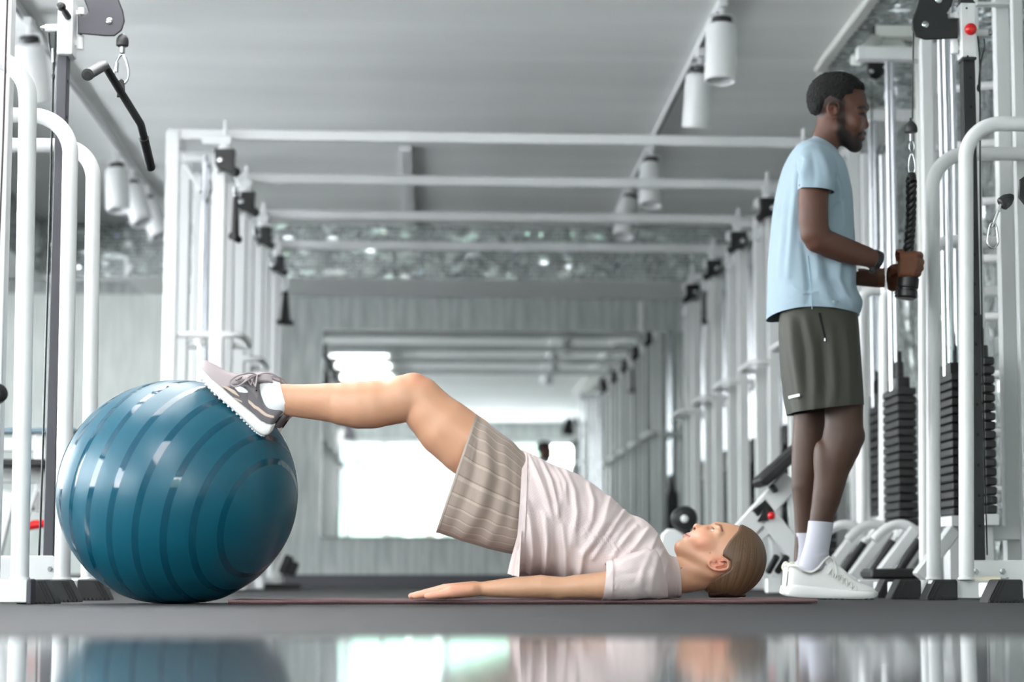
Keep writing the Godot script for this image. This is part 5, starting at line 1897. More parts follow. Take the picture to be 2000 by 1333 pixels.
func build_woman() -> void:
	var d := WD
	var R := d / FPX
	var base := at(1150, 1172, d)
	base.y = 0.012
	var t := thing("person", "person lying face up in pink tee and beige shorts, shoes on the blue ball", "person", base)
	t.position.y += 0.004
	var f := Field.new()
	# ---- legs
	for side in 2:
		var z := 0.10 if side == 0 else -0.10
		var o := 0.0
		chain(f, [[542.0 + o, 781.0, 26.0, z], [548.0 + o, 780.0, 26.5, z], [562.0 + o, 781.5, 27.5, z], [580.0 + o, 784.0, 29.5, z], [602.0 + o, 786.0, 31.8, z], [640.0 + o, 788.3, 35.8, z], [670.0 + o, 792.0, 40.8, z], [700.0 + o, 794.3, 44.6, z], [730.0 + o, 793.5, 45.3, z], [758.0 + o, 789.5, 43.6, z], [783.0 + o, 783.0, 43.5, z]], d, 0.012, 0.92)
		chain(f, [[783.0 + o, 783.0, 43.5, z], [803.0 + o, 778.5, 44.0, z], [820.0 + o, 785.0, 45.0, z], [841.0 + o, 810.0, 49.0, z], [871.0 + o, 839.5, 56.0, z], [911.0 + o, 871.0, 58.5, z], [985.0, 938.0, 52.0, z * 0.85]], d, 0.012, 0.90)
		# kneecap and calf muscle
		f.ball(pz(808 + o, 748, z, d), Vector3(22, 15, 19) * R, 0.12, 0.012)
		f.ball(pz(700 + o, 806, z + 0.012, d), Vector3(58, 26, 30) * R, -0.10, 0.02)
		f.bone(pz(560 + o, 806, z, d), pz(640 + o, 813, z, d), 9 * R, 12 * R, 0.01)
	# ---- trunk (under the clothes)
	f.bone(pz(1000, 955, 0, d), pz(1090, 1012, 0, d), 48 * R, 50 * R, 0.03, 1.7)
	f.bone(pz(1090, 1010, 0, d), pz(1215, 1092, 0, d), 50 * R, 54 * R, 0.03, 1.7)
	f.bone(pz(1215, 1092, 0, d), pz(1275, 1124, 0, d), 54 * R, 30 * R, 0.03, 1.5)
	# ---- near arm and hand, far arm
	for side in 2:
		var s := 1.0 if side == 0 else -1.0
		var za := 0.20 * s
		chain(f, [[1262.0, 1132.0, 25.0, 0.13 * s], [1225.0, 1142.0, 25.0, 0.19 * s], [1185.0, 1146.0, 25.5, za], [1160.0, 1148.0, 24.0, za], [1125.0, 1149.5, 22.0, za], [1100.0, 1151.5, 19.8, za], [1056.0, 1149.5, 21.6, za], [1010.0, 1151.0, 19.6, za], [980.0, 1152.5, 17.3, za], [955.0, 1153.5, 14.6, za], [940.0, 1154.0, 13.0, za], [925.0, 1154.0, 13.0, za]], d, 0.010, 1.12)
		f.ball(pz(1090, 1163, za, d), Vector3(12, 9, 12) * R, 0.0, 0.012)
		var fingers := [
			[0.036, [[928.0, 1156.0, 12.0, 0.012], [880.0, 1161.0, 9.6, 0.034], [858.0, 1165.0, 7.2, 0.038], [843.0, 1167.0, 6.4, 0.039], [834.0, 1168.3, 5.4, 0.039]]],
			[0.013, [[928.0, 1153.0, 12.0, 0.004], [872.0, 1157.5, 10.2, 0.012], [842.0, 1163.0, 7.6, 0.013], [822.0, 1166.3, 6.6, 0.013], [810.0, 1168.0, 5.5, 0.013]]],
			[-0.010, [[928.0, 1152.0, 12.0, -0.004], [868.0, 1155.5, 10.6, -0.010], [834.0, 1162.0, 7.8, -0.011], [815.0, 1165.8, 6.8, -0.011], [803.0, 1167.8, 5.6, -0.011]]],
			[-0.033, [[928.0, 1153.0, 12.0, -0.012], [870.0, 1156.5, 10.2, -0.032], [838.0, 1163.0, 7.6, -0.035], [820.0, 1166.3, 6.6, -0.036], [809.0, 1168.0, 5.5, -0.036]]],
			[-0.055, [[924.0, 1158.0, 11.0, -0.020], [894.0, 1163.0, 9.2, -0.052], [872.0, 1166.0, 7.4, -0.066], [856.0, 1168.0, 5.8, -0.070]]],
		]
		for fg in fingers:
			var st := []
			for q in fg[1]:
				st.append([q[0], q[1], q[2], za + q[3] * s])
			chain(f, st, d, 0.0045 if true else 0.0)
		f.bone(pz(920, 1155, za, d), pz(882, 1158, za, d), 11 * R, 10 * R, 0.012, 2.3)
	# ---- neck and head
	chain(f, [[1262.0, 1128.0, 34.0, 0.0], [1306.0, 1130.0, 34.5, 0.0], [1345.0, 1127.0, 33.0, 0.0], [1400.0, 1114.0, 37.0, 0.0]], d, 0.028, 1.0)
	f.bone(pz(1322, 1108, 0.020, d), pz(1388, 1122, 0.050, d), 9 * R, 10 * R, 0.02)
	f.ball(pz(1430, 1092, 0, d), Vector3(62, 63, 53) * R, 0.0, 0.012)
	f.ball(pz(1410, 1076, 0, d), Vector3(46, 52, 47) * R, 0.0, 0.012)
	f.ball(pz(1378, 1068, 0, d), Vector3(40, 36, 41) * R, 0.0, 0.02)
	f.ball(pz(1354, 1066, 0, d), Vector3(21, 20, 23) * R, 0.25, 0.014)
	f.ball(pz(1330.5, 1072, 0, d), Vector3(12.5, 13, 15) * R, 0.5, 0.014)
	f.bone(pz(1345, 1085, 0, d), pz(1395, 1104, 0, d), 15 * R, 33 * R, 0.03, 1.2)
	for s in [-1.0, 1.0]:
		f.bone(pz(1332, 1077, 9 * R * s, d), pz(1388, 1102, 37 * R * s, d), 11.5 * R, 14 * R, 0.014)
		f.ball(pz(1381, 1061, 30 * R * s, d), Vector3(21, 15, 14) * R, 0.2, 0.016)
		f.bone(pz(1400, 1033, 2 * R * s, d), pz(1404, 1044, 36 * R * s, d), 7 * R, 7 * R, 0.012)
		f.ball(pz(1391, 1032, 25 * R * s, d), Vector3(10, 9, 14) * R, 0.0, 0.008, true)
	f.bone(pz(1391, 1036, 0, d), pz(1364, 1035, 0, d), 4.6 * R, 6.2 * R, 0.008)
	f.ball(pz(1361, 1034.2, 0, d), Vector3(7.6, 8.4, 7.4) * R, 0.0, 0.005)
	for s in [-1.0, 1.0]:
		f.ball(pz(1363.5, 1041, 7.5 * R * s, d), Vector3(6.2, 5.4, 5.2) * R, 0.0, 0.004)
		f.ball(pz(1356.8, 1036.5, 5.0 * R * s, d), Vector3(2.4, 3.0, 2.2) * R, 0.5, 0.002, true)
		f.bone(pz(1343.5, 1048.5, 0, d), pz(1350.5, 1055, 15 * R * s, d), 4.2 * R, 2.6 * R, 0.004)
		f.bone(pz(1338.5, 1051.5, 0, d), pz(1348.5, 1057, 14 * R * s, d), 4.6 * R, 2.8 * R, 0.004)
		f.bone(pz(1339, 1046.2, 0, d), pz(1349.8, 1053.2, 19 * R * s, d), 1.0 * R, 0.9 * R, 0.002, 1.0, true)
		# lids over the eye
		f.ball(pz(1393, 1045, 23 * R * s, d), Vector3(9.6, 9.8, 11.5) * R, 0.0, 0.004)
		f.bone(pz(1399, 1037, 13 * R * s, d), pz(1398, 1040, 33 * R * s, d), 3.6 * R, 3.2 * R, 0.005)
		f.ball(pz(1391.5, 1036.5, 24 * R * s, d), Vector3(4.0, 5.0, 11.0) * R, 0.0, 0.0015, true)
		# ear
		var ez: float = 54.0 * s
		f.ball(pz(1402, 1107, 50 * R * s, d), Vector3(20, 11, 5.5) * R, -0.10, 0.006)
		var helix := [[1409, 1099], [1418, 1097], [1423, 1104], [1420, 1114], [1404, 1117.3], [1390, 1113], [1383.5, 1105], [1387, 1099.5]]
		var hpts := []
		for i in helix.size():
			hpts.append(pz(helix[i][0], helix[i][1], (ez + (3.0 if i < 5 else 1.0) * s) * R, d))
		var hc := smooth(hpts, 3)
		for i in hc.size() - 1:
			f.bone(hc[i], hc[i + 1], 2.5 * R, 2.5 * R, 0.002)
		f.bone(pz(1413, 1106, (ez + 1.5 * s) * R, d), pz(1397, 1110, (ez + 1.5 * s) * R, d), 2.2 * R, 2.0 * R, 0.003)
		f.ball(pz(1402, 1102, (ez + 4.0 * s) * R, d), Vector3(7.0, 3.6, 5.0) * R, -0.3, 0.003, true)
		f.bone(pz(1391, 1098.5, (ez - 1.0 * s) * R, d), pz(1397, 1100, (ez + 1.0 * s) * R, d), 3.0 * R, 2.4 * R, 0.003)
	var b := MB.new()
	b.off = base
	var paint := func(p: Vector3) -> Color: return woman_paint(p)
	f.mesh_into(b, pz(520, 960, -0.2, d), pz(960, 705, 0.2, d), 0.0055, paint)
	f.mesh_into(b, pz(785, 1182, -0.30, d), pz(1255, 1090, 0.30, d), 0.003, paint)
	f.mesh_into(b, pz(1306, 1180, -0.12, d), pz(1500, 1008, 0.12, d), 0.0024, paint)
	f.mesh_into(b, pz(930, 1180, -0.32, d), pz(1330, 850, 0.32, d), 0.014, paint)
	part(t, "body", b.mesh(), skin_mat(0.42))
	# ---- fingernails
	var nl := MB.new()
	nl.off = base
	for s in [1.0, -1.0]:
		for q in [[837.0, 1163.6, 0.0395], [813.5, 1163.2, 0.013], [806.5, 1163.0, -0.011], [812.5, 1163.2, -0.036]]:
			nl.ellipsoid(pz(q[0], q[1], 0.20 * s + q[2] * s, d), Vector3(4.6, 1.5, 3.6) * R, Basis.from_euler(Vector3(0, 0, 0.15)), 8, 12)
	part(t, "fingernails", nl.mesh(), mat(Color(0.90, 0.72, 0.66), 0.25)).set_meta("kind", "stuff")
	# ---- eyes
	for s in [-1.0, 1.0]:
		var e := MB.new()
		e.off = base
		e.ellipsoid(pz(1393, 1045.2, 23 * R * s, d), Vector3(8.6, 8.6, 8.6) * R, Basis.IDENTITY, 14, 20)
		var em := part(t, "eye", e.mesh(), mat(Color(0.93, 0.92, 0.91), 0.15))
		e = MB.new()
		e.off = base
		e.ellipsoid(pz(1391.6, 1037.6, 23.5 * R * s, d), Vector3(2.9, 1.4, 3.2) * R, Basis.IDENTITY, 8, 16)
		part(em, "iris", e.mesh(), mat(Color(0.22, 0.27, 0.32), 0.1))
		e = MB.new()
		e.off = base
		for k in 6:
			var u := k / 5.0
			var z0: float = lerpf(14, 33, u) * R * s
			e.tube(path([pz(1396.5, 1037 + 4.0 * u * u, z0, d), pz(1393, 1034 + 4.0 * u * u, z0 + 2 * R * s, d), pz(1388.5, 1032.5 + 4.5 * u * u, z0 + 5 * R * s, d)]), 0.0005, 5, true, PackedFloat32Array([0.0004, 0.00035, 0.00015]))
		part(em, "eyelashes", e.mesh(), mat(Color(0.22, 0.14, 0.11), 0.6)).set_meta("kind", "stuff")
	# ---- hair, drawn back into a low bun
	hair_poly = PackedVector2Array([Vector2(1446, 1000), Vector2(1446, 1026), Vector2(1441, 1040), Vector2(1424, 1060), Vector2(1413, 1079), Vector2(1411, 1089), Vector2(1419, 1094), Vector2(1427, 1098), Vector2(1429, 1110), Vector2(1424, 1118), Vector2(1408, 1126), Vector2(1390, 1138), Vector2(1372, 1156), Vector2(1380, 1185), Vector2(1530, 1185), Vector2(1530, 1000)])
	var h := Field.new()
	h.ball(pz(1431, 1092, 0, d), Vector3(66, 66, 60) * R, 0.0, 0.01)
	h.ball(pz(1426, 1105, 0, d), Vector3(63, 62, 59) * R, 0.0, 0.02)
	h.ball(pz(1412, 1074, 0, d), Vector3(50, 51.5, 54) * R, 0.0, 0.02)
	h.bone(pz(1425, 1138, 0, d), pz(1392, 1148, 0, d), 26 * R, 15 * R, 0.03, 1.6)
	var sn := FastNoiseLite.new()
	sn.seed = 5
	sn.frequency = 1.0
	var a0 := pz(1444, 1012, 0, d)
	var a1 := pz(1412, 1170, 0, d)
	var flat := func(p: Vector3) -> Vector2:
		var ax := (a1 - a0).normalized()
		var tt := (p - a0).dot(ax)
		var side := Vector3(-ax.y, ax.x, 0)
		var ang := atan2((p - a0).dot(side), absf(p.z + d) + 0.002)
		return Vector2(ang * 1.2 + (3.0 if p.z + d < 0 else 0.0), tt * 1.2)
	var cut := func(p: Vector3, q: float) -> float:
		var px := proj(p)
		var m := poly_signed(px, hair_poly)
		var uv: Vector2 = flat.call(p)
		q -= 0.0008 * sn.get_noise_2d(uv.x * 42.0, uv.y * 1.5) + 0.0006 * sn.get_noise_2d(uv.x * 110.0, uv.y * 3.0)
		q += 0.0042 * pow(clampf(1.0 + m / 4.0, 0, 1), 2.0)
		return maxf(q, m * R)
	b = MB.new()
	b.off = base
	h.mesh_into(b, pz(1362, 1182, -0.11, d), pz(1508, 1012, 0.11, d), 0.0024, null, flat, cut)
	var hm := mat(Color.WHITE, 0.48)
	var ht := noise_tex(0.05, Color(0.10, 0.06, 0.035), Color(0.62, 0.47, 0.33), 512, 4, false, 77)
	hm.albedo_texture = ht
	hm.uv1_scale = Vector3(3.2, 0.10, 1)
	var hp := part(t, "hair", b.mesh(), hm)
	b = MB.new()
	b.off = base
	var rng := RandomNumberGenerator.new()
	rng.seed = 3
	for k in 22:
		var c := pz(1420, 1162.5, 0, d)
		var pts := []
		var a := rng.randf() * TAU
		var tilt := rng.randfn(0, 0.25)
		var rx := rng.randf_range(16, 36) * R
		var rz := rng.randf_range(14, 30) * R
		for j in 9:
			var th := a + TAU * 0.75 * j / 8.0
			pts.append(c + Vector3(cos(th) * rx + rng.randfn(0, 1.5) * R, (4.5 * sin(th + tilt * 3.0) + rng.randf_range(-1.0, 2.5)) * R, sin(th) * rz))
		b.tube(smooth(pts, 3), 0.006, 7, true)
	part(hp, "bun", b.mesh(), mat(Color(0.22, 0.14, 0.085), 0.42)).set_meta("kind", "stuff")
	# loose strands
	b = MB.new()
	b.off = base
	for q in [[1398, 1140, 1386, 1142, 1374, 1150], [1412, 1130, 1396, 1138, 1383, 1139], [1418, 1118, 1415, 1132, 1406, 1146], [1384, 1158, 1377, 1167, 1379, 1170]]:
		b.tube(smooth([pz(q[0], q[1], 0.066, d), pz(q[2], q[3], 0.074, d), pz(q[4], q[5], 0.066, d)], 5), 0.00035, 5)
	part(hp, "loose_strands", b.mesh(), mat(Color(0.5, 0.36, 0.22), 0.4)).set_meta("kind", "stuff")
	woman_shirt(t, base)
	woman_shorts(t, base)
	woman_shoe(t, base, 0.10, Vector2.ZERO, "near")
	woman_shoe(t, base, -0.10, Vector2(14, 7), "far")

func woman_shirt(t: Node3D, base: Vector3) -> void:
	var d := WD
	var cloth := mat(Color.WHITE, 0.72)
	var im := Image.create(64, 64, false, Image.FORMAT_RGB8)
	im.fill(Color(0.835, 0.77, 0.76))
	var hb := Image.create(64, 64, false, Image.FORMAT_RGB8)
	hb.fill(Color.WHITE)
	for c in [Vector2(16, 16), Vector2(48, 48)]:
		for x in 64:
			for y in 64:
				var r := Vector2(x + 0.5, y + 0.5).distance_to(c)
				if r < 8.0:
					var k := clampf((8.0 - r) / 3.5, 0, 1)
					im.set_pixel(x, y, Color(0.835, 0.77, 0.76).lerp(Color(0.76, 0.68, 0.69), k))
					hb.set_pixel(x, y, Color(1.0 - k, 1.0 - k, 1.0 - k))
	cloth.albedo_texture = ImageTexture.create_from_image(im)
	cloth.heightmap_enabled = true
	cloth.heightmap_texture = ImageTexture.create_from_image(hb)
	cloth.heightmap_scale = 0.02
	cloth.uv1_scale = Vector3(130, 62, 1)
	cloth.rim_enabled = true
	cloth.rim = 0.15
	var plain := mat(Color(0.835, 0.77, 0.76), 0.75)
	var V := func(x: float, y: float) -> Vector2: return Vector2(x, y)
	var folds := [
		[0.012, 5.2, Vector2(1030, 890), Vector2(1050, 935), Vector2(1066, 975), Vector2(1079, 1014)],
		[0.012, 4.9, Vector2(1056, 903), Vector2(1076, 945), Vector2(1086, 985), Vector2(1090, 1015)],
		[0.010, 6.0, Vector2(1104, 922), Vector2(1122, 965), Vector2(1126, 1010), Vector2(1122, 1065)],
		[0.009, 5.2, Vector2(1086, 918), Vector2(1104, 950), Vector2(1106, 985)],
		[0.013, 6.8, Vector2(1194, 978), Vector2(1178, 1025), Vector2(1158, 1060), Vector2(1138, 1086)],
		[0.012, 6.0, Vector2(1220, 1004), Vector2(1198, 1034), Vector2(1176, 1064), Vector2(1160, 1090)],
		[0.011, 5.6, Vector2(1242, 1034), Vector2(1216, 1064), Vector2(1194, 1092)],
		[0.010, 5.6, Vector2(1266, 1040), Vector2(1240, 1072), Vector2(1214, 1096)],
		[0.009, 5.2, Vector2(1150, 950), Vector2(1160, 985), Vector2(1156, 1020), Vector2(1140, 1050)],
		[0.012, 6.8, Vector2(1064, 1010), Vector2(1068, 1060), Vector2(1066, 1100), Vector2(1062, 1132)],
		[0.010, 6.0, Vector2(1098, 1030), Vector2(1104, 1080), Vector2(1106, 1132)],
		[0.009, 6.0, Vector2(1138, 1086), Vector2(1134, 1112), Vector2(1130, 1135)],
		[0.011, 6.0, Vector2(1028, 985), Vector2(1036, 1030), Vector2(1040, 1080), Vector2(1036, 1128)],
		[-0.012, 6.8, Vector2(1046, 1000), Vector2(1054, 1060), Vector2(1056, 1122)],
		[-0.008, 6.0, Vector2(1084, 1030), Vector2(1088, 1080), Vector2(1088, 1130)],
		[0.007, 4.5, Vector2(1285, 1050), Vector2(1270, 1080), Vector2(1250, 1100)],
		[0.005, 3.8, Vector2(1305, 1100), Vector2(1298, 1125), Vector2(1300, 1150)],
		[0.006, 4.5, Vector2(1045, 900), Vector2(1062, 945), Vector2(1074, 985)],
		[0.006, 4.5, Vector2(1070, 908), Vector2(1092, 945), Vector2(1098, 975), Vector2(1090, 1005)],
		[0.006, 5.0, Vector2(1207, 990), Vector2(1190, 1020), Vector2(1168, 1055)],
		[0.006, 5.0, Vector2(1232, 1018), Vector2(1208, 1048), Vector2(1186, 1078)],
		[-0.007, 4.5, Vector2(1213, 1000), Vector2(1194, 1030), Vector2(1172, 1062), Vector2(1150, 1090)],
		[0.006, 5.0, Vector2(1130, 1000), Vector2(1116, 1040), Vector2(1112, 1085)],
		[0.005, 4.0, Vector2(1296, 1080), Vector2(1284, 1100), Vector2(1262, 1108)],
	]
	var rip := FastNoiseLite.new()
	rip.seed = 9
	rip.frequency = 0.012
	var fold := func(p: Vector3, th: float, s: float) -> float:
		var q := proj(p)
		var h := fold_height(q, folds) * (1.15 if p.z + d > 0 else 0.5)
		h += 0.004 * rip.get_noise_2d(q.x, q.y)
		if absf(cos(th)) > 0.93:
			h *= 0.35
		return h
	var st := [
		[1019.0, 886.0, 1002.0, 1126.0, 0.185, 0.0, 2.6],
		[1041.0, 893.0, 1034.0, 1128.0, 0.190, 0.0, 2.6],
		[1075.0, 910.0, 1066.0, 1130.0, 0.190, 0.0, 2.6],
		[1111.0, 923.0, 1106.0, 1142.0, 0.188, 0.0, 2.6],
		[1152.0, 946.0, 1146.0, 1156.0, 0.186, 0.0, 2.6],
		[1194.0, 979.0, 1190.0, 1168.0, 0.185, 0.0, 2.6],
		[1224.0, 1005.0, 1222.0, 1172.0, 0.185, 0.0, 2.6],
		[1251.0, 1016.0, 1250.0, 1174.0, 0.185, 0.0, 2.6],
		[1276.0, 1039.0, 1276.0, 1174.0, 0.180, 0.0, 2.5],
		[1294.0, 1069.0, 1296.0, 1173.0, 0.150, 0.0, 2.3],
		[1306.0, 1086.0, 1312.0, 1172.0, 0.095, 0.0, 2.1],
		[1319.0, 1092.0, 1327.0, 1170.0, 0.062, 0.0, 2.0],
	]
	var body := garment(st, d, 14, 150, fold, 0.002)
	body.off = base
	var shirt := part(t, "tee_shirt", body.mesh(), cloth)
	# hem band, collar rib, flap of the side slit, sleeves, pocket
	var hs := []
	for k in 3:
		var u := k / 2.0
		hs.append([lerpf(1017.5, 1027.0, u), lerpf(883.0, 886.5, u), lerpf(1000.5, 1016.0, u), lerpf(1128.5, 1129.0, u), lerpf(0.1905, 0.1925, u), 0.0, 2.6])
	var band := garment(hs, d, 5, 150, fold, 0.003)
	band.off = base
	part(shirt, "hem_band", band.mesh(), plain)
	var cs := [[1314.0, 1089.8, 1322.0, 1172.0, 0.073, 0.0, 2.0], [1318.0, 1091.0, 1326.0, 1171.2, 0.066, 0.0, 2.0], [1321.5, 1092.0, 1329.0, 1170.5, 0.061, 0.0, 2.0]]
	var rib := garment(cs, d, 4, 90, null, 0.003)
	rib.off = base
	part(shirt, "collar", rib.mesh(), plain)
	# loose corner of the hem that hangs below the shorts
	var fl := MB.new()
	fl.off = base
	var rows := []
	var left := [[1013, 1040], [1004, 1072], [996, 1102], [991, 1124]]
	var right := [[1019, 1040], [1017, 1075], [1015, 1105], [1014, 1131]]
	for i in 13:
		var u := i / 12.0 * 3.0
		var j := mini(int(u), 2)
		var g := u - j
		var l := Vector2(left[j][0], left[j][1]).lerp(Vector2(left[j + 1][0], left[j + 1][1]), g)
		var r := Vector2(right[j][0], right[j][1]).lerp(Vector2(right[j + 1][0], right[j + 1][1]), g)
		var row := PackedVector3Array()
		for k in 9:
			var w2 := k / 8.0
			row.append(pz(lerpf(l.x, r.x, w2), lerpf(l.y, r.y, w2), 0.155 + 0.032 * w2 + 0.006 * sin(w2 * 7.0), d))
		for k in 9:
			var w2 := 1.0 - k / 8.0
			row.append(pz(lerpf(l.x, r.x, w2), lerpf(l.y, r.y, w2), 0.153 + 0.032 * w2 + 0.006 * sin(w2 * 7.0), d))
		rows.append(row)
	fl.sheet(rows, true, true, true)
	part(shirt, "side_flap", fl.mesh(), plain)
	for s in [-1.0, 1.0]:
		var ss := [
			[1184.0, 1102.0, 1177.0, 1175.0, 0.056, 0.200 * s, 2.1],
			[1205.0, 1094.0, 1205.0, 1175.0, 0.058, 0.199 * s, 2.1],
			[1232.0, 1084.0, 1236.0, 1175.0, 0.060, 0.192 * s, 2.1],
			[1258.0, 1076.0, 1264.0, 1174.0, 0.062, 0.176 * s, 2.1],
			[1280.0, 1074.0, 1288.0, 1174.0, 0.060, 0.150 * s, 2.1],
			[1294.0, 1084.0, 1304.0, 1172.0, 0.040, 0.110 * s, 2.1],
		]
		var sf := [[0.006, 6.0, Vector2(1200, 1105), Vector2(1225, 1098), Vector2(1255, 1092)], [0.005, 6.0, Vector2(1270, 1085), Vector2(1255, 1120), Vector2(1250, 1160)], [0.006, 6.0, Vector2(1285, 1095), Vector2(1276, 1130), Vector2(1270, 1165)], [-0.004, 5.0, Vector2(1200, 1125), Vector2(1230, 1125), Vector2(1262, 1118)]]
		var sfold := func(p: Vector3, th: float, ss2: float) -> float:
			return fold_height(proj(p), sf) + 0.003 * rip.get_noise_2d(proj(p).x * 2.0, proj(p).y * 2.0)
		var sl := garment(ss, d, 9, 72, sfold, 0.002)
		sl.off = base
		var c2 := cloth.duplicate() as StandardMaterial3D
		c2.uv1_scale = Vector3(52, 22, 1)
		var sm := part(shirt, "sleeve", sl.mesh(), c2)
		var sb := [[1183.0, 1100.0, 1176.0, 1176.5, 0.0590, 0.200 * s, 2.1], [1190.0, 1097.5, 1185.0, 1176.5, 0.0605, 0.200 * s, 2.1], [1195.0, 1095.5, 1193.0, 1176.5, 0.0612, 0.200 * s, 2.1]]
		var hb2 := garment(sb, d, 4, 72, sfold, 0.003)
		hb2.off = base
		part(shirt, "sleeve_hem", hb2.mesh(), plain)

func woman_shorts(t: Node3D, base: Vector3) -> void:
	var d := WD
	var m := mat(Color.WHITE, 0.85)
	var im := Image.create(512, 64, false, Image.FORMAT_RGB8)
	var body := Color(0.655, 0.585, 0.54)
	im.fill(body)
	for k in 16:
		var x := k * 32
		for y in 64:
			for q in 32:
				var c := body
				if q >= 3 and q < 9:
					c = Color(0.735, 0.67, 0.625)
				elif q >= 1 and q < 3:
					c = Color(0.55, 0.475, 0.435)
				var g := 0.03 * sin((x + q) * 2.1 + y * 0.8) + 0.02 * sin(y * 2.6)
				im.set_pixel(x + q, y, Color(c.r + g, c.g + g, c.b + g))
	m.albedo_texture = ImageTexture.create_from_image(im)
	m.uv1_scale = Vector3(1.75, 12, 1)
	m.heightmap_enabled = true
	m.heightmap_texture = noise_tex(0.2, Color.BLACK, Color.WHITE, 256, 2, false, 14)
	m.heightmap_scale = 0.06
	m.rim_enabled = true
	m.rim = 0.2
	var folds := [
		[0.009, 12.0, Vector2(945, 850), Vector2(955, 920), Vector2(940, 990), Vector2(905, 1050)],
		[0.008, 11.0, Vector2(985, 880), Vector2(990, 950), Vector2(975, 1020), Vector2(955, 1068)],
		[-0.006, 10.0, Vector2(968, 870), Vector2(972, 940), Vector2(955, 1010), Vector2(932, 1060)],
		[-0.005, 9.0, Vector2(940, 790), Vector2(932, 860), Vector2(925, 930), Vector2(900, 1000), Vector2(880, 1048)],
		[0.006, 9.0, Vector2(1008, 900), Vector2(1010, 980), Vector2(998, 1050)],
		[0.004, 4.0, Vector2(1012, 872), Vector2(1004, 872), Vector2(985, 858)],
	]
	var shorts := Node3D.new()
	shorts.name = "shorts"
	t.add_child(shorts, true)
	for s in [1.0, -1.0]:
		var fold := func(p: Vector3, th: float, ss: float) -> float:
			var q := proj(p)
			var h := fold_height(q, folds)
			if absf(cos(th)) > 0.95:
				h *= 0.3
			return h
		var st := [
			[931.0, 813.0, 852.0, 1043.0, 0.098, 0.098 * s, 2.5],
			[950.0, 828.0, 872.0, 1050.0, 0.100, 0.098 * s, 2.5],
			[976.0, 848.0, 906.0, 1061.0, 0.102, 0.096 * s, 2.5],
			[1000.0, 866.0, 950.0, 1074.0, 0.100, 0.088 * s, 2.5],
			[1024.0, 889.0, 998.0, 1085.0, 0.094, 0.080 * s, 2.4],
			[1050.0, 908.0, 1040.0, 1086.0, 0.086, 0.074 * s, 2.3],
			[1080.0, 930.0, 1076.0, 1086.0, 0.078, 0.068 * s, 2.2],
		]
		var g := garment(st, d, 10, 120, fold, 0.002)
		g.off = base
		part(shorts, "trouser_leg", g.mesh(), m)
		var hs := [[930.3, 812.0, 851.0, 1043.6, 0.0990, 0.098 * s, 2.5], [931.6, 813.2, 852.2, 1044.0, 0.0995, 0.098 * s, 2.5], [934.0, 815.0, 855.0, 1044.8, 0.0990, 0.098 * s, 2.5]]
		var hg := garment(hs, d, 3, 120, fold, 0.003)
		hg.off = base
		part(shorts, "hem", hg.mesh(), mat(Color(0.74, 0.68, 0.64), 0.8))

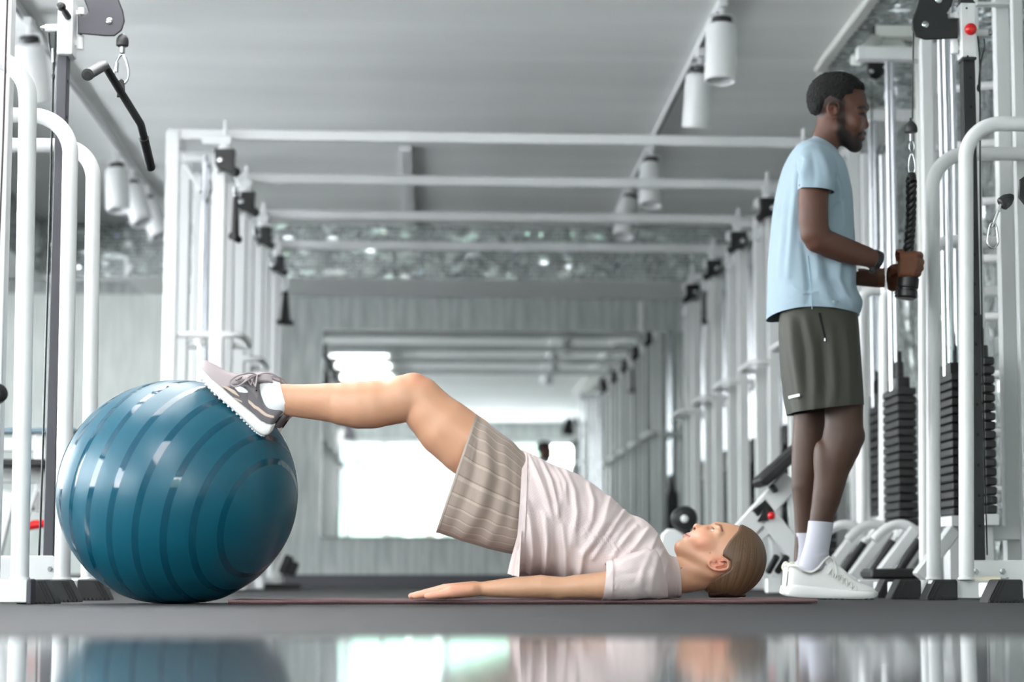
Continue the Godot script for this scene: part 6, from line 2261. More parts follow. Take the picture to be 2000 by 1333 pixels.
func woman_shoe(t: Node3D, base: Vector3, z0: float, o: Vector2, which: String) -> void:
	var d := WD
	var R := d / FPX
	var P := func(x: float, y: float) -> Vector2: return Vector2(x, y) + o
	# [lower edge, upper edge, half width]
	var st := [
		[388.5, 717.5, 394.0, 708.5, 0.016], [392.0, 721.0, 402.0, 707.3, 0.030], [400.0, 730.0, 413.0, 712.5, 0.039], [414.0, 745.0, 428.0, 720.5, 0.044], [432.0, 760.0, 446.0, 729.5, 0.046],
		[456.0, 781.5, 478.0, 736.5, 0.044], [480.0, 801.0, 504.0, 741.0, 0.043], [497.0, 815.0, 511.0, 764.0, 0.042], [510.0, 826.5, 523.0, 795.0, 0.042], [521.0, 832.5, 538.0, 802.0, 0.041], [531.0, 834.0, 550.0, 803.0, 0.037], [538.0, 831.0, 556.0, 806.0, 0.022]]
	var shoe := Node3D.new()
	shoe.name = "shoe"
	t.add_child(shoe, true)
	if which == "near":
		shoe.set_meta("label", "grey running shoe with beige stripes and white toothed sole")
	var surf := func(s: float, a: float, lift: float) -> Vector3:
		# s: along from toe to heel, a: 0 at the lens side sole edge, 1 at the far one
		var j := mini(int(s), st.size() - 2)
		var g := s - j
		var v := []
		for q in 5:
			v.append(cubic_interpolate(st[j][q], st[j + 1][q], st[maxi(j - 1, 0)][q], st[mini(j + 2, st.size() - 1)][q], g))
		var th := PI * a
		var co := signf(cos(th)) * pow(absf(cos(th)), 0.62)
		var si := pow(sin(th), 0.72)
		var lo := at(v[0] + o.x, v[1] + o.y, d - z0)
		var hi := at(v[2] + o.x, v[3] + o.y, d - z0)
		return lo + (hi - lo) * (si + lift * si / maxf(lo.distance_to(hi), 0.01)) + Vector3(0, 0, (v[4] + lift) * co)
	var b := MB.new()
	b.off = base
	var rows := []
	var n := (st.size() - 1) * 6
	var tone := []
	for i in n + 1:
		var s := i / 6.0
		var row := PackedVector3Array()
		for k in 33:
			row.append(surf.call(s, k / 32.0, 0.0))
		rows.append(row)
	b.sheet(rows, false)
	var light := Color(0.70, 0.655, 0.66).srgb_to_linear()
	var dark := Color(0.43, 0.415, 0.43).srgb_to_linear()
	for i in n + 1:
		var s := i / 6.0
		for k in 33:
			var up := sin(PI * k / 32.0)
			var c := light if s < 4.3 + 1.2 * up else dark
			if s > 5.7 and s < 7.0 and up > 0.45 and up < 0.93:
				c = Color(0.52, 0.49, 0.50).srgb_to_linear()
			b.C[i * 33 + k] = c
	var um := mat(Color.WHITE, 0.8)
	um.vertex_color_use_as_albedo = true
	um.heightmap_enabled = true
	um.heightmap_texture = noise_tex(0.3, Color.BLACK, Color.WHITE, 256, 1, false, 51)
	um.heightmap_scale = 0.05
	um.uv1_triplanar = true
	um.uv1_scale = Vector3(12, 12, 12)
	part(shoe, "upper", b.mesh(), um)
	# sole
	var low := [[386.0, 721.0], [387.0, 727.0], [393.0, 740.0], [405.0, 756.0], [422.0, 774.5], [447.5, 797.0], [471.0, 819.0], [488.0, 835.5], [501.0, 847.5], [513.0, 854.0], [525.0, 851.5], [533.0, 843.0]]
	b = MB.new()
	b.off = base
	rows = []
	for i in (st.size() - 1) * 4 + 1:
		var s := i / 4.0
		var j := mini(int(s), st.size() - 2)
		var g := s - j
		var lo := Vector2(cubic_interpolate(low[j][0], low[j + 1][0], low[maxi(j - 1, 0)][0], low[mini(j + 2, 11)][0], g), cubic_interpolate(low[j][1], low[j + 1][1], low[maxi(j - 1, 0)][1], low[mini(j + 2, 11)][1], g))
		var hi := Vector2(lerpf(st[j][0], st[j + 1][0], g), lerpf(st[j][1], st[j + 1][1], g))
		var hw := lerpf(st[j][4], st[j + 1][4], g) + 0.005
		var row := PackedVector3Array()
		for q in [[1.06, 0.97], [0.86, 1.02], [0.5, 1.03], [0.2, 1.01], [0.0, 0.92], [0.0, 0.4], [0.0, -0.4], [0.0, -0.92], [0.2, -1.01], [0.5, -1.03], [0.86, -1.02], [1.06, -0.97], [1.0, -0.3], [1.0, 0.3]]:
			var p := lo.lerp(hi, q[0])
			row.append(pz(p.x + o.x, p.y + o.y, z0 + hw * q[1], d))
		rows.append(row)
	b.sheet(rows, true, true, true)
	var white := mat(Color(0.90, 0.90, 0.89), 0.6)
	var sole := part(shoe, "sole", b.mesh(), white)
	b = MB.new()
	b.off = base
	for k in 25:
		var s := 0.8 + 8.4 * k / 24.0
		var j := mini(int(s), 10)
		var g := s - j
		var lo := Vector2(lerpf(low[j][0], low[j + 1][0], g), lerpf(low[j][1], low[j + 1][1], g))
		var hi := Vector2(lerpf(st[j][0], st[j + 1][0], g), lerpf(st[j][1], st[j + 1][1], g))
		var hw := lerpf(st[j][4], st[j + 1][4], g)
		var c := lo - (hi - lo).normalized() * 0.8
		var up := (at(hi.x, hi.y, d) - at(lo.x, lo.y, d)).normalized()
		var along := up.cross(Vector3.BACK)
		for zz in [-1.0, 1.0]:
			b.box(pz(c.x + o.x, c.y + o.y, z0 + zz * hw * 0.62, d), Vector3(0.0030, 0.0028, hw * 0.40), Basis(along, up, Vector3.BACK), 0.0012)
	part(sole, "tread", b.mesh(), white).set_meta("kind", "stuff")
	# heel counter, stripes and oval patch laid on the side (a side strip between two edge lines)
	var find := func(x: float, y: float) -> Vector2:
		var best := Vector2.ZERO
		var bd := 1e9
		for i in 111:
			for k in 41:
				var s := i / 10.0
				var a := k / 80.0
				var q := proj(surf.call(s, a, 0.0)) - o
				var dd := q.distance_squared_to(Vector2(x, y))
				if dd < bd:
					bd = dd
					best = Vector2(s, a)
		for pass_ in 3:
			var c0 := best
			var ds := 0.05 / pow(4.0, pass_)
			for i in range(-3, 4):
				for k in range(-3, 4):
					var e := Vector2(clampf(c0.x + i * ds, 0.0, 11.0), clampf(c0.y + k * ds * 0.125, 0.0, 0.5))
					var dd: float = (proj(surf.call(e.x, e.y, 0.0)) - o).distance_squared_to(Vector2(x, y))
					if dd < bd:
						bd = dd
						best = e
		return best
	var patches := []
	if which == "near":
		var T := func(list: Array) -> Array:
			var r := []
			for q in list:
				r.append(find.call(380.0 + q[0] / 7.405, 690.0 + q[1] / 7.405))
			return r
		var beige := mat(Color(0.83, 0.745, 0.68), 0.7)
		var darker := mat(Color(0.40, 0.385, 0.40), 0.75)
		var mid := mat(Color(0.48, 0.46, 0.475), 0.75)
		patches = [
			["overlay", darker, T.call([[600, 480], [660, 590], [690, 720], [790, 860]]), T.call([[720, 510], [765, 590], [768, 700], [805, 870]]), 0.0010],
			["overlay", mid, T.call([[740, 520], [860, 590], [950, 620], [985, 770], [1060, 850], [1150, 880]]), T.call([[690, 470], [830, 520], [940, 570], [965, 640], [1000, 740], [1050, 815]]), 0.0012],
			["overlay", darker, T.call([[810, 870], [900, 960], [1010, 1035], [1110, 1050]]), T.call([[790, 770], [880, 850], [1010, 930], [1150, 960]]), 0.0008],
			["stripe", beige, T.call([[375, 492], [480, 512], [580, 562], [645, 640]]), T.call([[395, 503], [500, 570], [580, 622], [650, 655]]), 0.0018],
			["stripe", beige, T.call([[555, 662], [620, 682], [682, 715]]), T.call([[570, 680], [630, 712], [690, 740]]), 0.0018],
			["stripe", beige, T.call([[772, 695], [880, 785], [1000, 865], [1140, 930]]), T.call([[780, 745], [860, 822], [980, 905], [1150, 962]]), 0.0020],
			["badge", mat(Color(0.92, 0.92, 0.92), 0.5), T.call([[578, 516], [640, 496], [705, 520], [770, 575]]), T.call([[584, 528], [630, 580], [700, 605], [768, 600]]), 0.0022],
		]
	for pt in patches:
		b = MB.new()
		b.off = base
		rows = []
		var m2: int = pt[2].size()
		for i in (m2 - 1) * 6 + 1:
			var u := i / 6.0
			var j := mini(int(u), m2 - 2)
			var e0: Vector2 = pt[2][j].lerp(pt[2][j + 1], u - j)
			var e1: Vector2 = pt[3][j].lerp(pt[3][j + 1], u - j)
			var row := PackedVector3Array()
			for k in 7:
				var e := e0.lerp(e1, k / 6.0)
				row.append(surf.call(e.x, e.y, pt[4] * (1.0 if k > 0 and k < 6 else 0.2)))
			rows.append(row)
		b.sheet(rows, false)
		for i in b.N.size():
			if b.N[i].z < 0:
				b.N[i] = -b.N[i]
		part(shoe, pt[0], b.mesh(), pt[1])
	# tongue
	b = MB.new()
	b.off = base
	rows = []
	for q in [[476.0, 737.0, 0.022], [492.0, 733.0, 0.026], [508.0, 730.0, 0.029], [521.0, 730.0, 0.030], [528.0, 732.0, 0.027]]:
		var row := PackedVector3Array()
		for k in 9:
			var th := PI * k / 8.0
			row.append(pz(q[0] + o.x + 3.0 * absf(cos(th)), q[1] + o.y + 16.0 * absf(cos(th)) * absf(cos(th)), z0 + q[2] * cos(th), d))
		for k in 9:
			var th := PI * (8 - k) / 8.0
			row.append(pz(q[0] + o.x + 3.0 * absf(cos(th)) + 1.5, q[1] + o.y + 4.0 + 16.0 * absf(cos(th)) * absf(cos(th)), z0 + (q[2] - 0.004) * cos(th), d))
		rows.append(row)
	b.sheet(rows, true, true, true)
	part(shoe, "tongue", b.mesh(), mat(Color(0.62, 0.58, 0.585), 0.8))
	# laces
	b = MB.new()
	b.off = base
	var L := func(list: Array) -> void:
		var pts := []
		for q in list:
			pts.append(pz(380.0 + q[0] / 7.405 + o.x, 690.0 + q[1] / 7.405 + o.y, z0 + q[2] * 1.12 + 0.003, d))
		b.tube(smooth(pts, 5), 0.0023, 7)
	for q in [[[605, 412, 0.037], [660, 380, 0.03], [725, 345, 0.008]], [[715, 452, 0.040], [755, 400, 0.030], [790, 350, 0.008]], [[810, 488, 0.041], [840, 420, 0.034], [868, 350, 0.010]], [[885, 518, 0.042], [892, 440, 0.036], [905, 345, 0.016]], [[720, 345, -0.008], [760, 400, 0.024], [800, 470, 0.038]], [[790, 345, -0.006], [830, 420, 0.030], [880, 500, 0.040]]]:
		L.call(q)
	L.call([[905, 345, 0.016], [820, 312, 0.03], [720, 322, 0.038], [600, 360, 0.045], [520, 420, 0.048], [520, 470, 0.049], [570, 505, 0.050], [650, 490, 0.050], [740, 430, 0.046], [830, 370, 0.034], [905, 345, 0.018]])
	L.call([[905, 345, 0.016], [1000, 312, 0.02], [1095, 318, 0.014], [1180, 355, 0.006], [1240, 410, -0.002], [1200, 420, -0.004], [1110, 385, 0.004], [1000, 360, 0.012], [905, 345, 0.016]])
	L.call([[905, 345, 0.018], [900, 420, 0.042], [880, 505, 0.046]])
	L.call([[905, 345, 0.018], [800, 360, 0.034], [700, 460, 0.046]])
	b.ellipsoid(pz(380 + 905 / 7.405 + o.x, 690 + 345 / 7.405 + o.y, z0 + 0.018, d), Vector3(0.005, 0.004, 0.005))
	part(shoe, "laces", b.mesh(), mat(Color(0.63, 0.59, 0.595), 0.85))
	# eyelets
	b = MB.new()
	b.off = base
	for q in [[605, 414], [716, 454], [812, 490], [886, 520], [893, 562]]:
		b.lathe(pz(380.0 + q[0] / 7.405 + o.x, 690.0 + q[1] / 7.405 + o.y, z0 + 0.039, d), Vector3.BACK, [Vector2(0.0022, 0), Vector2(0.0022, 0.002)], 8)
	part(shoe, "eyelets", b.mesh(), M.hole).set_meta("kind", "stuff")
	# sock
	var so := [[500.0 + o.x, 750.0 + o.y, 528.0 + o.x, 826.0 + o.y, 0.030, z0, 2.0], [514.0 + o.x, 744.0 + o.y, 538.0 + o.x, 822.0 + o.y, 0.033, z0, 2.0], [527.0 + o.x, 744.0 + o.y, 548.0 + o.x, 816.0 + o.y, 0.035, z0, 2.0], [537.0 + o.x, 748.0 + o.y, 556.0 + o.x, 811.0 + o.y, 0.036, z0, 2.0], [547.0 + o.x, 750.8 + o.y, 563.0 + o.x, 808.5 + o.y, 0.037, z0, 2.0]]
	var kn := func(p: Vector3, th: float, s: float) -> float: return 0.0005 * sin(th * 50.0)
	var sg := garment(so, d, 8, 100, kn, 0.002)
	sg.off = base
	part(t, "sock", sg.mesh(), mat(Color(0.90, 0.90, 0.91), 0.85))

# ------------------------------------------------------------------ the standing man
const MD := 7.25

func man_paint(p: Vector3) -> Color:
	var q := proj(p)
	var z := absf(p.z + MD) * FPX / MD
	var c := Color(0.34, 0.21, 0.16)
	if q.y < 320.0:
		# beard along the jaw, upper lip and chin; brow; lips; warmer nose, cheek and ear
		c = c.lerp(Color(0.52, 0.30, 0.21), 0.5 * exp(-pow(q.distance_to(Vector2(1690, 243)) / 10.0, 2)))
		c = c.lerp(Color(0.50, 0.29, 0.22), 0.5 * clampf(1.6 - q.distance_to(Vector2(1628, 214)) / 13.0, 0, 1))
		var jaw := minf(minf(seg_dist(q, Vector2(1642, 212), Vector2(1643, 250)), seg_dist(q, Vector2(1643, 250), Vector2(1654, 282))), minf(seg_dist(q, Vector2(1654, 282), Vector2(1676, 292)), seg_dist(q, Vector2(1676, 290), Vector2(1678, 276))))
		var w2 := 10.0 if q.y > 255.0 else 6.0
		c = c.lerp(Color(0.085, 0.065, 0.06), clampf(1.7 - jaw / w2, 0, lerpf(0.5, 0.9, smoothstep(225.0, 250.0, q.y))))
		if z < 22.0:
			c = c.lerp(Color(0.10, 0.07, 0.065), clampf(1.5 - seg_dist(q, Vector2(1690, 256.5), Vector2(1676, 263)) / 2.4, 0, 0.85))
			c = c.lerp(Color(0.42, 0.21, 0.18), clampf(1.4 - seg_dist(q, Vector2(1689, 267), Vector2(1680, 268)) / 3.2, 0, 0.8))
		if z > 5.0:
			c = c.lerp(Color(0.08, 0.06, 0.055), clampf(1.5 - minf(seg_dist(q, Vector2(1695, 215), Vector2(1688, 209)), seg_dist(q, Vector2(1688, 209), Vector2(1676, 211))) / 2.3, 0, 0.85))
			c = c.lerp(Color(0.10, 0.06, 0.05), clampf(1.4 - seg_dist(q, Vector2(1688, 222), Vector2(1679, 223)) / 1.8, 0, 0.8))
		# faded hair at the temple and neck
		var fade := minf(seg_dist(q, Vector2(1602, 222), Vector2(1612, 196)), seg_dist(q, Vector2(1612, 196), Vector2(1644, 200)))
		c = c.lerp(Color(0.12, 0.095, 0.09), clampf(1.2 - fade / 9.0, 0, 0.6))
	elif q.y > 780.0:
		c = Color(0.285, 0.185, 0.15)
		c = c.lerp(Color(0.22, 0.15, 0.125), 0.5 * exp(-pow(q.distance_to(Vector2(1684, 855)) / 16.0, 2)))
	elif q.x > 1715.0 and q.y > 470.0:
		c = Color(0.42, 0.255, 0.18)
	return c.srgb_to_linear()

func build_man() -> void:
	var d := MD
	var R := d / FPX
	var base := at(1620, 1171, d)
	base.y = 0.0
	var t := thing("person", "person standing in light blue tee and dark green shorts, pulling the black rope", "person", base)
	var f := Field.new()
	# legs: near one in front (knee bent), far one behind
	chain(f, [[1640.0, 700.0, 50.0, 0.09], [1648.0, 790.0, 38.0, 0.09], [1648.5, 828.0, 37.0, 0.09], [1647.5, 850.0, 39.5, 0.09], [1642.0, 872.0, 38.5, 0.09], [1633.5, 894.0, 36.0, 0.09], [1625.0, 920.0, 32.5, 0.09], [1620.0, 945.0, 30.5, 0.09], [1614.0, 975.0, 27.5, 0.09], [1607.0, 1005.0, 24.0, 0.09], [1602.0, 1030.0, 22.5, 0.09], [1592.0, 1085.0, 22.0, 0.09]], d, 0.012, 0.95)
	f.ball(pz(1670, 853, 0.09, d), Vector3(18, 22, 24) * R, 0.0, 0.012)
	f.ball(pz(1606, 906, 0.09, d), Vector3(16, 44, 26) * R, 0.12, 0.015)
	chain(f, [[1610.0, 700.0, 50.0, -0.09], [1588.0, 790.0, 38.0, -0.09], [1582.0, 830.0, 33.5, -0.09], [1580.0, 870.0, 34.0, -0.09], [1577.0, 917.0, 32.0, -0.09], [1573.0, 950.0, 28.0, -0.09], [1570.5, 995.0, 20.5, -0.09], [1570.0, 1040.0, 17.5, -0.09], [1568.0, 1095.0, 18.0, -0.09]], d, 0.012, 0.95)
	# trunk
	f.bone(pz(1602, 660, 0, d), pz(1590, 540, 0, d), 56 * R, 56 * R, 0.03, 1.55)
	f.bone(pz(1590, 540, 0, d), pz(1582, 400, 0, d), 56 * R, 58 * R, 0.03, 1.6)
	f.bone(pz(1582, 400, 0, d), pz(1588, 325, 0, d), 54 * R, 38 * R, 0.03, 1.6)
	# neck
	chain(f, [[1596.0, 330.0, 32.0, 0.0], [1607.0, 292.0, 28.0, 0.0], [1618.0, 262.0, 28.5, 0.0], [1626.0, 235.0, 30.0, 0.0]], d, 0.025, 1.0)
	# arms
	for s in [1.0, -1.0]:
		if s > 0:
			chain(f, [[1588.0, 325.0, 30.0, 0.19], [1589.0, 365.0, 29.5, 0.225], [1588.0, 400.0, 29.0, 0.235], [1588.5, 430.0, 28.5, 0.235], [1591.0, 455.0, 28.0, 0.232], [1597.0, 468.0, 26.0, 0.228], [1620.0, 478.0, 25.5, 0.215], [1645.0, 487.5, 25.0, 0.195], [1668.0, 495.0, 23.0, 0.175], [1690.0, 501.0, 20.0, 0.155], [1710.0, 508.0, 17.5, 0.135], [1728.0, 514.0, 17.5, 0.12]], d, 0.012, 0.95)
		else:
			chain(f, [[1592.0, 325.0, 30.0, -0.19], [1592.0, 400.0, 28.0, -0.235], [1598.0, 470.0, 25.0, -0.228], [1640.0, 525.0, 22.0, -0.17], [1672.0, 540.0, 19.0, -0.12], [1710.0, 546.0, 16.0, -0.07], [1728.0, 547.0, 16.0, -0.05]], d, 0.012, 0.95)
	# hands: each closed round one end of the rope
	man_hand(f, Vector2(0, 0), 0.075, 1.0, d)
	man_hand(f, Vector2(-6, 28), -0.035, -1.0, d)
	# head
	f.ball(pz(1630, 193, 0, d), Vector3(52, 50, 45) * R, -0.25, 0.012)
	f.ball(pz(1651, 202, 0, d), Vector3(43, 50, 40) * R, 0.10, 0.012)
	f.ball(pz(1660, 236, 0, d), Vector3(30, 36, 34) * R, 0.15, 0.02)
	f.ball(pz(1671, 262, 0, d), Vector3(17, 20, 21) * R, 0.1, 0.014)
	f.ball(pz(1671, 285, 0, d), Vector3(13, 13, 14) * R, 0.1, 0.012)
	f.bone(pz(1655, 272, 0, d), pz(1632, 250, 0, d), 16 * R, 26 * R, 0.025, 1.2)
	for s in [-1.0, 1.0]:
		f.bone(pz(1668, 284, 9 * R * s, d), pz(1642, 250, 28 * R * s, d), 11 * R, 11 * R, 0.018)
		f.ball(pz(1670, 238, 26 * R * s, d), Vector3(13, 17, 13) * R, 0.2, 0.014)
		f.bone(pz(1690, 211, 3 * R * s, d), pz(1677, 213, 32 * R * s, d), 7 * R, 7 * R, 0.012)
		f.ball(pz(1692, 222, 21 * R * s, d), Vector3(8, 8, 12) * R, 0.0, 0.008, true)
	f.bone(pz(1686, 222, 0, d), pz(1689, 243, 0, d), 5.0 * R, 7.5 * R, 0.008)
	f.ball(pz(1689, 245.5, 0, d), Vector3(8.2, 7.5, 8.5) * R, 0.0, 0.005)
	for s in [-1.0, 1.0]:
		f.ball(pz(1684, 248, 8.5 * R * s, d), Vector3(6, 5.5, 5.5) * R, 0.0, 0.004)
		f.bone(pz(1686.5, 261.5, 0, d), pz(1679, 265, 14 * R * s, d), 4.8 * R, 3.2 * R, 0.004)
		f.bone(pz(1683.5, 270, 0, d), pz(1677, 271, 13 * R * s, d), 5.4 * R, 3.5 * R, 0.004)
		f.bone(pz(1690, 265.6, 0, d), pz(1678, 267.5, 17 * R * s, d), 1.0 * R, 0.9 * R, 0.002, 1.0, true)
		f.ball(pz(1682, 222, 20 * R * s, d), Vector3(8.4, 7.6, 9.5) * R, 0.0, 0.004)
		f.bone(pz(1689, 219, 13 * R * s, d), pz(1680, 219.5, 29 * R * s, d), 3.0 * R, 2.8 * R, 0.004)
		# ear
		f.ball(pz(1627, 215, 42 * R * s, d), Vector3(9.5, 16, 5) * R, 0.12, 0.006)
		var hp := []
		for q in [[1639, 211], [1637, 202], [1629, 199.5], [1620, 203], [1617, 213], [1621, 223], [1628, 231], [1633, 229]]:
			hp.append(pz(q[0], q[1], (44.0 + 3.0) * R * s, d))
		var hc := smooth(hp, 3)
		for i in hc.size() - 1:
			f.bone(hc[i], hc[i + 1], 2.6 * R, 2.6 * R, 0.002)
		f.ball(pz(1629, 214, 48 * R * s, d), Vector3(4.2, 7.5, 4.5) * R, 0.15, 0.003, true)
		f.bone(pz(1638, 215, 44 * R * s, d), pz(1635, 221, 45 * R * s, d), 2.8 * R, 2.4 * R, 0.003)
	var b := MB.new()
	b.off = base
	var paint := func(p: Vector3) -> Color: return man_paint(p)
	f.mesh_into(b, pz(1530, 1100, -0.2, d), pz(1702, 770, 0.2, d), 0.0060, paint)
	f.mesh_into(b, pz(1540, 580, 0.03, d), pz(1735, 355, 0.30, d), 0.0050, paint)
	f.mesh_into(b, pz(1655, 580, -0.28, d), pz(1735, 515, 0.03, d), 0.0050, paint)
	f.mesh_into(b, pz(1726, 590, -0.14, d), pz(1815, 478, 0.17, d), 0.0030, paint)
	f.mesh_into(b, pz(1572, 312, -0.13, d), pz(1726, 135, 0.13, d), 0.0030, paint)
	f.mesh_into(b, pz(1520, 790, -0.3, d), pz(1690, 290, 0.3, d), 0.016, paint)
	part(t, "body", b.mesh(), skin_mat(0.55))
	for s in [-1.0, 1.0]:
		var e := MB.new()
		e.off = base
		e.ellipsoid(pz(1682.5, 222.5, 20.5 * R * s, d), Vector3(7.2, 6.6, 8.0) * R, Basis.IDENTITY, 12, 18)
		var em := part(t, "eye", e.mesh(), mat(Color(0.80, 0.76, 0.74), 0.15))
		e = MB.new()
		e.off = base
		e.ellipsoid(pz(1688.4, 223.6, 21 * R * s, d), Vector3(1.6, 2.9, 3.0) * R, Basis.IDENTITY, 8, 14)
		part(em, "iris", e.mesh(), mat(Color(0.07, 0.045, 0.035), 0.1))
	# close-cropped hair
	hair_poly = PackedVector2Array([Vector2(1560, 120), Vector2(1720, 120), Vector2(1700, 176), Vector2(1694, 181), Vector2(1684, 176), Vector2(1668, 173), Vector2(1665, 183), Vector2(1652, 186), Vector2(1644, 200), Vector2(1636, 196), Vector2(1622, 190), Vector2(1611, 197), Vector2(1606, 212), Vector2(1602, 223), Vector2(1590, 228), Vector2(1585, 236), Vector2(1560, 236)])
	var h := Field.new()
	h.ball(pz(1630, 192, 0, d), Vector3(56, 53.5, 49) * R, -0.25, 0.012)
	h.ball(pz(1640, 190, 0, d), Vector3(54, 49, 46) * R, -0.2, 0.015)
	h.ball(pz(1651, 199, 0, d), Vector3(45, 51, 42) * R, 0.10, 0.02)
	h.ball(pz(1606, 206, 0, d), Vector3(23, 31, 36) * R, 0.15, 0.02)
	var hn := FastNoiseLite.new()
	hn.seed = 12
	hn.frequency = 95.0
	hn.fractal_octaves = 2
	var cut := func(p: Vector3, q: float) -> float:
		var px := proj(p)
		var m := poly_signed(px, hair_poly)
		q -= 0.0045 * hn.get_noise_3d(p.x, p.y, p.z)
		q += 0.010 * pow(clampf(1.0 + m / 12.0, 0, 1), 1.5)
		return maxf(q, m * R)
	b = MB.new()
	b.off = base
	h.mesh_into(b, pz(1548, 242, -0.12, d), pz(1725, 130, 0.12, d), 0.0030, null, null, cut)
	var hm := mat(Color(0.055, 0.05, 0.05), 0.85)
	hm.heightmap_enabled = true
	hm.heightmap_texture = noise_tex(0.12, Color.BLACK, Color.WHITE, 256, 3, false, 61)
	hm.heightmap_scale = 0.5
	hm.uv1_triplanar = true
	hm.uv1_scale = Vector3(9, 9, 9)
	part(t, "hair", b.mesh(), hm)
	man_clothes(t, base)
	man_shoe(t, base, 0.09, Vector2.ZERO)
	man_shoe(t, base, -0.09, Vector2(-11, -1))
	# wrist band
	b = MB.new()
	b.off = base
	var wa := pz(1704, 506, 0.14, d)
	var wb := pz(1719, 512, 0.127, d)
	b.lathe(wa, wb - wa, [Vector2(0.0305, 0.0), Vector2(0.034, 0.002), Vector2(0.034, 0.022), Vector2(0.0305, 0.024)], 28, false)
	var wbp := part(t, "wrist_band", b.mesh(), M.black)
	b = MB.new()
	b.off = base
	b.box(pz(1703, 528, 0.14, d), Vector3(0.008, 0.010, 0.014), Basis.from_euler(Vector3(0, 0, -0.3)), 0.004)
	part(wbp, "clasp", b.mesh(), M.black)

# a fist round an upright rope at column 1774; s = 1: the hand nearer the lens, back of the hand towards it
func man_hand(f: Field, o: Vector2, zc: float, s: float, d: float) -> void:
	var R := d / FPX
	var zr := zc                       # depth of the rope's middle
	var back := zc + 0.034 * s         # depth of the back of the hand
	# palm: from the wrist to the knuckle row
	f.bone(pz(1722 + o.x, 513 + o.y, back + 0.008 * s, d), pz(1745 + o.x, 513 + o.y, back, d), 17 * R, 17 * R, 0.010, 0.9)
	f.bone(pz(1748 + o.x, 505 + o.y, back, d), pz(1784 + o.x, 500 + o.y, back - 0.002 * s, d), 11.5 * R, 9.5 * R, 0.010)
	f.bone(pz(1748 + o.x, 516 + o.y, back, d), pz(1786 + o.x, 512 + o.y, back - 0.002 * s, d), 12 * R, 9.5 * R, 0.010)
	f.bone(pz(1748 + o.x, 525 + o.y, back - 0.002 * s, d), pz(1785 + o.x, 523 + o.y, back - 0.004 * s, d), 12 * R, 9.2 * R, 0.010)
	f.bone(pz(1748 + o.x, 532 + o.y, back - 0.006 * s, d), pz(1781 + o.x, 533 + o.y, back - 0.006 * s, d), 10 * R, 8.6 * R, 0.010)
	# four fingers: knuckle, round the front of the rope, tips back against the palm
	var rows := [[499.0, 1790.0, 9.0], [511.5, 1792.0, 9.2], [523.0, 1791.0, 8.8], [533.5, 1787.0, 8.0]]
	for q in rows:
		var y: float = q[0] + o.y
		var x: float = q[1] + o.x
		var r: float = q[2]
		var st := [[x - 4.0, y, r, back - 0.003 * s], [x + 5.0, y + 1.0, r * 0.94, zr + 0.010 * s], [x + 3.0, y + 2.0, r * 0.88, zr - 0.022 * s], [x - 12.0, y + 2.5, r * 0.82, zr - 0.034 * s], [x - 26.0, y + 2.0, r * 0.72, zr - 0.028 * s]]
		chain(f, st, d, 0.004)
	# thumb along the top, closing over the first finger
	chain(f, [[1738.0 + o.x, 505.0 + o.y, 12.0, zr + 0.020 * s], [1756.0 + o.x, 497.0 + o.y, 10.0, zr - 0.010 * s], [1774.0 + o.x, 497.0 + o.y, 8.6, zr - 0.034 * s], [1790.0 + o.x, 501.0 + o.y, 7.2, zr - 0.042 * s]], d, 0.007)

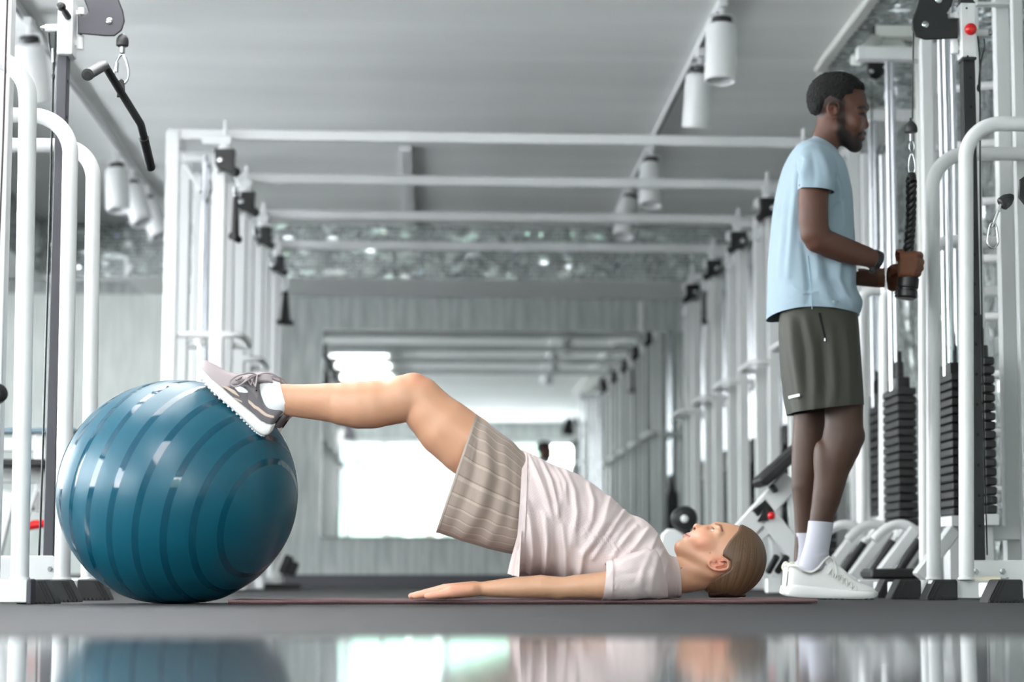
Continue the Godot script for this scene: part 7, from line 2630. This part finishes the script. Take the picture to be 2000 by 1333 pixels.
func man_clothes(t: Node3D, base: Vector3) -> void:
	var d := MD
	var blue := mat(Color(0.565, 0.64, 0.685), 0.8)
	blue.heightmap_enabled = true
	blue.heightmap_texture = noise_tex(0.3, Color.BLACK, Color.WHITE, 256, 2, false, 71)
	blue.heightmap_scale = 0.05
	blue.uv1_triplanar = true
	blue.uv1_scale = Vector3(8, 8, 8)
	blue.rim_enabled = true
	blue.rim = 0.15
	var rip := FastNoiseLite.new()
	rip.seed = 19
	rip.frequency = 0.010
	var folds := [
		[0.0138, 6.8, Vector2(1556, 330), Vector2(1554, 380), Vector2(1548, 450), Vector2(1540, 540)],
		[-0.0115, 5.2, Vector2(1568, 475), Vector2(1574, 510), Vector2(1580, 555), Vector2(1578, 600)],
		[0.0138, 6.8, Vector2(1596, 500), Vector2(1600, 545), Vector2(1614, 580), Vector2(1628, 606)],
		[-0.0115, 6.0, Vector2(1614, 505), Vector2(1620, 545), Vector2(1640, 575)],
		[0.0138, 6.8, Vector2(1640, 510), Vector2(1636, 545), Vector2(1650, 580), Vector2(1672, 605)],
		[0.0103, 6.8, Vector2(1660, 530), Vector2(1656, 560), Vector2(1668, 590)],
		[0.0069, 6.0, Vector2(1540, 360), Vector2(1530, 440), Vector2(1522, 540)],
		[0.0080, 5.2, Vector2(1626, 320), Vector2(1640, 370), Vector2(1648, 440)],
		[-0.0069, 4.5, Vector2(1612, 430), Vector2(1630, 400), Vector2(1650, 385)],
		[0.0057, 3.8, Vector2(1545, 560), Vector2(1570, 575), Vector2(1600, 570)],
	]
	var fold := func(p: Vector3, th: float, s: float) -> float:
		var q := proj(p)
		var h := fold_height(q, folds) * (1.0 if p.z + d > 0 else 0.4) + 0.004 * rip.get_noise_2d(q.x, q.y)
		if absf(cos(th)) > 0.9:
			h *= 0.3
		return h
	# back edge, front edge
	var st := [
		[1587.0, 270.0, 1636.0, 303.0, 0.062, 0.0, 2.0],
		[1572.0, 276.0, 1642.0, 316.0, 0.100, 0.0, 2.1],
		[1556.0, 285.0, 1648.0, 332.0, 0.165, 0.0, 2.3],
		[1541.0, 305.0, 1653.0, 358.0, 0.200, 0.0, 2.4],
		[1527.0, 340.0, 1659.0, 392.0, 0.205, 0.0, 2.5],
		[1514.0, 400.0, 1662.0, 430.0, 0.200, 0.0, 2.5],
		[1507.0, 460.0, 1665.0, 475.0, 0.190, 0.0, 2.5],
		[1503.0, 520.0, 1668.0, 522.0, 0.186, 0.0, 2.5],
		[1501.0, 570.0, 1668.0, 565.0, 0.188, 0.0, 2.5],
		[1499.5, 605.0, 1680.0, 594.0, 0.190, 0.0, 2.5],
		[1499.0, 622.0, 1674.0, 621.0, 0.190, 0.0, 2.5],
	]
	var hemlift := func(p: Vector3, th: float, s: float) -> float: return fold.call(p, th, s)
	var g := garment(st, d, 12, 130, hemlift, 0.002)
	# the hem sags at back and front and rises over the hip
	for i in g.P.size():
		var q := proj(g.P[i])
		if q.y > 560.0:
			var up := sin(PI * clampf((q.x - 1500.0) / 175.0, 0, 1)) * 11.0 * smoothstep(560.0, 622.0, q.y)
			g.P[i].y += up * d / FPX
	g.off = base
	var shirt := part(t, "tee_shirt", g.mesh(), blue)
	var cs := [[1586.5, 267.5, 1637.0, 300.0, 0.057, 0.0, 2.0], [1584.5, 269.5, 1637.5, 303.5, 0.062, 0.0, 2.0], [1581.0, 272.0, 1639.0, 308.0, 0.074, 0.0, 2.0]]
	g = garment(cs, d, 4, 70, null, 0.003)
	g.off = base
	part(shirt, "collar", g.mesh(), blue)
	for s in [1.0, -1.0]:
		var sf := [[0.008, 7.0, Vector2(1600, 290), Vector2(1612, 320), Vector2(1620, 360)], [0.007, 7.0, Vector2(1572, 310), Vector2(1564, 340), Vector2(1560, 368)], [-0.014, 4.0, Vector2(1566, 312), Vector2(1558, 340), Vector2(1560, 368)], [0.006, 4.0, Vector2(1580, 316), Vector2(1572, 340), Vector2(1570, 368)], [-0.006, 6.0, Vector2(1586, 300), Vector2(1590, 335), Vector2(1588, 368)]]
		var sfold := func(p: Vector3, th: float, ss: float) -> float: return fold_height(proj(p), sf)
		var ss := [
			[1576.0, 282.0, 1622.0, 296.0, 0.050, 0.115 * s, 2.0],
			[1562.0, 296.0, 1634.0, 316.0, 0.062, 0.160 * s, 2.1],
			[1557.0, 320.0, 1635.0, 338.0, 0.066, 0.195 * s, 2.1],
			[1556.0, 346.0, 1631.0, 358.0, 0.066, 0.218 * s, 2.1],
			[1558.0, 370.0, 1629.0, 377.0, 0.066, 0.228 * s, 2.1],
		]
		g = garment(ss, d, 10, 64, sfold, 0.003)
		g.off = base
		part(shirt, "sleeve", g.mesh(), blue)
	# faint side seam and print near the hem
	var sm := MB.new()
	sm.off = base
	sm.tube(smooth([pz(1578, 500, 0.181, d), pz(1582, 545, 0.186, d), pz(1585, 580, 0.188, d), pz(1586, 604, 0.190, d)], 6), 0.0014, 6)
	part(shirt, "side_seam", sm.mesh(), mat(Color(0.56, 0.68, 0.75), 0.8))
	# shorts
	var olive := mat(Color(0.19, 0.192, 0.155), 0.62)
	olive.rim_enabled = true
	olive.rim = 0.08
	olive.heightmap_enabled = true
	olive.heightmap_texture = noise_tex(0.4, Color.BLACK, Color.WHITE, 256, 1, false, 73)
	olive.heightmap_scale = 0.03
	olive.uv1_triplanar = true
	olive.uv1_scale = Vector3(10, 10, 10)
	var shorts := Node3D.new()
	shorts.name = "shorts"
	t.add_child(shorts, true)
	var pf := [
		[0.010, 8.0, Vector2(1545, 625), Vector2(1550, 680), Vector2(1560, 740), Vector2(1566, 800)],
		[0.009, 8.0, Vector2(1575, 620), Vector2(1588, 680), Vector2(1592, 750), Vector2(1590, 800)],
		[-0.008, 7.0, Vector2(1562, 630), Vector2(1572, 690), Vector2(1576, 760)],
		[0.010, 8.0, Vector2(1622, 640), Vector2(1626, 690), Vector2(1630, 750), Vector2(1624, 792)],
		[-0.009, 7.0, Vector2(1608, 660), Vector2(1612, 720), Vector2(1612, 790)],
		[0.008, 8.0, Vector2(1650, 630), Vector2(1656, 690), Vector2(1662, 780)],
		[0.006, 7.0, Vector2(1530, 700), Vector2(1540, 760), Vector2(1545, 800)],
	]
	for s in [1.0, -1.0]:
		var fold2 := func(p: Vector3, th: float, ss: float) -> float:
			var h := fold_height(proj(p), pf)
			return h * (0.3 if absf(cos(th)) > 0.93 else 1.0)
		var o := 0.0 if s > 0 else -8.0
		var pst := [
			[1527.0, 590.0, 1668.0, 585.0, 0.090, 0.080 * s, 2.4],
			[1523.0, 622.0, 1674.0, 618.0, 0.096, 0.086 * s, 2.4],
			[1522.0, 655.0, 1677.0, 655.0, 0.100, 0.092 * s, 2.5],
			[1527.0 + o * 0.4, 700.0, 1680.0 + o * 0.4, 700.0, 0.102, 0.097 * s, 2.5],
			[1535.0 + o, 745.0, 1683.0 + o, 745.0, 0.103, 0.100 * s, 2.5],
			[1545.0 + o, 808.0 + o * -0.4, 1685.5 + o * 2.0, 792.0 + o * -0.6, 0.104, 0.102 * s, 2.5],
		]
		g = garment(pst, d, 12, 110, fold2, 0.003)
		g.off = base
		part(shorts, "trouser_leg", g.mesh(), olive)
	# zip pocket and reflective tab
	var zp := MB.new()
	zp.off = base
	zp.tube(smooth([pz(1600, 612, 0.187, d), pz(1604, 630, 0.190, d), pz(1609, 650, 0.193, d), pz(1613, 668, 0.196, d)], 5), 0.0038, 8)
	var z1 := part(shorts, "zip", zp.mesh(), M.hole)
	zp = MB.new()
	zp.off = base
	zp.box(pz(1611, 664, 0.202, d), Vector3(0.003, 0.006, 0.002), Basis.IDENTITY, 0.001)
	part(shorts, "zip_pull", zp.mesh(), M.steel)
	zp = MB.new()
	zp.off = base
	zp.bar(pz(1540, 777, 0.160, d), pz(1562, 772, 0.200, d), 0.0095, 0.003, Vector3.UP, 0.001)
	part(shorts, "reflective_tab", zp.mesh(), mat(Color(0.9, 0.9, 0.9), 0.4))
	# socks
	var grey := mat(Color(0.74, 0.74, 0.78), 0.85)
	var rib := func(p: Vector3, th: float, ss: float) -> float: return 0.0006 * sin(th * 44.0)
	var wr := [[0.004, 3.0, Vector2(1592, 1090), Vector2(1606, 1086), Vector2(1620, 1082)], [0.004, 3.0, Vector2(1594, 1097), Vector2(1606, 1094), Vector2(1616, 1090)], [0.003, 3.0, Vector2(1596, 1103), Vector2(1606, 1100), Vector2(1613, 1098)]]
	var nrib := func(p: Vector3, th: float, ss: float) -> float: return 0.0006 * sin(th * 44.0) + fold_height(proj(p), wr)
	g = garment([[1579.0, 1018.0, 1628.0, 1022.0, 0.042, 0.09, 2.0], [1577.0, 1035.0, 1625.5, 1038.0, 0.042, 0.09, 2.0], [1572.0, 1062.0, 1621.0, 1064.0, 0.042, 0.09, 2.0], [1564.0, 1090.0, 1617.0, 1086.0, 0.043, 0.09, 2.0], [1558.0, 1118.0, 1612.0, 1112.0, 0.043, 0.09, 2.0]], d, 10, 90, nrib, 0.002)
	g.off = base
	part(t, "sock", g.mesh(), grey)
	g = garment([[1553.0, 1042.0, 1590.0, 1042.0, 0.034, -0.09, 2.0], [1554.0, 1070.0, 1592.0, 1070.0, 0.036, -0.09, 2.0], [1550.0, 1115.0, 1595.0, 1110.0, 0.040, -0.09, 2.0]], d, 10, 70, rib, 0.002)
	g.off = base
	part(t, "sock", g.mesh(), grey)

func man_shoe(t: Node3D, base: Vector3, z0: float, o: Vector2) -> void:
	var d := MD
	var shoe := Node3D.new()
	shoe.name = "shoe"
	t.add_child(shoe, true)
	var white := mat(Color(0.90, 0.90, 0.89), 0.7)
	white.heightmap_enabled = true
	white.heightmap_texture = noise_tex(0.3, Color.BLACK, Color.WHITE, 256, 1, false, 81)
	white.heightmap_scale = 0.04
	white.uv1_triplanar = true
	white.uv1_scale = Vector3(12, 12, 12)
	# [lower, upper, half width] from heel to toe
	var st := [[1536.0, 1150.0, 1540.0, 1116.0, 0.014], [1542.0, 1152.0, 1545.0, 1104.5, 0.030], [1554.0, 1154.0, 1556.0, 1107.0, 0.037], [1570.0, 1155.0, 1572.0, 1117.0, 0.040], [1588.0, 1156.0, 1590.0, 1117.0, 0.041], [1604.0, 1157.0, 1606.0, 1105.0, 0.042], [1618.0, 1158.0, 1622.0, 1096.0, 0.043], [1636.0, 1159.0, 1641.0, 1108.0, 0.046], [1660.0, 1160.0, 1667.0, 1131.0, 0.049], [1682.0, 1161.0, 1688.0, 1142.0, 0.047], [1700.0, 1161.0, 1703.0, 1149.0, 0.038], [1712.0, 1161.0, 1712.0, 1157.0, 0.018]]
	var b := MB.new()
	b.off = base
	var rows := []
	for i in (st.size() - 1) * 5 + 1:
		var s := i / 5.0
		var j := mini(int(s), st.size() - 2)
		var g := s - j
		var v := []
		for q in 5:
			v.append(cubic_interpolate(st[j][q], st[j + 1][q], st[maxi(j - 1, 0)][q], st[mini(j + 2, st.size() - 1)][q], g))
		var lo := at(v[0] + o.x, v[1] + o.y, d - z0)
		var hi := at(v[2] + o.x, v[3] + o.y, d - z0)
		var row := PackedVector3Array()
		for k in 31:
			var th := PI * k / 30.0
			row.append(lo + (hi - lo) * pow(sin(th), 0.75) + Vector3(0, 0, v[4] * signf(cos(th)) * pow(absf(cos(th)), 0.6)))
		rows.append(row)
	b.sheet(rows, false)
	part(shoe, "upper", b.mesh(), white)
	b = MB.new()
	b.off = base
	rows = []
	var so := [[1533.0, 1159.0, 1536.0, 1146.0, 0.018], [1540.0, 1164.0, 1543.0, 1143.0, 0.034], [1556.0, 1168.0, 1556.0, 1143.0, 0.041], [1580.0, 1169.5, 1580.0, 1145.0, 0.044], [1620.0, 1170.5, 1620.0, 1150.0, 0.048], [1660.0, 1171.0, 1660.0, 1153.0, 0.053], [1690.0, 1171.0, 1690.0, 1155.0, 0.050], [1708.0, 1169.0, 1708.0, 1156.0, 0.036], [1715.0, 1163.0, 1715.0, 1157.0, 0.014]]
	for i in (so.size() - 1) * 5 + 1:
		var s := i / 5.0
		var j := mini(int(s), so.size() - 2)
		var g := s - j
		var v := []
		for q in 5:
			v.append(cubic_interpolate(so[j][q], so[j + 1][q], so[maxi(j - 1, 0)][q], so[mini(j + 2, so.size() - 1)][q], g))
		var row := PackedVector3Array()
		for q in [[1.0, 0.9], [0.8, 1.0], [0.4, 1.02], [0.08, 0.96], [0.0, 0.85], [0.0, 0.0], [0.0, -0.85], [0.08, -0.96], [0.4, -1.02], [0.8, -1.0], [1.0, -0.9], [1.0, 0.0]]:
			row.append(pz(lerpf(v[0], v[2], q[0]) + o.x, lerpf(v[1], v[3], q[0]) + o.y, z0 + v[4] * q[1], d))
		rows.append(row)
	b.sheet(rows, true, true, true)
	var sole := part(shoe, "sole", b.mesh(), mat(Color(0.92, 0.92, 0.91), 0.55))
	b = MB.new()
	b.off = base
	for k in 12:
		var x := 1572.0 + k * 11.6
		b.box(pz(x + o.x, 1170.5 + o.y + 0.3, z0 + 0.01, d), Vector3(0.0055, 0.0022, 0.036), Basis.IDENTITY, 0.001)
	part(sole, "tread", b.mesh(), M.iron).set_meta("kind", "stuff")
	# tongue, collar roll, heel tab, laces
	b = MB.new()
	b.off = base
	rows = []
	for q in [[1640.0, 1108.0, 0.026], [1632.0, 1098.0, 0.029], [1625.0, 1091.0, 0.030], [1620.0, 1086.5, 0.028]]:
		var row := PackedVector3Array()
		for k in 9:
			var th := PI * k / 8.0
			row.append(pz(q[0] + o.x - 14.0 * pow(absf(cos(th)), 2), q[1] + o.y + 4.0 * absf(cos(th)), z0 + q[2] * cos(th), d))
		for k in 9:
			var th := PI * (8 - k) / 8.0
			row.append(pz(q[0] - 4.0 + o.x - 14.0 * pow(absf(cos(th)), 2), q[1] + 2.0 + o.y + 4.0 * absf(cos(th)), z0 + (q[2] - 0.003) * cos(th), d))
		rows.append(row)
	b.sheet(rows, true, true, true)
	part(shoe, "tongue", b.mesh(), white)
	b = MB.new()
	b.off = base
	b.tube(smooth([pz(1542 + o.x, 1106 + o.y, z0 + 0.012, d), pz(1556 + o.x, 1106 + o.y, z0 + 0.036, d), pz(1570 + o.x, 1114 + o.y, z0 + 0.042, d), pz(1584 + o.x, 1118 + o.y, z0 + 0.043, d), pz(1598 + o.x, 1110 + o.y, z0 + 0.042, d), pz(1608 + o.x, 1097 + o.y, z0 + 0.038, d), pz(1620 + o.x, 1088 + o.y, z0 + 0.028, d)], 6), 0.0042, 10)
	part(shoe, "collar_roll", b.mesh(), white)
	b = MB.new()
	b.off = base
	b.tube(smooth([pz(1544 + o.x, 1118 + o.y, z0, d), pz(1540 + o.x, 1110 + o.y, z0, d), pz(1545 + o.x, 1101 + o.y, z0, d), pz(1553 + o.x, 1106 + o.y, z0, d)], 5), 0.005, 8)
	part(shoe, "heel_tab", b.mesh(), mat(Color(0.88, 0.87, 0.80), 0.8))
	b = MB.new()
	b.off = base
	for k in 6:
		var x := 1617.0 + k * 9.2
		var y := 1112.0 + k * 6.0
		b.tube(smooth([pz(x + o.x, y + 10.0 + o.y, z0 + 0.047, d), pz(x + 6 + o.x, y + 2 + o.y, z0 + 0.042, d), pz(x + 12 + o.x, y - 6 + o.y, z0 + 0.012, d)], 4), 0.0032, 7)
		b.tube(smooth([pz(x + 10 + o.x, y + 13.0 + o.y, z0 + 0.049, d), pz(x + 9 + o.x, y + 3 + o.y, z0 + 0.042, d), pz(x + 4 + o.x, y - 7 + o.y, z0 + 0.010, d)], 4), 0.0032, 7)
	b.tube(smooth([pz(1628 + o.x, 1088 + o.y, z0 + 0.01, d), pz(1630 + o.x, 1100 + o.y, z0 + 0.034, d), pz(1634 + o.x, 1118 + o.y, z0 + 0.050, d), pz(1632 + o.x, 1128 + o.y, z0 + 0.052, d)], 5), 0.003, 7)
	part(shoe, "laces", b.mesh(), mat(Color(0.84, 0.84, 0.82), 0.85))

# ------------------------------------------------------------------ bar, rope and other loose things
func build_small_things() -> void:
	# pull-down bar on the left hook
	var d := 6.72
	var base := at(236, 175, d)
	var t := thing("pulldown_bar", "black bent pull-down bar hanging on the snap hook of the left column", "pull bar", base)
	var g0 := at(171, 146, d - 0.42)
	var g1 := at(204, 127, d - 0.10)
	var b := mb(base)
	b.tube(rounded([g0.lerp(g1, 0.5), g1, at(238, 183, d), at(275, 243, d + 0.06), at(281, 268, d + 0.10), at(293, 318, d + 0.2)], 0.03, 8), 0.0125, 16)
	part(t, "bar", b.mesh(), M.black)
	b = mb(base)
	b.lathe(g0, g1 - g0, [Vector2(0.010, -0.002), Vector2(0.018, 0), Vector2(0.018, 0.02), Vector2(0.0165, 0.03), Vector2(0.0165, g0.distance_to(g1) - 0.02)], 20)
	part(t, "grip", b.mesh(), M.iron)
	b = mb(base)
	var h0 := at(281, 270, d + 0.10)
	var h1 := at(295, 330, d + 0.2)
	b.lathe(h0, h1 - h0, [Vector2(0.0165, 0), Vector2(0.016, 0.004), Vector2(0.0145, 0.01), Vector2(0.0145, h0.distance_to(h1) - 0.006), Vector2(0.013, h0.distance_to(h1))], 20)
	part(t, "grip", b.mesh(), M.black)
	b = mb(base)
	b.plate(PackedVector2Array([Vector2(-0.012, -0.03), Vector2(0.016, -0.03), Vector2(0.010, 0.022), Vector2(0.0, 0.03), Vector2(-0.010, 0.022)]), at(236, 172, d), Basis.IDENTITY, 0.008)
	part(t, "eyelet", b.mesh(), M.iron)
	# twisted rope on the right cable
	d = 7.12
	base = at(1780, 300, d)
	t = thing("triceps_rope", "black twisted rope with rubber ends held in the standing man's fists", "pull rope", base)
	var top := at(1780, 352, d)
	var ends := [[pz(1774, 545, 0.075, MD), pz(1771, 583, 0.075, MD)], [pz(1768, 572, -0.035, MD), pz(1766, 584, -0.035, MD)]]
	for k in 2:
		var e0: Vector3 = ends[k][0]
		var line := smooth([top + Vector3(0, 0, 0.012 - 0.024 * k), top.lerp(e0, 0.35) + Vector3(0.004, 0, 0), top.lerp(e0, 0.7), e0], 24)
		b = mb(base)
		for s in 3:
			var pts := PackedVector3Array()
			var n := line.size()
			for i in n:
				var tg := (line[mini(i + 1, n - 1)] - line[maxi(i - 1, 0)]).normalized()
				var x := tg.cross(Vector3.BACK).normalized()
				var y := x.cross(tg)
				var a := -i * 0.52 + TAU * s / 3.0
				pts.append(line[i] + (x * cos(a) + y * sin(a)) * 0.0085)
			b.tube(pts, 0.0088, 8)
		part(t, "rope_strand", b.mesh(), M.vinyl)
		b = mb(base)
		var ax: Vector3 = ends[k][1] - e0
		var len := ax.length()
		b.lathe(e0 - ax * 0.08, ax, [Vector2(0.031, 0), Vector2(0.0365, 0.004), Vector2(0.0365, len * 0.52), Vector2(0.031, len * 0.58), Vector2(0.031, len * 0.66), Vector2(0.034, len * 0.70), Vector2(0.034, len * 1.0), Vector2(0.028, len * 1.08)], 26)
		part(t, "rubber_end", b.mesh(), M.vinyl)
	b = mb(base)
	b.tube(path([top + Vector3(0, -0.01, 0.03), top + Vector3(0, 0.012, 0.022), top + Vector3(0, 0.018, 0), top + Vector3(0, 0.012, -0.022), top + Vector3(0, -0.01, -0.03)]), 0.012, 12)
	part(t, "rope_bend", b.mesh(), M.vinyl)
	b = mb(base)
	b.tube(path([at(1779, 262, d), at(1779, 276, d)]), 0.006, 10)
	var ring := PackedVector3Array()
	for k in 16:
		var a := TAU * k / 16.0
		ring.append(at(1781, 287, d) + Vector3(0.0085 * cos(a), 0.019 * sin(a), 0))
	b.tube(ring, 0.0026, 8, false, PackedFloat32Array(), true)
	ring = PackedVector3Array()
	for k in 18:
		var a := TAU * k / 18.0
		ring.append(at(1781, 321, d) + Vector3(0.010 * cos(a) * (1.0 - 0.35 * sin(a)), 0.036 * sin(a), 0.004 * cos(a)))
	b.tube(ring, 0.0034, 8, false, PackedFloat32Array(), true)
	part(t, "snap_hook", b.mesh(), M.steel)
	# round grip and a cable at the very edge beside the near rails
	d = 5.5
	base = at(-2, 765, d)
	t = thing("handle_grip", "black round handle grip poking in beside the nearest left rail", "handle", base)
	b = mb(base)
	b.lathe(at(-14, 775, d), at(10, 760, d - 0.05) - at(-14, 775, d), [Vector2(0.018, 0), Vector2(0.024, 0.008), Vector2(0.026, 0.02), Vector2(0.024, 0.034), Vector2(0.012, 0.042), Vector2(0.0, 0.044)], 20)
	part(t, "knob", b.mesh(), M.vinyl)
	b = mb(base)
	b.bar(at(-14, 775, d), at(-60, 790, d), 0.02, 0.02)
	part(t, "stem", b.mesh(), M.black)
	t = thing("cable_post", "white upright with a dark red cable at the very edge, nearest of all", "machine frame", at(0, 1150, 6.4) * Vector3(1, 0, 1))
	b = mb(t.position)
	b.bar(at(-24, 1150, 6.4) * Vector3(1, 0, 1), at(10, -60, 6.4), 0.06, 0.06, Vector3.RIGHT, 0.005)
	part(t, "upright", b.mesh(), M.white)
	b = mb(t.position)
	b.tube(path([at(15, -20, 5.5), at(5, 300, 5.5), at(-8, 620, 5.5)]), 0.0028, 8)
	part(t, "cable", b.mesh(), mat(Color(0.20, 0.07, 0.07), 0.4))
